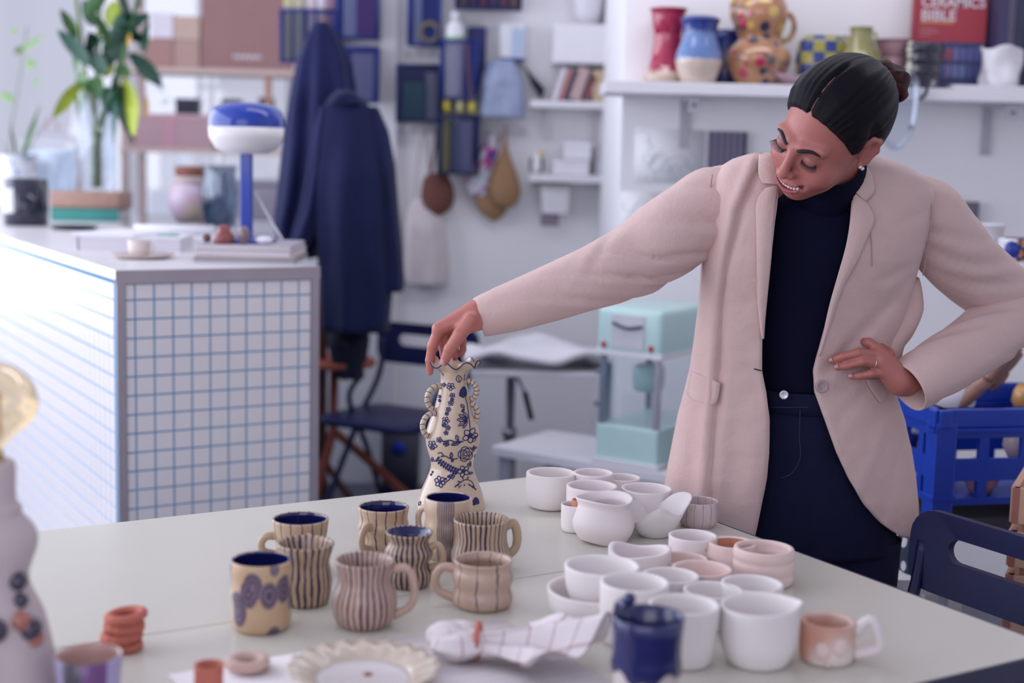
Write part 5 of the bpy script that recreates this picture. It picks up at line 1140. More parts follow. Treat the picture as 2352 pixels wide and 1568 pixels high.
mk('bead', sphere(.008, hz(2092, 293)), blk, R_)
thing('silver_ball', sphere(.016, (0, 0, .016), 14, 10), M((.5, .48, .5), .15, .1, metal=.7), 'little silver ball on the shelf edge near the hair bun', 'ball', (PY(2137, 185, SF+.03)[0], SF+.03, zS+.0005))
# ------------------------------------------------------------------ right middle: ledge with cups
YG = 3.7
zG = PY(2300, 618, YG-.1)[2]; xg = PY(2236, 640, YG-.1)[0]
R_ = root('white_ledge', 'white side shelf carrying cups behind the bent arm', 'shelf', (xg, YG-.1, zG))
mk('board', box(.9, .24, .035, (.45, .12, -.035), .003), shm, R_, False); mk('support', box(.02, .26, zG-.036, (.30, .15, -zG)), shm, R_, False); mk('support', box(.02, .26, zG-.036, (.88, .15, -zG)), shm, R_, False)
s_ = FPX/YG
r_, pz, s2 = pot('white_beaker', 'tall white enamel beaker with faint grey lettering behind the shoulder', 2257, [(34, 618), (38, 580), (43, 540), (46, 527)], M((.66, .65, .69), .3, .03, coat=.3), YG+.06, zG+.0005, cat='cup', group=None)
for k in range(2):
    zq = PY(2257, 569+k*10, YG+.06)[2]-zG; rq = float(np.interp(zq, [p[1] for p in pz], [p[0] for p in pz]))+.0004
    mk('print_line', loft([[(rq*math.cos(a_), rq*math.sin(a_), z_) for a_ in np.linspace(-1.75+.1*k, -.75-.1*k, 14)] for z_ in (zq-.002, zq+.002)], False), M((.28, .28, .36), .5), r_)
def enamel():
    n = N('enamel_fish_scales'); u, v = n.uv(); x_ = n.xyz()
    sx = n.math('MULTIPLY', x_[0], 52.0); sz_ = n.math('MULTIPLY', x_[2], 40.0)
    fx = n.math('SUBTRACT', n.math('FRACT', n.math('ADD', sx, n.math('MULTIPLY', n.math('FLOOR', sz_), .5))), .5); fz_ = n.math('SUBTRACT', n.math('FRACT', sz_), .55)
    d = n.math('SQRT', n.math('ADD', n.math('MULTIPLY', fx, fx), n.math('MULTIPLY', fz_, fz_)))
    c = n.ramp(d, [(0, (.60, .03, .03)), (.2, (.62, .16, .03)), (.34, (.66, .34, .06)), (.40, (.02, .025, .09))])
    body = n.math('MULTIPLY', n.step(x_[2], .016, .018), n.math('SUBTRACT', 1.0, n.step(x_[2], .076, .078)))
    body = n.math('MULTIPLY', body, n.step(x_[0], -.028, -.026))
    return n.done(n.mix(body, (.70, .70, .74), c), .2, .5, coat=.5)
r_, pz, s2 = pot('enamel_mug', 'white enamel mug printed with orange fish scales and a blue fish head', 2340, [(40, 617), (47, 612), (49, 580), (50, 552)], cached('enamel', enamel), YG-.02, zG+.0005, cat='mug', group=None, sm=14)
mk('fish_head', tf(sphere(.019, (0, 0, 0), 14, 10, (1.1, .5, 1.25)), (-.034, -.041, .047), (0, 0, -.5)), M((.015, .035, .26), .3), r_)
x, z, w2, h2 = prop('', 2168, 2244, 464, 540, YG+.30, 0)
R_ = root('grey_picture', 'small grey mottled picture block on the wall behind the shoulder', 'picture', (PY(2206, 500, YR-.03)[0], YR-.018, PY(2206, 540, YR-.03)[2]))
w2 = 76/FPX*YR; hq = 76/FPX*YR
mk('block', box(w2, .03, hq, (0, 0, 0)), M((.17, .15, .19), .7, .35, 25), R_, False); mk('edge', box(.006, .032, hq, (w2/2, 0, 0)), M((.12, .11, .15), .6), R_, False)
# ------------------------------------------------------------------ blue crate on a low bench
YQ = 3.12
qc = PY(2150, 1190, YQ); zQ = qc[2]
crb = M((.004, .040, .38), .35, .06, coat=.1, key='crateblue')
BN = root('low_bench', 'low dark bench under the blue crate', 'bench', (qc[0]+.1, YQ+.25, 0))
mk('seat', box(.8, .42, .03, (.14, -.03, zQ-.031)), M((.05, .05, .07), .5), BN, False)
for x_ in (-.2, .5):
    for y_ in (-.2, .14): mk('leg', box(.04, .04, zQ-.031, (x_, y_, 0)), M((.05, .05, .07), .5), BN, False)
CRa = math.radians(12)
CR = root('blue_crate', 'blue plastic crate with square openings behind the jacket hem', 'crate', tuple(qc), CRa)
Wc, Dc = .52, .32; Hc = PY(2172, 978, YQ)[2]-zQ+ .04
def cw(w, axis):
    g = []
    nwin = 5 if axis == 'x' else 4
    def bx(x0, x1, z0, z1):
        if axis == 'x': g.append(box(x1-x0, .012, z1-z0, ((x0+x1)/2, 0, z0)))
        else: g.append(box(.012, x1-x0, z1-z0, (0, (x0+x1)/2, z0)))
    zr = [0.03, .045, .085, .135, .185, Hc-.04]
    bx(0, w, zr[0], zr[1]); bx(0, w, zr[2], zr[3]); bx(0, w, zr[4]-.002, Hc)
    for r0, r1 in ((zr[1], zr[2]), (zr[3], zr[4]-.002)):
        for k in range(nwin+1):
            x0 = w*k/nwin; bx(max(0, x0-.012), min(w, x0+.012), r0, r1)
    return join(*g)
for y_ in (0, Dc): mk('side_wall', tf(cw(Wc, 'x'), (0, y_, 0)), crb, CR, False)
for x_ in (0, Wc): mk('end_wall', tf(cw(Dc, 'y'), (x_, 0, 0)), crb, CR, False)
for x_ in (0, Wc):
    for y_ in (0, Dc): mk('corner_post', join(box(.05, .05, Hc-.03, (x_, y_, 0), .004), box(.058, .058, .012, (x_, y_, .045), .002)), crb, CR, False)
rim = [box(Wc+.06, .03, .042, (Wc/2, y_, Hc-.042), .004) for y_ in (-.006, Dc+.006)]+[box(.03, Dc+.06, .042, (x_, Dc/2, Hc-.042), .004) for x_ in (-.006, Wc+.006)]
rim += [box(Wc+.07, .036, .008, (Wc/2, y_, Hc-.05)) for y_ in (-.006, Dc+.006)]
mk('rim', join(*rim), crb, CR, False); mk('bottom', box(Wc, Dc, .008, (Wc/2, Dc/2, .03)), crb, CR, False)
# things in the crate
def crate_pt(x_, y_, z_): 
    c, s2 = math.cos(CRa), math.sin(CRa); return (qc[0]+x_*c-y_*s2, qc[1]+x_*s2+y_*c, zQ+z_)
woodh = cached('woodhand', lambda: (lambda n: n.done(n.mix(n.noise(12, 3, .6, None, 0, 1.5), (.18, .085, .065), (.36, .20, .15)), .4, .4, coat=.2))(N('carved_wood')))
R_ = root('wooden_hand', 'carved wooden model hand lying in the blue crate, fingers up to the right', 'model hand', crate_pt(.20, .15, .04))
def wp(px, py, Y=YQ+.2): v = PY(px, py, Y)-np.array(crate_pt(.20, .15, .04)); return v
mk('palm', tube([wp(2150, 990), wp(2190, 935), wp(2240, 890), wp(2275, 862)], [.028, .034, .034, .026], 12, flat=.6), woodh, R_)
for (x0, y0, x1, y1, x2, y2, dy) in ((2262, 868, 2290, 832, 2308, 800, -.02), (2275, 870, 2310, 832, 2344, 798, .0), (2282, 882, 2318, 848, 2352, 812, .02), (2280, 895, 2305, 880, 2325, 858, .035)):
    mk('finger', tube(spline([wp(x0, y0)+np.array([0, dy, 0]), wp(x1, y1)+np.array([0, dy, 0]), wp(x2, y2)+np.array([0, dy, 0])], 10), [.013, .0125, .012, .008], 10), woodh, R_)
thing('white_plaster', tf(sphere(.075, (0, 0, 0), 20, 12, (1.25, .7, .75)), (0, 0, 0), (0, -.5, 0)), M((.70, .68, .72), .6, .05), 'white plaster lump beside the wooden hand in the crate', 'plaster', crate_pt(.10, .20, .215))
for k, (x_, y_, z_, r2, c, nm) in enumerate(((.05, .12, .085, .045, (.55, .36, .08), 'yellow'), (.14, .06, .08, .04, (.45, .24, .24), 'rose'), (.30, .08, .08, .045, (.42, .34, .40), 'mauve'), (.42, .07, .08, .04, (.24, .22, .12), 'olive'), (.36, .25, .225, .035, (.55, .30, .10), 'orange topmost'), (.24, .07, .155, .04, (.50, .40, .42), 'pale'), (.14, .28, .09, .045, (.60, .50, .44), 'cream'))):
    thing('pot_sample', lathe([(0, -r2), (r2*.6, -r2), (r2, -r2*.2), (r2*.9, r2*.5), (r2*.6, r2), (r2*.5, r2*.9), (0, 0)], 22), M(c, .3, .2, 30, coat=.3), f'{nm} glazed sample pot inside the blue crate', 'pot', crate_pt(x_, y_, z_), 0, 'sample pots in the crate')
# wooden crate at the right edge, stack of slats
YW = 2.70
xw = PY(2318, 1240, YW)
pine = cached('pine', lambda: (lambda n: n.done(n.mix(n.noise(9, 4, .6, None, 0, 3.0), (.50, .28, .19), (.62, .40, .29)), .6, .3))(N('pine')))
R_ = root('wooden_crate', 'slatted pine crate with knots at the right picture edge', 'crate', (xw[0]+.004, YW, 0), -.45)
zz_ = [PY(2330, y_, YW)[2] for y_ in (1118, 1200, 1218, 1290, 1310, 1392)]
for k in range(4):
    zt_ = zz_[0]-k*(zz_[0]-zz_[2]); h_ = zz_[0]-zz_[1]
    mk('slat', box(.40, .014, h_, (.20, 0, zt_-h_), .002), pine, R_, False); mk('slat', box(.014, .28, h_, (.0, .14, zt_-h_), .002), pine, R_, False); mk('slat', box(.40, .014, h_, (.20, .28, zt_-h_), .002), pine, R_, False)
    mk('slat_end', box(.012, .016, h_, (.004, -.001, zt_-h_)), M((.34, .13, .10), .6), R_, False)
for x_ in (.03, .37):
    for y_ in (.02, .26): mk('corner_post', box(.025, .022, zz_[0], (x_, y_, 0)), M((.40, .18, .14), .6), R_, False)
mk('bottom', box(.38, .26, .012, (.2, .14, .02)), pine, R_, False)
# dark things under and beside the bench
o, bg = garment('dotted_bag', 'dark teal bag with white dots on the floor behind the near chair', [(1205, 2080, 2122), (1230, 2070, 2118), (1270, 2058, 2110), (1300, 2054, 2108)], 2.98, .06, cached('dots', lambda: (lambda n: (n.l(n.coord(), (v := n.n('ShaderNodeTexVoronoi')).inputs[0]), setattr(v.inputs['Scale'], 'default_value', 26), n.done(n.mix(n.step(v.outputs['Distance'], .28, .34), (.60, .60, .64), (.03, .045, .075)), .7, .2))[2])(N('dotted_cloth'))), 4, .1, 3, 'bag', 16); o.location = (bg[0], bg[1], bg[2]); del o['group']
R_ = root('white_stool', 'white box stool under the dotted bag', 'stool', (bg[0], bg[1], 0)); mk('top', box(.2, .2, .03, (0, 0, bg[2]-.031)), shm, R_, False)
for x_ in (-.08, .08):
    for y_ in (-.08, .08): mk('leg', box(.03, .03, bg[2]-.031, (x_, y_, 0)), shm, R_, False)
# ------------------------------------------------------------------ folding chairs
chm = M((.008, .012, .075), .45, .1, key='chairnavy'); chn = M((.009, .010, .06), .4, .08, key='chairnear')
def fold_chair(label, loc, rz, mat, lift=0):
    """steel folding chair, back along +y, seat at .45"""
    R_ = root('folding_chair', label, 'chair', loc, rz, 'navy folding chairs')
    n1, n2 = 14, 4
    # backrest: curved panel with a slot
    W_, H_ = .44, .155; rings = []
    out = rrect(W_, H_, .05, 5); inn = rrect(.27, .046, .0228, 5)
    m = len(out); V = []; F = []
    def bend(x, z, t): return (x, .235+.055*(z+.70-.45)+t-.35*x*x, .685+z)
    for t in (-.008, .008):
        for P_ in (out, inn):
            for x_, z_ in P_: V.append(bend(x_, z_+(.012 if P_ is inn else 0), t))
    for i in range(m):
        j = (i+1) % m
        F += [(i, j, m+j, m+i), (2*m+i, 3*m+i, 3*m+j, 2*m+j), (i, 2*m+i, 2*m+j, j), (m+i, m+j, 3*m+j, 3*m+i)]
    autosmooth(mk('backrest', (V, F), mat, R_), 35)
    seat = [(x_, y_) for x_, y_ in rrect(.42, .40, .09, 6)]
    rs = [[(x_*q, y_*q-.02, z_) for x_, y_ in seat] for q, z_ in ((.97, .433), (1, .438), (1, .452), (.98, .456), (.6, .450), (.1, .448))]
    mk('seat', loft(rs), mat, R_)
    for sx in (-1, 1):
        x_ = sx*.195
        mk('leg', tube(spline([(x_, .235, .70), (x_, .20, .56), (x_, .06, .40), (x_, -.22, .012)], 14), .0115, 8), mat, R_)
        mk('leg', tube(spline([(x_*.93, .07, .58), (x_*.93, -.02, .50), (x_*.93, .10, .30), (x_*.93, .24, .012)], 14), .0105, 8), mat, R_)
    mk('stretcher', tube([(-.195, -.16, .12), (.195, -.16, .12)], .009, 8), mat, R_); mk('stretcher', tube([(-.18, .19, .12), (.18, .19, .12)], .009, 8), mat, R_)
    return R_
c0 = PY(905, 905, 5.15)
fold_chair('navy folding chair standing by the wall behind the vase', (c0[0], 5.12, 0), math.radians(-28), chm)
fc = PY(2230, 1310, 2.30)
near = fold_chair('navy folding chair pushed up to the near right table edge', (fc[0]+.0, fc[1]+0, 0), 0, chn)
nrm = np.array([math.cos(TA), math.sin(TA), 0])          # out of the table's right edge
rzn = TA-PI/2
near.rotation_euler = (0, 0, rzn)
bc = PY(2305, 1322, 2.47); near.location = (bc[0]-nrm[0]*.23, bc[1]-nrm[1]*.23, bc[2]-.70)
near.location.z = 0
# ------------------------------------------------------------------ middle floor things
R_ = root('orange_stool', 'orange wooden tripod stool behind the counter edge', 'stool', (PY(800, 1100, 5.3)[0], 5.32, 0))
om = M((.42, .10, .06), .5, .15)
qx = R_.location
def mp(px, py, Y): v = PY(px, py, Y); return (v[0]-qx[0], v[1]-qx[1], v[2])
for pts in ([(768, 840, 5.32), (765, 990, 5.3), (722, 1150, 5.2)], [(768, 990, 5.32), (850, 1060, 5.25), (925, 1128, 5.15)], [(766, 980, 5.34), (740, 1080, 5.6), (745, 1110, 5.75)]):
    p_ = [mp(*q_) for q_ in pts]; d_ = np.array(p_[-1])-np.array(p_[-2]); k_ = (.012-p_[-1][2])/d_[2]; p_.append(tuple(np.array(p_[-1])+d_*k_))
    mk('leg', tube(p_, .017, 8), om, R_)
mk('seat', lathe([(0, 0), (.15, 0), (.155, .012), (.15, .025), (0, .025)], 30), om, R_).location = mp(768, 838, 5.32)
q = PY(918, 1130, 5.5); R_ = root('dark_bin', 'dark waste bin with a round blue badge behind the chair', 'bin', (q[0], 5.55, 0))
hb_ = PY(918, 985, 5.5)[2]
mk('body', loft([[(x_*q_, y_*q_, z_) for x_, y_ in rrect(.15, .2, .02, 4)] for q_, z_ in ((.9, 0), (1, hb_), (.95, hb_), (.85, .02))]), M((.045, .05, .085), .5, .1), R_)
mk('badge', tf(lathe([(0, 0), (.028, 0), (.028, .003), (0, .004)], 24), (0, -.101, hb_*.80), (PI/2, 0, 0)), M((.02, .06, .50), .4), R_)
# small adjustable table with white cloth
q = PY(1168, 1100, 4.95); R_ = root('adjustable_stand', 'white topped stand on a chrome post with black lever', 'stand', (q[0], 4.95, 0))
zt_ = PY(1200, 865, 4.8)[2]; chrome = M((.42, .42, .47), .2, .05, metal=.8, key='chrome')
mk('post', lathe([(.02, .03), (.02, .42), (.026, .42), (.026, .45), (.016, .45), (.016, zt_)], 18), chrome, R_)
for k in range(5):
    a_ = 2*PI*k/5+.3; f_ = mk('foot', tube([(0, 0, .06), (.19*math.cos(a_), .19*math.sin(a_), .055)], [.018, .012], 8), M((.6, .6, .64), .4), R_); mk('castor', tf(sphere(.024, (.19*math.cos(a_), .19*math.sin(a_), .024), 12, 8)), M((.02, .02, .04), .5), f_)
mk('top', box(.46, .34, .025, (.09, 0, zt_), .008), M((.64, .63, .67), .4), R_, False)
mk('lever', tube([(.02, -.03, zt_-.02), (.05, -.06, zt_-.07)], .006, 8), chrome, R_); mk('lever_grip', tube([(.05, -.06, zt_-.07), (.075, -.085, zt_-.16)], [.010, .014, .010], 10), M((.01, .012, .025), .5), R_)
def clothwave(u, v): return .012*math.sin(u*9+v*4)+.018*nz(u*4, v*4, 2)
nu = 28; V = []; F = []
for i in range(nu):
    for j in range(nu):
        u, v = i/(nu-1), j/(nu-1); x_ = -.16+.50*u; y_ = -.19+.37*v; dr = max(0, -.14-x_, x_-.32, -.17-y_)*0
        V.append((x_, y_, zt_+.048+clothwave(u, v)*1.4+.02*math.sin(PI*u)))
for i in range(nu-1):
    for j in range(nu-1): F.append((i*nu+j, i*nu+j+1, (i+1)*nu+j+1, (i+1)*nu+j))
o = thing('white_cloth', (V, F), M((.72, .71, .75), .85, .04, 8, .2, 60), 'crumpled white cloth spread on the adjustable stand', 'cloth', (q[0], 4.95, 0)); solid(o, .02, -1)
# bench and mint machine
YM = 4.15
zM = PY(1500, 1082, YM)[2]
mc = PY(1508, 1082, YM)
RW = root('white_workbench', 'low white workbench under the mint green machine', 'bench', (mc[0], YM, 0), math.radians(-33))
mk('top', box(.86, .36, .03, (-.16, .17, zM-.031), .003), shm, RW, False)
for x_ in (-.55, .22):
    for y_ in (.03, .31): mk('leg', box(.04, .04, zM-.031, (x_, y_, 0)), M((.4, .4, .45), .4), RW, False)
mint = M((.50, .71, .69), .35, .05, coat=.2, key='mint'); mintd = M((.38, .60, .59), .35, .05, key='mintd')
MA = math.radians(-33)
RMn = root('mint_machine', 'pale mint green glass-sided popcorn style machine with chrome posts', 'machine', (mc[0], YM+.01, zM+.0005), MA)
hM1 = PY(1508, 992, YM)[2]-zM; hM2 = PY(1508, 826, YM)[2]-zM; hM3 = PY(1500, 716, YM)[2]-zM
Lm, Dm = .21, .33      # left face runs back to the left (-x), right face runs along +y
mk('base', box(Lm, Dm, hM1, (-Lm/2, Dm/2, 0), .006), mint, RMn, False); mk('base_trim', box(Lm+.02, Dm+.02, .014, (-Lm/2, Dm/2, 0), .002), shm, RMn, False)
for x_ in (-.012, -Lm+.012):
    for y_ in (.012, Dm-.012): mk('post', box(.016, .016, hM2-hM1, (x_, y_, hM1)), chrome, RMn, False)
mk('head', box(Lm+.01, Dm+.01, hM3-hM2, (-Lm/2, Dm/2, hM2), .018, 3), mint, RMn); mk('head_trim', box(Lm+.014, Dm+.014, .016, (-Lm/2, Dm/2, hM2-.004), .002), shm, RMn, False)
mk('front_panel', box(.11, .004, (hM3-hM2)*.72, (-Lm*.52, -.007, hM2+.02)), M((.58, .57, .62), .3), RMn, False)
mk('cable', tube(spline([(-Lm*.52-.05, -.012, hM3-.045), (-Lm*.52, -.016, hM3-.058), (-Lm*.52+.05, -.012, hM3-.05)], 8), .005, 6), M((.04, .07, .12), .4), RMn)
for x_ in (-.03, -Lm+.02): mk('button', tf(sphere(.009, (0, 0, 0), 10, 6, (1, .5, 1.2)), (x_, -.008, hM2+.028)), M((.50, .04, .08), .4), RMn)
for x_ in (-Lm*.5,): mk('glass_panel', box(Lm*.86, .003, hM2-hM1-.01, (x_, .008, hM1+.004)), glass('mglass', (.9, .93, .95), .85), RMn, False)
mk('glass_panel', box(.003, Dm*.86, hM2-hM1-.01, (-.008, Dm/2, hM1+.004)), glass('mglass', (.9, .93, .95), .85), RMn, False)
mk('kettle', lathe([(0, 0), (.045, 0), (.05, .02), (.05, .07), (.035, .08), (0, .082)], 22), mintd, RMn).location = (-Lm/2, Dm*.4, hM2-.12)
mk('rod', tube([(-Lm/2, Dm*.4, hM2-.04), (-Lm/2, Dm*.4, hM2)], .012, 8), chrome, RMn)
for k in (0, 1): mk('hinge', box(.02, .012, .014, (-Lm-.004, .012, hM1+.05+k*.10)), chrome, RMn, False)
R2 = root('blue_lid_jar', 'clear jar with a dark blue lid behind the mint machine post', 'jar', tuple(PZ(1545, 1075, zM+.0005)))
R2.location = (mc[0]+.13, YM+.03, zM+.0005)
hj = .15
mk('jar', lathe([(0, 0), (.045, 0), (.048, .02), (.048, hj), (.044, hj), (.044, .01), (0, .008)], 26), glass('jug', (.62, .66, .72), .6), R2); mk('lid', lathe([(.05, hj), (.051, hj+.028), (0, hj+.03)], 26), M((.012, .02, .12), .4), R2)
# ------------------------------------------------------------------ the painted vase
YV = 2.615
vcx = 1036
VR = [(1040, 1190, 82), (1031, 1172, 78), (1030, 1150, 71), (1032, 1120, 59), (1033, 1092, 50), (1034, 1070, 52), (1035, 1040, 61), (1037, 1012, 63), (1038, 985, 57), (1040, 950, 45), (1039, 915, 37), (1038, 888, 31.5), (1038, 864, 31), (1038, 850, 37), (1038, 838, 52), (1038, 832, 57)]
sV = FPX/YV
vb = PY(vcx, 1190, YV); vbase = np.array([vb[0], YV, TZ])
yb_fix = proj(vbase)[1]
def vzz(y): return TZ+(PY(vcx, y, YV)[2]-PY(vcx, 1190, YV)[2])*((PY(vcx, 832, YV)[2]-TZ)/(PY(vcx, 832, YV)[2]-PY(vcx, 1190, YV)[2]))-TZ
vprof = [tuple(p) for p in spline([(hw/sV, vzz(y)) for _, y, hw in VR], 60)]
zr_ = [p[1] for p in vprof]; rr_ = [p[0] for p in vprof]
Htop = vprof[-1][1]
def vrad(z): return float(np.interp(z, zr_, rr_))
def ruffle(a, r, z):
    k = max(0, (z-Htop+.022)/.022)
    return r*(1+.07*k*math.sin(7*a+.6)), z+.006*k*k*math.sin(7*a+2.2)
glz = cached('vaseglaze', lambda: (lambda n: (n.bump(n.noise(60, 3), .12, .001), n.done(n.mix(n.noise(12, 4), (.50, .37, .26), (.60, .47, .36)), .28, .5, coat=.35))[1])(N('ivory_glaze')))
inkm = M((.012, .016, .11), .3, .3, 80, key='vaseink')
VS = root('painted_vase', 'tall ivory vase with ruffled rim and blue flower drawings held by the hand', 'vase', tuple(vbase))
full = [(vprof[0][0]*.9, 0)]+vprof+[(vprof[-1][0]-.002, Htop+.0015), (vprof[-1][0]-.0045, Htop)]+[(max(p[0]-.004, .004), p[1]) for p in reversed(vprof[30:-1])]
mk('body', lathe(full, 84, ruffle, 'bottom'), glz, VS)
rim = []
for i in range(84):
    a = 2*PI*i/84; r, z = ruffle(a, vprof[-1][0]+.0003, Htop); rim.append((r*math.cos(a), r*math.sin(a), z-.0004))
mk('rim_line', tube(rim, .0011, 6, True), inkm, VS)
# drawing: strokes are given in the picture and laid on the glaze; a turned copy covers the back
def zc(x, y): return (930+x/3.735, 780+y/3.735)
strokes = []
def st(pts, w=.0008, closed=False, n=None):
    strokes.append((spline(pts, n or max(6, 5*len(pts)), closed), w, closed))
def flower(cx, cy, R, n=5, ph=0, w=.0009, center=True):
    for k in range(n):
        a = ph+2*PI*k/n; c, s_ = math.cos(a), math.sin(a); tx, ty = -s_, c
        st([(cx+c*R*.15, cy+s_*R*.15), (cx+c*R*.6+tx*R*.34, cy+s_*R*.6+ty*R*.34), (cx+c*R, cy+s_*R), (cx+c*R*.6-tx*R*.34, cy+s_*R*.6-ty*R*.34)], w, True, 14)
    if center:
        for k in range(n*2):
            a = ph+PI*k/n; st([(cx, cy), (cx+math.cos(a)*R*.34, cy+math.sin(a)*R*.34)], w*1.1)
def leafo_(cx, cy, dx, dy, wd=.4, w=.0009):
    px, py = -dy*wd, dx*wd
    st([(cx, cy), (cx+dx*.5+px*.6, cy+dy*.5+py*.6), (cx+dx, cy+dy), (cx+dx*.5-px*.6, cy+dy*.5-py*.6)], w, True, 14); st([(cx, cy), (cx+dx*.8, cy+dy*.8)], w*.8)
def dotp(cx, cy, w=.0022): strokes.append(([np.array((cx-2., cy)), np.array((cx+2., cy))], w, False))
leafo_(280, 240, 45, 80, .5, .0012); leafo_(450, 360, -5, -65, .6); leafo_(490, 350, 8, -75, .5)
flower(380, 400, 36, 5, .3); flower(322, 388, 20, 4)
for q in ((395, 478, 24), (385, 545, 25), (366, 602, 22), (352, 640, 16), (345, 700, 33), (366, 760, 22), (352, 805, 20), (395, 515, 16), (330, 740, 18), (285, 500, 14), (285, 535, 14)): flower(q[0], q[1], q[2], 5, q[1], .0009)
for k in (-2, -1, 0, 1, 2): leafo_(490, 405, k*16, 95-abs(k)*8, .25, .0014)
st([(505, 500), (522, 560), (535, 640), (548, 720), (556, 790)], .001)
leafo_(500, 590, -30, -30, .5); leafo_(500, 600, -20, 25, .5); leafo_(535, 620, 30, -40, .4); leafo_(530, 690, -90, 0, .3); leafo_(525, 690, -70, -45, .3); leafo_(525, 695, -70, 50, .3); leafo_(530, 700, -35, 65, .3); leafo_(530, 690, -35, -65, .3); leafo_(560, 660, 25, -60, .4); leafo_(570, 740, 25, -70, .35)
flower(556, 835, 66, 5, .2, .0011); flower(600, 860, 40, 4, .5)
for k, r_ in enumerate((62, 46, 30, 15)):
    for j in range(5 if k < 2 else 3):
        a0 = j*2*PI/(5 if k < 2 else 3)+k*.6; a1 = a0+1.35 if k < 2 else a0+1.9
        st([(522+r_*(1.0 if i not in (0, 4) else .8)*math.cos(a0+(a1-a0)*i/4), 1003+r_*1.15*(1.0 if i not in (0, 4) else .8)*math.sin(a0+(a1-a0)*i/4)) for i in range(5)], .0010)
st([(500, 880), (440, 885), (390, 868), (340, 880), (285, 880)], .0012); leafo_(480, 880, -80, 30, .3, .0012); leafo_(455, 868, -15, -45, .5); flower(295, 872, 26, 5); flower(355, 900, 26, 5, .4, .0012); flower(235, 930, 42, 5, .1, .0011); flower(225, 960, 20, 4)
st([(285, 1000), (310, 990), (330, 1010), (310, 1030), (350, 1020), (400, 1045), (455, 1040)], .0012); leafo_(400, 1040, 0, -60, .35); leafo_(415, 1045, -10, 30, .5)
st([(280, 1060), (330, 1110), (390, 1150), (455, 1165)], .0011)
for k in range(9):
    t = k/8; x, y = 280+t*170, 1060+105*t**.8; leafo_(x, y, 14, -26, .4, .001); leafo_(x, y, -14, 26, .4, .001)
flower(505, 1165, 52, 5, .6, .0011); leafo_(545, 1190, 40, 10, .4); flower(230, 1078, 26, 4, .3); leafo_(215, 1110, 8, 50, .4, .0012)
st([(195, 1195), (225, 1210), (245, 1240), (262, 1262)], .0011); st([(345, 1262), (385, 1235), (405, 1205), (430, 1180)], .0012); flower(305, 1258, 48, 6, .2, .0012); flower(408, 1205, 24, 5); 
for q in ((205, 1190), (232, 1200), (220, 1225), (372, 1215), (350, 1238)): leafo_(q[0], q[1], 10, -16, .6, .001)
st([(435, 1295), (480, 1260), (530, 1240), (580, 1270), (605, 1330)], .001)
for q in ((440, 1290), (462, 1250), (470, 1300), (500, 1225), (515, 1285), (545, 1225), (560, 1290), (590, 1310), (610, 1335)):
    st([(q[0], q[1]), (q[0]*.6+520*.4, q[1]*.6+1255*.4)], .0008); dotp(*q)
for k in range(-2, 3): leafo_(615, 1400, k*14, 60, .25, .0011)
leafo_(120, 1500, 20, -40, .4); leafo_(60, 1540, 40, -30, .4); flower(560, 1110, 24, 4); flower(590, 960, 24, 4); leafo_(590, 1060, 15, -40, .4)
def on_vase(x, y, off=.0003):
    px, py = zc(x, y); z = vzz(py); r = vrad(max(0, min(z, Htop)))
    cxr = np.interp(-py, [-v[1] for v in VR][::1], [v[0] for v in VR]) if False else vcx+1
    dx = max(-.97, min(.97, (px-cxr)/sV/r)); ph = math.asin(dx)
    return (r+off)*math.sin(ph), -(r+off)*math.cos(ph), z
gs = []
for pts, w, cl in strokes:
    if any(abs((zc(*p)[0]-vcx-1)/sV/vrad(max(0, min(vzz(zc(*p)[1]), Htop)))) > .96 for p in pts): continue
    P3 = [on_vase(*p) for p in pts]
    g = tube(P3, w*.95, 5, cl); gs.append(g); gs.append(tf(g, rot=(0, 0, PI)))
mk('flower_drawing', join(*gs), inkm, VS)
def vhandle(px0, y0, y1, out, ang):
    z0, z1 = vzz(y1), vzz(y0); r0, r1 = vrad(z0), vrad(z1); o_ = out/sV; rm = (r0+r1)/2
    hr = (z1-z0)/2; cm = vrad((z0+z1)/2)+o_-hr*.95
    pts = [(cm+hr*.95*math.cos(t), 0, (z0+z1)/2+hr*math.sin(t)) for t in np.linspace(2.35, -2.35, 24)]
    h_ = mk('handle', tf(tube(pts, .0052, 9), rot=(0, 0, ang)), glz, VS)
    bands = []
    for k in range(3, 21, 2):
        p = np.array(pts[k]); d_ = np.array(pts[k+1])-np.array(pts[k-1]); d_ /= np.linalg.norm(d_)
        u_ = np.array([d_[2], 0, -d_[0]])
        bands.append(tube([p+.0050*(math.cos(t)*u_+math.sin(t)*np.array([0, -1, 0])) + d_*.0018*math.sin(t) for t in np.linspace(0, 2*PI, 14, False)], .0007, 5, True))
    mk('dash', tf(join(*bands), rot=(0, 0, ang)), inkm, h_)
vhandle(0, 889, 950, 27, math.radians(203)); vhandle(0, 954, 1012, 24, math.radians(212)); vhandle(0, 876, 922, 22, math.radians(-12)); vhandle(0, 930, 985, 10, math.radians(-5))
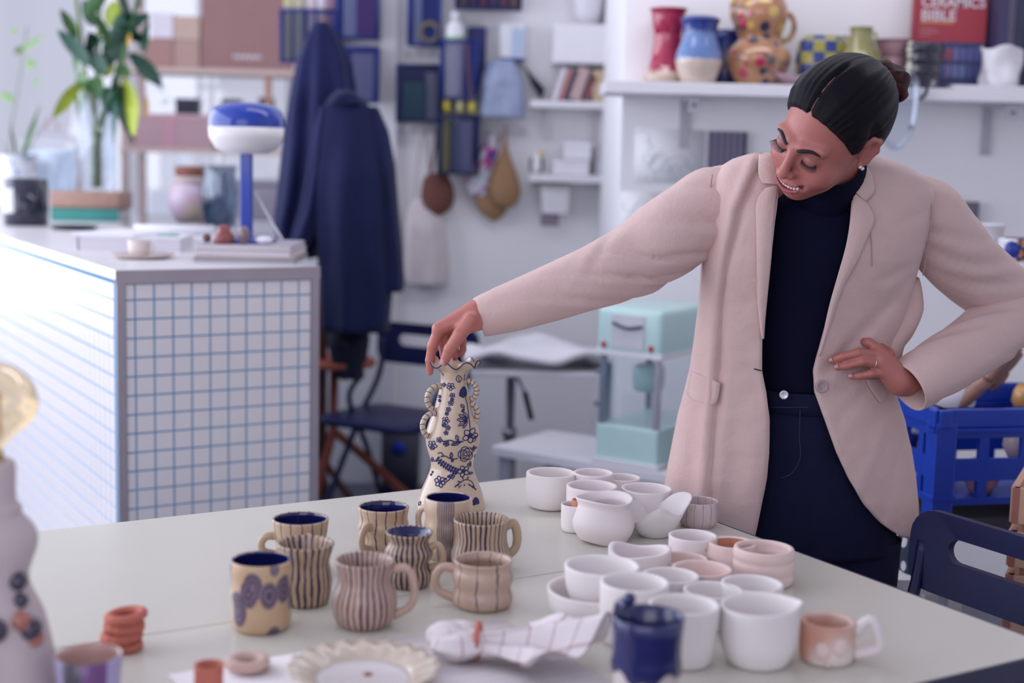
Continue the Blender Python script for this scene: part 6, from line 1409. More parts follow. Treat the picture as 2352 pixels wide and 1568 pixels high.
# ------------------------------------------------------------------ the person
def surface_nets(d, org, h):
    """mesh the zero level of a sampled distance field"""
    d = d.astype(np.float32); s = d < 0
    nx, ny, nz_ = d.shape
    cnt = np.zeros((nx-1, ny-1, nz_-1), np.float32); pos = np.zeros((nx-1, ny-1, nz_-1, 3), np.float32)
    for ax in range(3):
        o1, o2 = [a for a in range(3) if a != ax]
        for i in (0, 1):
            for j in (0, 1):
                sl0 = [None]*3; sl1 = [None]*3
                sl0[ax] = slice(0, -1); sl1[ax] = slice(1, None)
                for o, v in ((o1, i), (o2, j)):
                    q = slice(v, d.shape[o]-1+v); sl0[o] = q; sl1[o] = q
                a, b = d[tuple(sl0)], d[tuple(sl1)]
                m = (a < 0) != (b < 0); t = np.where(m, a/np.where(m, a-b, 1), 0)
                cnt += m; pos[..., ax] += t*m; pos[..., o1] += i*m; pos[..., o2] += j*m
    act = cnt > 0; idx = -np.ones(cnt.shape, np.int64); idx[act] = np.arange(act.sum())
    cells = np.argwhere(act); V = (cells+pos[act]/cnt[act][:, None])*h+org
    F = []
    for ax in range(3):
        o1, o2 = (ax+1) % 3, (ax+2) % 3
        sl0 = [slice(None)]*3; sl1 = [slice(None)]*3; sl0[ax] = slice(0, -1); sl1[ax] = slice(1, None)
        a, b = s[tuple(sl0)], s[tuple(sl1)]; E_ = np.argwhere(a != b)
        if not len(E_): continue
        ok = (E_[:, o1] > 0) & (E_[:, o2] > 0) & (E_[:, o1] < d.shape[o1]-1) & (E_[:, o2] < d.shape[o2]-1); E_ = E_[ok]
        flip = s[tuple(E_.T)]
        def c(i, j):
            q = E_.copy(); q[:, o1] += i; q[:, o2] += j; return idx[tuple(q.T)]
        q = np.stack([c(-1, -1), c(0, -1), c(0, 0), c(-1, 0)], 1); q[~flip] = q[~flip][:, ::-1]; F.append(q)
    return V, np.concatenate(F)
class Field:
    def __init__(s, lo, hi, h):
        s.h = h; s.o = np.array(lo, float); n = np.ceil((np.array(hi)-s.o)/h).astype(int)+1
        ax = [s.o[i]+h*np.arange(n[i]) for i in range(3)]
        s.X, s.Y, s.Z = [a.astype(np.float32) for a in np.meshgrid(*ax, indexing='ij')]
        s.d = np.full(s.X.shape, 9., np.float32)
    def ell(s, c, r):
        x, y, z = (s.X-c[0])/r[0], (s.Y-c[1])/r[1], (s.Z-c[2])/r[2]; k0 = np.sqrt(x*x+y*y+z*z)
        k1 = np.sqrt((x/r[0])**2+(y/r[1])**2+(z/r[2])**2)+1e-6; return k0*(k0-1)/k1
    def cap(s, a, b, ra, rb=None):
        rb = ra if rb is None else rb; a = np.asarray(a, np.float32); b = np.asarray(b, np.float32); ab = b-a; L2 = float(ab@ab)+1e-12
        px, py, pz = s.X-a[0], s.Y-a[1], s.Z-a[2]; t = np.clip((px*ab[0]+py*ab[1]+pz*ab[2])/L2, 0, 1)
        return np.sqrt((px-t*ab[0])**2+(py-t*ab[1])**2+(pz-t*ab[2])**2)-(ra+(rb-ra)*t)
    def add(s, e, k=.01):
        hh = np.clip(.5+.5*(s.d-e)/k, 0, 1); s.d = s.d*(1-hh)+e*hh-k*hh*(1-hh)
    def sub(s, e, k=.004):
        hh = np.clip(.5-.5*(s.d+e)/k, 0, 1); s.d = s.d*(1-hh)-e*hh+k*hh*(1-hh)
    def chain(s, pts, rs, k=.004, kk=.003):
        e = None
        for i in range(len(pts)-1):
            q = s.cap(pts[i], pts[i+1], rs[i], rs[i+1])
            if e is None: e = q
            else:
                hh = np.clip(.5+.5*(e-q)/kk, 0, 1); e = e*(1-hh)+q*hh-kk*hh*(1-hh)
        s.add(e, k)
    def mesh(s): return surface_nets(s.d, s.o, s.h)
HR = np.array([[.6542, .7560, -.0242], [-.5845, .4850, -.6505], [-.4800, .4397, .7591]]); HT = np.array([.5415, 2.5005, 1.4624])
def h2w(p): return np.asarray(p) @ HR.T + HT
pbase = np.array([PY(1850, 1000, 2.78)[0], 2.80, 0.])
PE = root('person', 'person in a beige blazer and black turtleneck reaching over to hold the painted vase', 'person', tuple(pbase))
def w2p(V): return np.asarray(V)-pbase
# ---- head
Hd = Field((-.10, -.135, -.15), (.10, .125, .135), .0021)
Hd.add(Hd.ell((0, .020, .036), (.073, .093, .083)), .01)
Hd.add(Hd.ell((0, -.026, -.012), (.063, .066, .070)), .03)
Hd.add(Hd.ell((0, -.034, -.062), (.052, .052, .046)), .03)
Hd.add(Hd.ell((0, -.066, -.094), (.022, .020, .017)), .025)
for sx in (-1, 1):
    Hd.add(Hd.ell((sx*.041, -.062, -.036), (.022, .022, .022)), .022)
    Hd.add(Hd.cap((sx*.014, -.087, .019), (sx*.046, -.073, .020), .0085, .007), .014)
    Hd.sub(Hd.ell((sx*.031, -.102, -.001), (.017, .015, .0115)), .014)
    Hd.add(Hd.ell((sx*.031, -.0765, -.001), (.0165, .0135, .0125)), .006)
Hd.add(Hd.ell((0, -.078, -.066), (.031, .019, .022)), .018)
Hd.add(Hd.cap((0, -.089, .012), (0, -.108, -.030), .0068, .0085), .012)
Hd.add(Hd.ell((0, -.1095, -.035), (.0105, .0095, .0088)), .007)
for sx in (-1, 1):
    Hd.add(Hd.ell((sx*.0125, -.0985, -.039), (.0068, .0095, .0068)), .006)
    Hd.sub(Hd.ell((sx*.0062, -.1055, -.0455), (.0032, .0048, .0035)), .003)
def mouth(x, dz, dy=0): return (x, -.0960+7.5*x*x+dy, -.0690+10*x*x+dz)
xs = [-.030, -.021, -.011, 0, .011, .021, .030]
def arc(dz, r, k, sub=False, dy=0, taper=True):
    for i in range(6):
        r0, r1 = [r*(.45+.55*(1-abs(xs[j]/.027)**2)) if taper else r for j in (i, i+1)]
        z0, z1 = [dz*(1-abs(xs[j]/.031)**1.6) for j in (i, i+1)]
        e = Hd.cap(mouth(xs[i], z0, dy), mouth(xs[i+1], z1, dy), r0, r1); (Hd.sub if sub else Hd.add)(e, k)
arc(.0066, .0034, .004, dy=.0005); arc(-.0095, .0046, .005, dy=.001)
arc(-.0014, .0050, .0015, True, .001); arc(-.0014, .0046, .0015, True, -.006)
for sx in (-1, 1): Hd.sub(Hd.cap((sx*.031, -.088, -.060), (sx*.020, -.098, -.040), .0022), .010)   # smile folds
Hd.base = Hd.d.copy()
for sx in (-1, 1):
    for (a, b, ra) in (((.0735, .004, -.030), (.0765, .016, -.026), .006), ((.0765, .016, -.026), (.083, .029, -.006), .0055), ((.083, .029, -.006), (.085, .028, .016), .0055), ((.085, .028, .016), (.080, .014, .026), .0055), ((.080, .014, .026), (.073, .004, .016), .005), ((.072, .010, -.02), (.074, .012, .018), .008), ((.076, .018, -.012), (.078, .02, .012), .004)):
        Hd.add(Hd.cap((sx*a[0], a[1], a[2]), (sx*b[0], b[1], b[2]), ra), .005)
for sx in (-1, 1): Hd.sub(Hd.ell((sx*.086, .016, .006), (.007, .007, .013)), .004)
Hd.add(Hd.cap((0, .022, -.06), (0, .042, -.148), .050, .052), .022)
hv, hf = Hd.mesh()
# ---- skin colours by place on the face
def lipmask(V):
    x = np.clip(V[:, 0], -.031, .031); e = 1-np.abs(x/.0315)**1.6
    m = np.zeros(len(V))
    for dz, r in ((.0066, .0040), (-.0095, .0052)):
        c = np.stack([x, -.0958+7.5*x*x, -.0690+10*x*x+dz*e], 1); m = np.maximum(m, 1-np.clip((np.linalg.norm(V-c, axis=1)-r*(.45+.5*e))/.0016, 0, 1))
    return m
SK = np.array((.44, .155, .13)); col = np.tile(SK, (len(hv), 1))
lm = lipmask(hv)[:, None]*(np.abs(hv[:, :1]) < .033); col = col*(1-lm)+np.array((.36, .075, .10))*lm
for sx in (-1, 1):
    dd = np.linalg.norm((hv-np.array((sx*.031, -.086, .003)))/np.array((1.25, 1, .8)), axis=1); m = np.clip(1-(dd-.011)/.008, 0, 1)[:, None]*.55; col = col*(1-m)+np.array((.22, .085, .085))*m
    dd = np.linalg.norm(hv-np.array((sx*.046, -.075, -.036)), axis=1); m = np.clip(1-dd/.03, 0, 1)[:, None]*.5; col = col*(1-m)+np.array((.42, .13, .12))*m
inner = (np.abs(hv[:, 0]) < .031) & (np.abs(hv[:, 2]+.0704-10*hv[:, 0]**2) < .0058) & (hv[:, 1] > -.0960+7.5*hv[:, 0]**2+.0030) & (hv[:, 1] < -.06)
col[inner] = (.10, .02, .025)
bodyV = [w2p(h2w(hv))]; bodyF = [hf]; bodyC = [col]; off = len(hv)
def addbody(V, F, c=None):
    global off
    bodyV.append(w2p(V)); bodyF.append(F+off); off += len(V); bodyC.append(np.tile(SK if c is None else c, (len(V), 1)) if c is None or np.ndim(c) == 1 else c)
# ---- joints
sR = PY(1688, 455, 2.68); eR = PY(1405, 622, 2.64); wR = PY(1098, 726, 2.615)          # arm to the vase
sL = PY(2125, 475, 2.72); eL = PY(2362, 700, 2.80); wL = PY(2078, 880, 2.625)           # arm on the hip
nk = h2w((0, .042, -.148)); chest = PY(1880, 620, 2.70); waist = PY(1842, 880, 2.75); hipc = PY(1850, 1120, 2.78)
B = Field((min(wR[0], eR[0])-.05, 2.45, -.01), (eL[0]+.08, 3.05, 1.50), .014)
B.chain([nk, PY(1885, 470, 2.69)], [.05, .055], .03); B.add(B.cap(sR+np.array([.03, .02, -.02]), sL-np.array([.03, -.02, .02]), .062), .04)
B.add(B.cap(chest, waist, .085, .06), .05); B.add(B.cap(waist, hipc, .06, .09), .05)
for a, e_, w_ in ((sR, eR, wR), (sL, eL, wL)): B.chain([a, e_, w_], [.045, .036, .025], .03)
hl, hr_ = hipc+np.array([-.085, 0, -.05]), hipc+np.array([.085, 0, -.05])
kl, kr = np.array([hl[0]-.01, hl[1]-.01, .46]), np.array([hr_[0]+.01, hr_[1]-.01, .46]); fl, fr_ = np.array([kl[0], kl[1]+.03, .09]), np.array([kr[0], kr[1]+.03, .09])
for a, k_, f_ in ((hl, kl, fl), (hr_, kr, fr_)):
    B.chain([a, k_, f_], [.078, .05, .034], .04); B.add(B.cap(f_+np.array([0, 0, -.055]), f_+np.array([0, -.14, -.062]), .030, .022), .03)
addbody(*B.mesh())
# ---- hands
def hand(fingers, palm, wrist, h=.0017, k=.007):
    allp = np.array([p for f in fingers for p, _ in f]+[p for p, _ in palm]+[p for p, _ in wrist]); lo, hi = allp.min(0)-.035, allp.max(0)+.035
    H_ = Field(lo, hi, h)
    H_.chain([p for p, _ in wrist], [r for _, r in wrist], .012)
    for a in range(0, len(palm)-1, 2): H_.add(H_.cap(palm[a][0], palm[a+1][0], palm[a][1], palm[a+1][1]), .014)
    for f in fingers:
        H_2 = [p for p, _ in f]; H_.chain(H_2, [r for _, r in f], k if False else .0045, .003)
    return H_.mesh()
def q2(x, y, Y): return PY(950+x/6.03, 640+y/6.03, Y)
YH = 2.59
F_ = []
F_.append([(q2(350, 705, YH), .0105), (q2(262, 930, YH+.004), .0098), (q2(228, 1130, YH+.010), .0088), (q2(226, 1290, YH+.016), .0066)])          # index, outside the rim
F_.append([(q2(400, 700, YH+.022), .0105), (q2(400, 890, YH+.026), .0085), (q2(420, 1050, YH+.026), .0075), (q2(430, 1150, YH+.026), .0065)])      # middle
F_.append([(q2(480, 700, YH+.042), .010), (q2(520, 880, YH+.046), .0080), (q2(560, 1010, YH+.042), .0070), (q2(570, 1090, YH+.04), .006)])
F_.append([(q2(600, 700, YH+.056), .009), (q2(680, 860, YH+.056), .0072), (q2(680, 980, YH+.05), .0064), (q2(660, 1050, YH+.045), .0056)])
F_.append([(q2(800, 560, YH-.012), .014), (q2(640, 770, YH-.020), .0128), (q2(500, 970, YH-.020), .0106), (q2(428, 1140, YH-.014), .0088)])          # thumb
palm = [(q2(850, 470, YH+.012), .020), (q2(345, 690, YH), .0125), (q2(860, 480, YH+.02), .020), (q2(400, 690, YH+.022), .0125), (q2(880, 520, YH+.03), .019), (q2(480, 700, YH+.042), .012), (q2(880, 560, YH+.03), .018), (q2(600, 700, YH+.056), .0108), (q2(870, 600, YH), .016), (q2(700, 690, YH-.012), .013)]
wrist = [(wR+(wR-eR)*-.14, .025), (q2(985, 480, YH+.02), .024), (q2(870, 500, YH+.018), .022)]
V_, Fc_ = hand(F_, palm, wrist); 
def handcol(V, tips, c=SK*np.array((1.12, 1.12, 1.1))):
    col = np.tile(c, (len(V), 1))
    for t in tips: m = np.clip(1-(np.linalg.norm(V-t, axis=1)-.008)/.012, 0, 1)[:, None]*.45; col = col*(1-m)+np.array((.50, .15, .13))*m
    return col
tipsR = [f[-1][0] for f in F_]
addbody(V_, Fc_, handcol(V_, tipsR))
def q4(x, y, Y): return PY(1880+x/7.13, 740+y/7.13, Y)
G_ = []; YA = 2.612
G_.append([(q4(960, 430, YA+.008), .0100), (q4(820, 330, YA+.012), .0084), (q4(700, 310, YA+.034), .0074), (q4(580, 350, YA+.045), .0064)])
G_.append([(q4(1000, 540, YA), .0105), (q4(650, 500, YA-.010), .0086), (q4(400, 560, YA-.004), .0078), (q4(225, 620, YA+.004), .0066)])
G_.append([(q4(1010, 680, YA-.003), .0102), (q4(720, 640, YA-.014), .0084), (q4(470, 710, YA-.008), .0076), (q4(310, 735, YA-.002), .0064)])
G_.append([(q4(1060, 830, YA), .0096), (q4(860, 840, YA-.010), .0078), (q4(680, 875, YA-.006), .0070), (q4(540, 885, YA), .0060)])
G_.append([(q4(1150, 520, YA+.03), .012), (q4(1020, 430, YA+.045), .010), (q4(900, 420, YA+.055), .008)])
pal2 = [(q4(1330, 900, YA+.01), .020), (q4(990, 480, YA+.006), .0120), (q4(1330, 930, YA+.008), .020), (q4(1010, 570, YA), .0122), (q4(1330, 960, YA+.006), .020), (q4(1020, 690, YA-.002), .0120), (q4(1330, 1000, YA+.008), .019), (q4(1070, 820, YA+.002), .0112)]
wr2 = [(wL+(eL-wL)*.22, .025), (q4(1440, 1000, YA+.015), .024), (q4(1330, 950, YA+.01), .022)]
V2_, F2_ = hand(G_, pal2, wr2); tipsL = [f[-1][0] for f in G_]
addbody(V2_, F2_, handcol(V2_, tipsL, SK))
def skinf():
    n = N('skin'); a = n.n('ShaderNodeAttribute', attribute_name='skin'); f = n.noise(180, 3)
    c = n.mix(n.math('MULTIPLY', f, .25), a.outputs['Color'], n.mix(.5, a.outputs['Color'], (.30, .10, .08)))
    n.bump(n.noise(700, 2), .08, .0005); return n.done(c, .42, .45, sss=.12)
Vb = np.concatenate(bodyV); Fb = np.concatenate(bodyF); Cb = np.concatenate(bodyC)
body = mk('body', (Vb, Fb), cached('skin', skinf), PE)
ca = body.data.color_attributes.new('skin', 'FLOAT_COLOR', 'POINT'); ca.data.foreach_set('color', np.concatenate([Cb, np.ones((len(Cb), 1))], 1).astype(np.float32).ravel())
sm = body.modifiers.new('smooth', 'SMOOTH'); sm.factor = .5; sm.iterations = 2
# finger nails
def nail(tip, prev, toward, L=.0065, w=.0050, col=(.52, .26, .25)):
    d = tip-prev; d /= np.linalg.norm(d); n_ = toward-d*(toward@d); n_ /= np.linalg.norm(n_); s_ = np.cross(d, n_)
    V = []; 
    for i in range(5):
        for j in range(5):
            a, b = (i/4-.5), (j/4-.5); V.append(tip+d*(a*2*L*.62+.0008)+s_*b*2*w*.8*(1-.25*(a > .3))+n_*(.0092-.006*b*b*4*.35-.0012*(a+.5)**2))
    return [tuple(v) for v in w2p(V)], [(i*5+j, i*5+j+1, (i+1)*5+j+1, (i+1)*5+j) for i in range(4) for j in range(4)]
nm = M((.52, .27, .26), .25, .05, coat=.4, key='nail')
toC = lambda p: (CC-p)/np.linalg.norm(CC-p)
mk('nail', nail(F_[4][-1][0], F_[4][-2][0], toC(F_[4][-1][0])+np.array([-.3, 0, .3]), .0085, .0066), nm, body)
for f in G_[1:4]: mk('nail', nail(f[-1][0], f[-2][0], toC(f[-1][0])+np.array([0, 0, .25]), .006, .0047), nm, body)
# ring on the finger
rp = G_[2][0][0]*.62+G_[2][1][0]*.38; rd = G_[2][1][0]-G_[2][0][0]; rd /= np.linalg.norm(rd); u_ = np.cross(rd, (0, 0, 1)); u_ /= np.linalg.norm(u_); v_ = np.cross(rd, u_)
mk('finger_ring', tube([tuple(w2p(rp+.0102*(math.cos(t)*u_+math.sin(t)*v_))) for t in np.linspace(0, 2*PI, 24, False)], .0008, 6, True), M((.75, .62, .42), .2, metal=.8), PE)
# ---- facial parts laid on the face surface
def ray_face(x, z, y0=-.135):
    """front of the face at local x,z"""
    i = (x-Hd.o[0])/Hd.h; k = (z-Hd.o[2])/Hd.h; i0, k0 = int(i), int(k); fi, fk = i-i0, k-k0
    c = (Hd.base[i0, :, k0]*(1-fi)*(1-fk)+Hd.base[i0+1, :, k0]*fi*(1-fk)+Hd.base[i0, :, k0+1]*(1-fi)*fk+Hd.base[i0+1, :, k0+1]*fi*fk)
    j = int(np.argmax(c < 0)); t = c[j-1]/(c[j-1]-c[j]) if j > 0 else 0
    return Hd.o[1]+(j-1+t)*Hd.h
hairdark = M((.010, .007, .012), .6, .3, key='browhair')
for sx in (-1, 1):
    br = [(.0115, .0165, .0026), (.021, .0205, .0036), (.034, .0230, .0032), (.045, .0205, .0021), (.0495, .0178, .0005)]
    P_ = [tuple(p) for p in spline(br, 18)]
    pts = [w2p(h2w((sx*x, ray_face(sx*x, z)-.0004, z))) for x, z, _ in P_]
    o = mk('eyebrow', tube(pts, [p[2] for p in P_], 8, flat=1), hairdark, body)
    # closed-looking lids: dark lash line with lashes
    ll = [(.0175, -.0035), (.022, -.0072), (.029, -.0092), (.036, -.0085), (.042, -.0055), (.0455, -.0015)]
    P_ = [tuple(p) for p in spline(ll, 18)]
    base = [np.array((sx*x, ray_face(sx*x, z)-.0003, z)) for x, z in P_]
    mk('lash_line', tube([w2p(h2w(b)) for b in base], [.0008]+[.0015]*17+[.0007], 6), hairdark, body)
    ls = []
    for i in range(1, 19):
        b = base[i]; t = i/18; d_ = np.array((sx*(.002+.006*t), -.0068, -.0068)); ls.append(tube([w2p(h2w(b)), w2p(h2w(b+d_*.55)), w2p(h2w(b+d_*np.array((1.1, 1.2, .75))))], [.0006, .0005, .00015], 4))
    mk('eyelashes', join(*ls), hairdark, body)
    cr_ = [(.0175, .0035), (.024, .0070), (.031, .0080), (.039, .0065), (.0455, .0025)]
    mk('lid_crease', tube([w2p(h2w((sx*p[0], ray_face(sx*p[0], p[1])+.0003, p[1]))) for p in spline(cr_, 12)], [.0003, .0006, .0003], 5), M((.20, .075, .07), .6), body)
# teeth
tg = []
for k in range(-4, 5):
    x = k*.0056; w_ = .0055 if abs(k) < 2 else .0050; zz_ = -.0690+10*x*x+.0012*(1-abs(x/.028)); y_ = -.0960+7.5*x*x+.0020
    tg.append(tf(box(w_*.96, .004, .0068-.0006*abs(k)*.5, (0, 0, -.0042), .001), (x, y_, zz_), (0, 0, math.atan(15*x))))
tj = join(*tg); mk('teeth', ([tuple(w2p(h2w(v))) for v in tj[0]], tj[1]), M((.74, .70, .66), .2, .03, coat=.4), body)
# earring
for q in ((.079, .006, -.036), (.078, .0, -.030)):
    mk('earring', sphere(.0035, tuple(w2p(h2w(q))), 12, 8), M((.78, .76, .80), .12, .05, metal=.6), PE)
# ---- hair
HF = Field((-.105, -.12, -.11), (.105, .14, .15), .0024)
HF.add(HF.ell((0, .022, .036), (.0735, .095, .083)), .01); HF.add(HF.ell((0, -.026, -.012), (.063, .066, .070)), .03); HF.add(HF.ell((0, .05, -.03), (.055, .05, .05)), .03)
phi = np.degrees(np.arctan2(np.abs(HF.X), -HF.Y))
hzl = np.interp(phi, [0, 15, 30, 45, 58, 68, 76, 84, 92, 100, 112, 130, 155, 180], [.068, .0665, .060, .047, .030, .010, -.004, -.006, .018, .010, -.030, -.055, -.068, -.072])
g_ = HF.Z-hzl
offh = -.003+.0075*np.clip((g_+.002)/.014, 0, 1)+.009*np.clip(g_/.055, 0, 1)
offh -= .0045*np.exp(-(HF.X/.0032)**2)*np.clip((.035-HF.Y)/.03, 0, 1)*(HF.Z > .03)
ax_ = np.array((0, .96, .28)); ax_ /= np.linalg.norm(ax_); e_a = np.array((1., 0, 0)); e_b = np.cross(ax_, e_a)
sA = np.arctan2(HF.X*e_b[0]+HF.Y*e_b[1]+(HF.Z-.02)*e_b[2], HF.X)
offh += .0009*np.sin(sA*34+3*np.sin(sA*7))*np.clip(g_/.02, 0, 1)
HF.d = HF.d-offh.astype(np.float32)
kv, kf = HF.mesh()
def hairm(key, c0, c1, rough=.34):
    def f():
        n = N('hair'); a = n.n('ShaderNodeAttribute', attribute_name='strand'); 
        f1 = n.noise(1.0, 4, .7, a.outputs['Vector']); mp_ = n.n('ShaderNodeVectorMath', operation='MULTIPLY'); mp_.inputs[1].default_value = (3.2, 1.0, 1.0); n.l(a.outputs['Vector'], mp_.inputs[0]); f2 = n.noise(1.0, 3, .7, mp_.outputs[0])
        n.bump(n.math('ADD', f1, f2), .6, .0016); return n.done(n.mix(n.step(f1, .35, .7), c0, c1), n.math('ADD', n.math('MULTIPLY', f2, .3), rough-.08), .15)
    return cached(key, f)
def strand_attr(o, arr):
    a = o.data.attributes.new('strand', 'FLOAT_VECTOR', 'POINT'); a.data.foreach_set('vector', np.asarray(arr, np.float32).ravel())
hair = mk('hair', (w2p(h2w(kv)), kf), hairm('hairA', (.0015, .0015, .005), (.008, .0055, .010)), PE)
ang = np.arctan2(kv @ e_b-.02*e_b[2], kv[:, 0]); along_ = kv @ ax_
strand_attr(hair, np.stack([ang*85, along_*10, 0*ang], 1))
# parting
pp = []
for t in np.linspace(0, 1, 14):
    y_ = -.082+.072*t; 
    i = int((0-HF.o[0])/HF.h); j = int((y_-HF.o[1])/HF.h); colm = HF.d[i, j, :]; k_ = np.where(colm < 0)[0]; pp.append((0, y_, HF.o[2]+HF.h*(k_.max() if len(k_) else 60)+.0012))
mk('parting', tube([w2p(h2w(p)) for p in pp[2:]], [.0004]+[.0012]*8+[.0003], 6), M((.26, .11, .10), .6), hair)
# bun
bc_ = np.array((.004, .138, .034)); BF = Field(bc_-.062, bc_+.062, .0022)
BF.add(BF.ell(bc_, (.040, .034, .043)), .01)
dx, dy, dz = BF.X-bc_[0], BF.Y-bc_[1], BF.Z-bc_[2]; rad = np.sqrt(dx*dx+dz*dz); an = np.arctan2(dz, dx)
BF.d = BF.d-(.0032*np.sin(3*an+rad*170)+.0022*np.sin(5*an-rad*260+1)).astype(np.float32)*np.clip(rad/.012, 0, 1)
BF.add(BF.cap((0, .10, .035), bc_, .034, .026), .012)
bv, bf = BF.mesh(); bun = mk('hair_bun', (w2p(h2w(bv)), bf), hairm('hairB', (.012, .005, .008), (.085, .018, .016), .42), hair)
rb_ = bv-bc_; strand_attr(bun, np.stack([(np.hypot(rb_[:, 0], rb_[:, 2])*420+np.arctan2(rb_[:, 2], rb_[:, 0])*3), np.arctan2(rb_[:, 2], rb_[:, 0])*1.2, rb_[:, 1]*30], 1))
fw = []; rf = random.Random(5)
for k in range(26):
    a = rf.uniform(-1.4, 1.6); st_ = bc_+np.array((.03*math.sin(a), -.02+rf.uniform(-.03, .02), .036*math.cos(a)*.9)); d_ = np.array((rf.uniform(-.4, .4), rf.uniform(-.6, .6), rf.uniform(.5, 1))); L_ = rf.uniform(.012, .03)
    fw.append(tube([w2p(h2w(st_)), w2p(h2w(st_+d_*L_*.5+np.array((0, 0, .003)))), w2p(h2w(st_+d_*L_))], [.0003, .00025, .0001], 4))
mk('stray_hairs', join(*fw), M((.07, .018, .016), .5), hair)
# ------------------------------------------------------------------ clothes
linen = cached('linen', lambda: (lambda n: (n.bump(n.math('ADD', n.noise(420, 2), n.math('MULTIPLY', n.noise(22, 5, .6, None, 0, .6), 5.0)), .30, .0022), n.done(n.mix(n.noise(5, 4), (.60, .42, .395), (.68, .50, .465)), .82, .2, sheen=.15))[1])(N('beige_linen')))
lining = M((.40, .27, .33), .6, .05, key='lining')
black = cached('blackknit', lambda: (lambda n: (n.bump(n.noise(500, 2), .3, .0006), n.done(n.mix(n.noise(6), (.0035, .0045, .017), (.006, .007, .026)), .9, .1))[1])(N('black_knit')))
denim = cached('denim', lambda: (lambda n: (n.bump(n.noise(900, 2), .35, .0005), n.done(n.mix(n.noise(25, 4), (.005, .006, .024), (.011, .013, .042)), .85, .15))[1])(N('dark_denim')))
def yc(y): return float(np.interp(y, [350, 450, 600, 900, 1250], [2.665, 2.68, 2.70, 2.75, 2.785]))
BR = [(352, 1742, 1770, 1955, 1985, .060), (366, 1690, 1776, 1962, 2030, .075), (385, 1660, 1783, 1963, 2085, .088), (415, 1645, 1788, 1961, 2130, .096), (450, 1638, 1787, 1957, 2143, .104), (520, 1626, 1779, 1952, 2132, .118), (600, 1617, 1770, 1938, 2112, .126), (700, 1609, 1758, 1912, 2082, .124), (780, 1599, 1751, 1886, 2058, .118), (850, 1588, 1750, 1868, 2048, .116), (900, 1575, 1760, 1871, 2054, .120), (960, 1559, 1767, 1893, 2074, .130), (1040, 1544, 1766, 1922, 2092, .142), (1100, 1533, 1760, 1950, 2101, .148), (1160, 1525, 1748, 1986, 2107, .152), (1200, 1520, 1740, 2022, 2107, .152), (1222, 1518, 1735, 2052, 2104, .15), (1234, 1517, 1732, 2078, 2098, .148)]
bry = [r[0] for r in BR]
def ee(y): return float(np.interp(y, [352, 400, 520, 700], [2.6, 3.8, 3.6, 2.3]))
def brow_(y): return [float(np.interp(y, bry, [r[k] for r in BR])) for k in range(1, 6)]
def bl_point(px, py, off=0.0):
    """front surface of the blazer at a picture point"""
    xl, xo, xp, xr, b = brow_(py); Y0 = yc(py); xc, a = (xl+xr)/2, (xr-xl)/2
    for _ in range(3):
        u = max(-.985, min(.985, (px-xc)/a)); e_ = ee(py); Yf = Y0-b*(1-abs(u)**e_)**(1/e_)-off
        # silhouette is taken at Y0; keep the picture column while moving forward
    return PY(px, py, Yf)
rows = []; NR, NT = 110, 120
for k in range(NR):
    y = 352+(1234-352)*(k/(NR-1)); xl, xo, xp, xr, b = brow_(y); Y0 = yc(y); xc, a = (xl+xr)/2, (xr-xl)/2
    row = []
    uL, uR = (xo-xc)/a, (xp-xc)/a
    thL, thR = math.asin(max(-.99, min(.99, uL))), math.asin(max(-.99, min(.99, uR)))
    for j in range(NT):
        t = j/(NT-1); th = thL-t*(2*PI-(thR-thL))      # from the left front edge round the back to the right edge
        u = math.sin(th); c = math.cos(th)
        front = c > 0
        e_ = ee(y)
        dep = b*(1-abs(u)**e_)**(1/e_) if abs(u) < 1 else 0
        zf = (y-352)/(1234-352)
        fold = 0
        if front:
            px_ = xc+a*u
            if u < 0:      # long drape from the shoulder on the left front
                xd = np.interp(y, [380, 480, 600, 700, 800, 1000, 1234], [1745, 1700, 1672, 1660, 1655, 1640, 1625]); fold += .010*math.exp(-((px_-xd+16)/15)**2)-.011*math.exp(-((px_-xd)/10)**2)
                fold += .006*math.sin((px_-1560)/15+y/120)*max(0, zf-.5)*1.6
            else:
                for (x0, y0, x1, y1, dpt) in ((2090, 640, 1935, 800, .008), (2060, 690, 1900, 850, .006), (2110, 600, 2030, 640, .006), (2040, 960, 1960, 1150, -.004), (2075, 1010, 2020, 1200, .004), (2150, 480, 2050, 520, .003), (1985, 900, 1930, 960, .004)):
                    dxx, dyy = x1-x0, y1-y0; L2 = dxx*dxx+dyy*dyy; tt = max(0, min(1, ((px_-x0)*dxx+(y-y0)*dyy)/L2)); dd = math.hypot(px_-x0-tt*dxx, y-y0-tt*dyy); fold -= dpt*math.exp(-(dd/13)**2)
            fold += .0022*nz(px_/40, y/55, 1)+.0012*nz(px_/16, y/22, 4)
        Yp = Y0-dep-fold if front else Y0+dep*.92+.004*math.sin(u*9+y/70)
        row.append(PY(xc+a*u, y, Yp if front else Y0) if front else (lambda p: np.array([p[0], Yp, p[2]]))(PY(xc+a*u, y, Y0)))
    rows.append(row)
BZ = mk('blazer', tuple(loft([[tuple(w2p(p)) for p in r] for r in rows], False)[:2]), linen, PE)
solid(BZ, .006, 0)
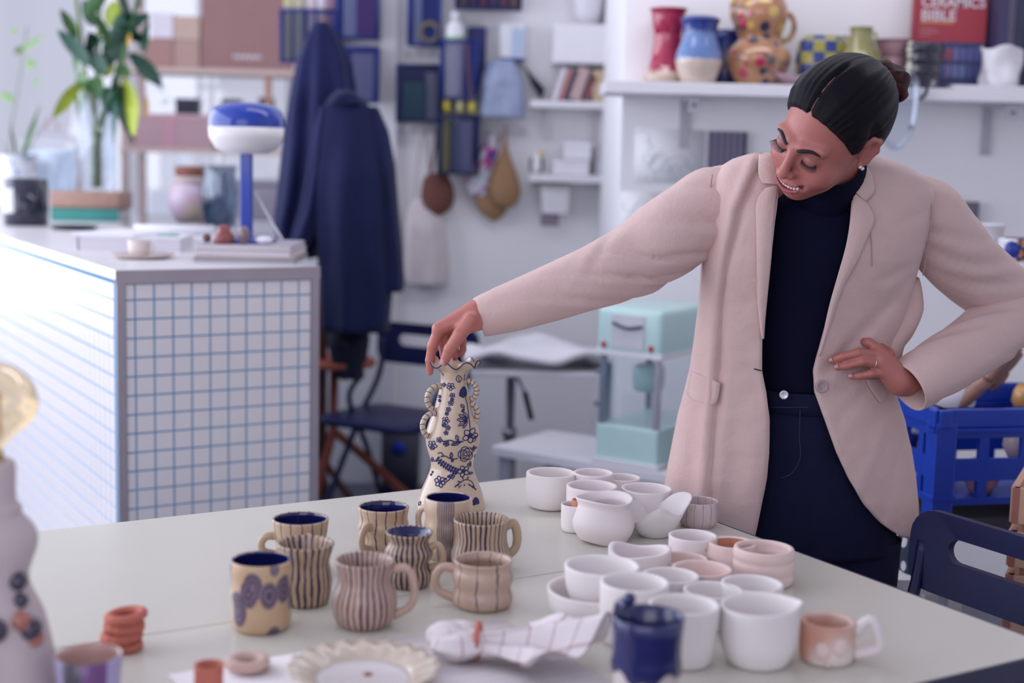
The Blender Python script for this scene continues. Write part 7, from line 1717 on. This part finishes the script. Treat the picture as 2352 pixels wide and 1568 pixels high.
# ---- sleeves with folds
def sleeve(name, pts, rad, folds, seed, upv=(0, 0, 1), sub=64, na=56, flat=1.0, noise_amp=.045):
    C_ = [np.array(p) for p in spline(pts, sub)]; R_l = np.interp(np.linspace(0, 1, sub+1), np.linspace(0, 1, len(rad)), rad)
    rings = []; prev = np.array(upv, float)
    for i in range(sub+1):
        d_ = C_[min(i+1, sub)]-C_[max(i-1, 0)]; d_ /= np.linalg.norm(d_); u = prev-d_*(prev@d_); u /= np.linalg.norm(u); prev = u; w = np.cross(d_, u); t = i/sub
        ring = []
        for k in range(na):
            a = 2*PI*k/na; f = 0
            for (t0, a0, sl, dp, wd, aw) in folds:
                if t < .09: continue
                da = (a-a0+PI) % (2*PI)-PI; x_ = t-t0-sl*da; dp *= 1.4; wd *= .62; f -= dp*math.exp(-(x_/wd)**2)*math.exp(-(da/aw)**2); f += dp*.45*math.exp(-((x_-wd*1.9)/(wd*1.3))**2)*math.exp(-(da/aw)**2)
            f += min(1, t*9)*noise_amp*nz(t*9+seed, math.cos(a)*1.6, math.sin(a)*1.6+seed)*(1 if t < .93 else .3)+.008*nz(t*16+seed, math.cos(a)*2, math.sin(a)*2)
            rr = R_l[i]*(1+f); ring.append(C_[i]+u*rr*math.cos(a)*flat+w*rr*math.sin(a))
        rings.append(ring)
    last = np.array(rings[-1]); c = last.mean(0); d_ = C_[-1]-C_[-2]; d_ /= np.linalg.norm(d_)
    rings.append(list(c+(last-c)*.97+d_*.003)); rings.append(list(c+(last-c)*.90+d_*.001)); rings.append(list(c+(last-c)*.84-d_*.05))
    g = loft([[tuple(w2p(p)) for p in r] for r in rings], True, False)
    return mk(name, g[:2], linen, BZ)
ptsR = [PY(1750, 455, 2.70), PY(1700, 458, 2.695), PY(1650, 474, 2.685), PY(1560, 528, 2.665), PY(1470, 588, 2.655), PY(1385, 628, 2.64), PY(1290, 664, 2.63), PY(1190, 700, 2.62), PY(1103, 728, 2.615)]
px_r = lambda p: p/1225
radR = [px_r(60), px_r(80), px_r(94), px_r(94), px_r(86), px_r(76), px_r(66), px_r(57), px_r(46)]
rs = random.Random(11)
fR = [(.20, PI*1.5, .10, .09, .030, .9), (.31, PI*1.45, .12, .10, .030, .8), (.46, PI*1.45, .16, .10, .026, .9), (.56, PI*1.4, .18, .10, .028, .9), (.68, PI*1.3, .14, .06, .03, .8), (.24, .2, .1, .06, .03, .8), (.62, 5.6, -.1, .05, .03, .6), (.80, PI*1.5, .16, .05, .025, .6), (.50, 3.6, .1, .06, .03, .7)]
slR = sleeve('sleeve', ptsR, radR, fR, 3)
ptsL = [PY(2040, 460, 2.72), PY(2095, 468, 2.725), PY(2135, 494, 2.725), PY(2178, 560, 2.74), PY(2232, 622, 2.77), PY(2300, 678, 2.80), PY(2333, 712, 2.80), PY(2300, 748, 2.765), PY(2225, 800, 2.70), PY(2150, 848, 2.65), PY(2086, 888, 2.625)]
k_ = lambda p: p/1190
radL = [k_(50), k_(68), k_(80), k_(86), k_(84), k_(78), k_(74), k_(74), k_(70), k_(66), k_(60)]
fL = [(.24, PI*.55, -.09, .08, .026, .9), (.33, PI*.5, -.10, .09, .026, .9), (.42, PI*.45, -.1, .10, .026, .9), (.51, PI*.5, -.08, .08, .024, .9), (.64, PI*.5, .08, .12, .026, 1.0), (.73, PI*.4, .1, .09, .03, .9), (.84, PI*.5, .12, .07, .03, .8)]
fL = [(t, a+PI, s, d, w, q) for t, a, s, d, w, q in fL]+fL
slL = sleeve('sleeve', ptsL, radL, fL, 8)
# shoulder seams
for pts in ([(1636, 400), (1631, 435), (1622, 500), (1617, 590)], [(2132, 425), (2140, 480), (2132, 560), (2120, 632)]):
    mk('seam', tube([w2p(bl_point(x, y, .004)) for x, y in [tuple(p) for p in spline(pts, 16)]], .0012, 5), M((.45, .31, .29), .8), BZ)
# elbow seam along the straight arm
# ---- patches on the front: lapels, collar, pocket flaps
def patch(name, left, right, off, mat=None, nr=26, ncl=8, th=.004, lift=0, parent=None):
    """left / right: picture polylines (x,y) from top to bottom"""
    Ls = spline(left, nr); Rs = spline(right, nr); V = []; F = []
    for i in range(nr+1):
        for j in range(ncl+1):
            t = j/ncl; p = Ls[i]*(1-t)+Rs[i]*t; V.append(tuple(w2p(bl_point(p[0], p[1], off+lift*math.sin(PI*t)))))
    for i in range(nr):
        for j in range(ncl): F.append((i*(ncl+1)+j, (i+1)*(ncl+1)+j, (i+1)*(ncl+1)+j+1, i*(ncl+1)+j+1))
    o = mk(name, (V, F), mat or linen, parent or BZ); solid(o, th, 0); return o
patch('lapel', [(1760, 432), (1746, 446), (1737, 475), (1738, 530), (1739, 610), (1741, 690), (1751, 775)], [(1786, 425), (1780, 470), (1776, 520), (1771, 590), (1762, 680), (1756, 740), (1753, 778)], .008, lift=.004)
patch('collar', [(1744, 356), (1742, 380), (1744, 405), (1752, 420)], [(1772, 356), (1782, 385), (1788, 410), (1790, 424)], .010, lift=.004)
patch('lapel', [(1962, 440), (1955, 490), (1944, 560), (1925, 630), (1906, 700), (1890, 775), (1880, 815)], [(1990, 465), (2009, 500), (1998, 532), (1968, 600), (1934, 662), (1904, 752), (1882, 817)], .008, lift=.004)
patch('collar', [(1956, 388), (1962, 405), (1961, 425), (1961, 438)], [(1992, 386), (2004, 410), (2008, 440), (1988, 462)], .010, lift=.005)
patch('pocket_flap', [(1588, 852), (1584, 880), (1580, 905), (1590, 915)], [(1655, 880), (1652, 900), (1645, 925), (1632, 932)], .008, ncl=6)
patch('pocket_flap', [(1990, 872), (1998, 890), (2010, 908), (2022, 924)], [(2040, 868), (2044, 880), (2042, 896), (2030, 922)], .010, ncl=6)
patch('breast_dart', [(1999, 535), (2001, 565), (2002, 600), (2003, 612)], [(2001, 535), (2003, 565), (2004, 600), (2004, 612)], .005, M((.45, .31, .29), .8), 10, 1, .001)
bp_ = bl_point(1887, 887, .006)
btn = mk('button', tf(lathe([(0, .002), (.0075, .002), (.0085, .004), (.0115, .004), (.0122, .002), (.0122, 0), (0, 0)], 28), tuple(w2p(bp_)), (PI/2-.1, 0, .1)), M((.42, .31, .31), .4, .15, 40), BZ)
mk('thread', join(tf(bar((-.003, 0, -.003), (.003, 0, .003), .0010), tuple(w2p(bp_+np.array([0, -.004, 0])))), tf(bar((-.003, 0, .003), (.003, 0, -.003), .0010), tuple(w2p(bp_+np.array([0, -.004, 0]))))), M((.5, .42, .42), .7), btn, False)
mk('buttonhole', bar(tuple(w2p(bl_point(1732, 847, .0045))), tuple(w2p(bl_point(1749, 851, .0045))), .0022, .002), M((.02, .015, .03), .8), BZ, False)
# bunched back of the jacket behind the waist
mk('jacket_fold', tube([w2p(PY(x, y, Y_)) for x, y, Y_ in [tuple(p) for p in spline([(2085, 640, 2.74), (2082, 700, 2.75), (2062, 745, 2.74), (2040, 780, 2.72), (2035, 830, 2.71), (2050, 880, 2.70)], 24)]], [.022, .034, .036, .034, .03, .025], 14), linen, BZ)
# ---- turtleneck
TR = [(440, 1800, 1962, .075), (470, 1760, 2000, .088), (540, 1725, 2030, .105), (620, 1712, 2035, .110), (700, 1706, 2000, .106), (780, 1712, 1965, .100), (850, 1718, 1950, .096), (905, 1718, 1955, .100)]
def oval(rows_, n=48, Yf=None, e_=2.2):
    out = []
    for (y, xl, xr, b) in rows_:
        Y0 = (Yf or yc)(y); xc, a = (xl+xr)/2, (xr-xl)/2; c = PY(xc, y, Y0); aw = a/FPX*Y0; ring = []
        for k in range(n):
            t = 2*PI*k/n; cx, sx_ = math.cos(t), math.sin(t); ring.append(tuple(w2p(c+np.array([aw*math.copysign(abs(cx)**(2/e_), cx), b*math.copysign(abs(sx_)**(2/e_), sx_), 0]))))
        out.append(ring)
    return out
TK = mk('turtleneck', loft(oval([tuple(p) for p in spline(TR, 30)]))[:2], black, PE)
ncp = [PY(1885, 490, 2.67), PY(1884, 455, 2.655), h2w((0, .036, -.115)), h2w((0, .028, -.082))]
mk('neck_collar', tube([w2p(p) for p in spline(ncp, 14)], [.082, .070, .060, .0585], 32, caps=False), black, TK)
# ---- jeans and shoes
JR = [(884, 1720, 1958, .107), (905, 1716, 1962, .110), (960, 1700, 1975, .116), (1040, 1672, 2008, .124), (1120, 1650, 2040, .130), (1190, 1642, 2058, .130), (1250, 1642, 2060, .126)]
JN = mk('jeans', loft(oval([tuple(p) for p in spline(JR, 24)]))[:2], denim, PE)
for hp, kp, fp in ((hl, kl, fl), (hr_, kr, fr_)):
    side = -1 if hp is hl else 1
    top = PY(1850+side*104, 1235, yc(1240))
    mk('leg', tube([w2p(p) for p in spline([top, (top+kp)/2+np.array([side*.004, 0, 0]), kp, (kp+fp)/2, fp+np.array([0, 0, .0])], 24)], [.100, .090, .070, .062, .055], 28), denim, JN)
    sh = mk('shoe', loft([[tuple(w2p(fp+np.array([x_*w_, y_, z_]))) for x_, z_ in zip([math.cos(t) for t in np.linspace(0, 2*PI, 20, False)], [-.0895+.001+max(0, math.sin(t))*h_ for t in np.linspace(0, 2*PI, 20, False)])] for y_, w_, h_ in ((.055, .02, .05), (.04, .035, .08), (0, .04, .10), (-.06, .043, .07), (-.12, .042, .05), (-.165, .03, .035), (-.18, .01, .02))]), M((.02, .02, .03), .4), PE)
def jp(px, py, off=.003):
    xl, xr, b = [float(np.interp(py, [r[0] for r in JR], [r[k] for r in JR])) for k in (1, 2, 3)]; u = max(-.98, min(.98, (px-(xl+xr)/2)/((xr-xl)/2))); return PY(px, py, yc(py)-b*(1-abs(u)**2.2)**(1/2.2)-off)
mk('waistband', loft(oval([(884, 1718, 1960, .110), (886, 1716, 1961, .113), (930, 1708, 1968, .117), (932, 1709, 1967, .114)]))[:2], denim, JN)
jb = jp(1800, 906, .008); mk('jeans_button', tf(lathe([(0, .004), (.006, .004), (.0075, .005), (.0085, .003), (.0085, 0), (0, 0)], 24), tuple(w2p(jb)), (PI/2, 0, 0)), M((.72, .70, .72), .25, .1, metal=.4), JN)
stt = M((.03, .035, .08), .8)
for pl in ([(1772, 935), (1840, 935), (1900, 932)], [(1905, 960), (1912, 1040), (1915, 1120), (1912, 1220)], [(1838, 940), (1836, 1000), (1838, 1050), (1820, 1085), (1795, 1098)]):
    mk('stitching', tube([w2p(jp(x, y, .0045)) for x, y in [tuple(p) for p in spline(pl, 16)]], .0008, 5), stt, JN)
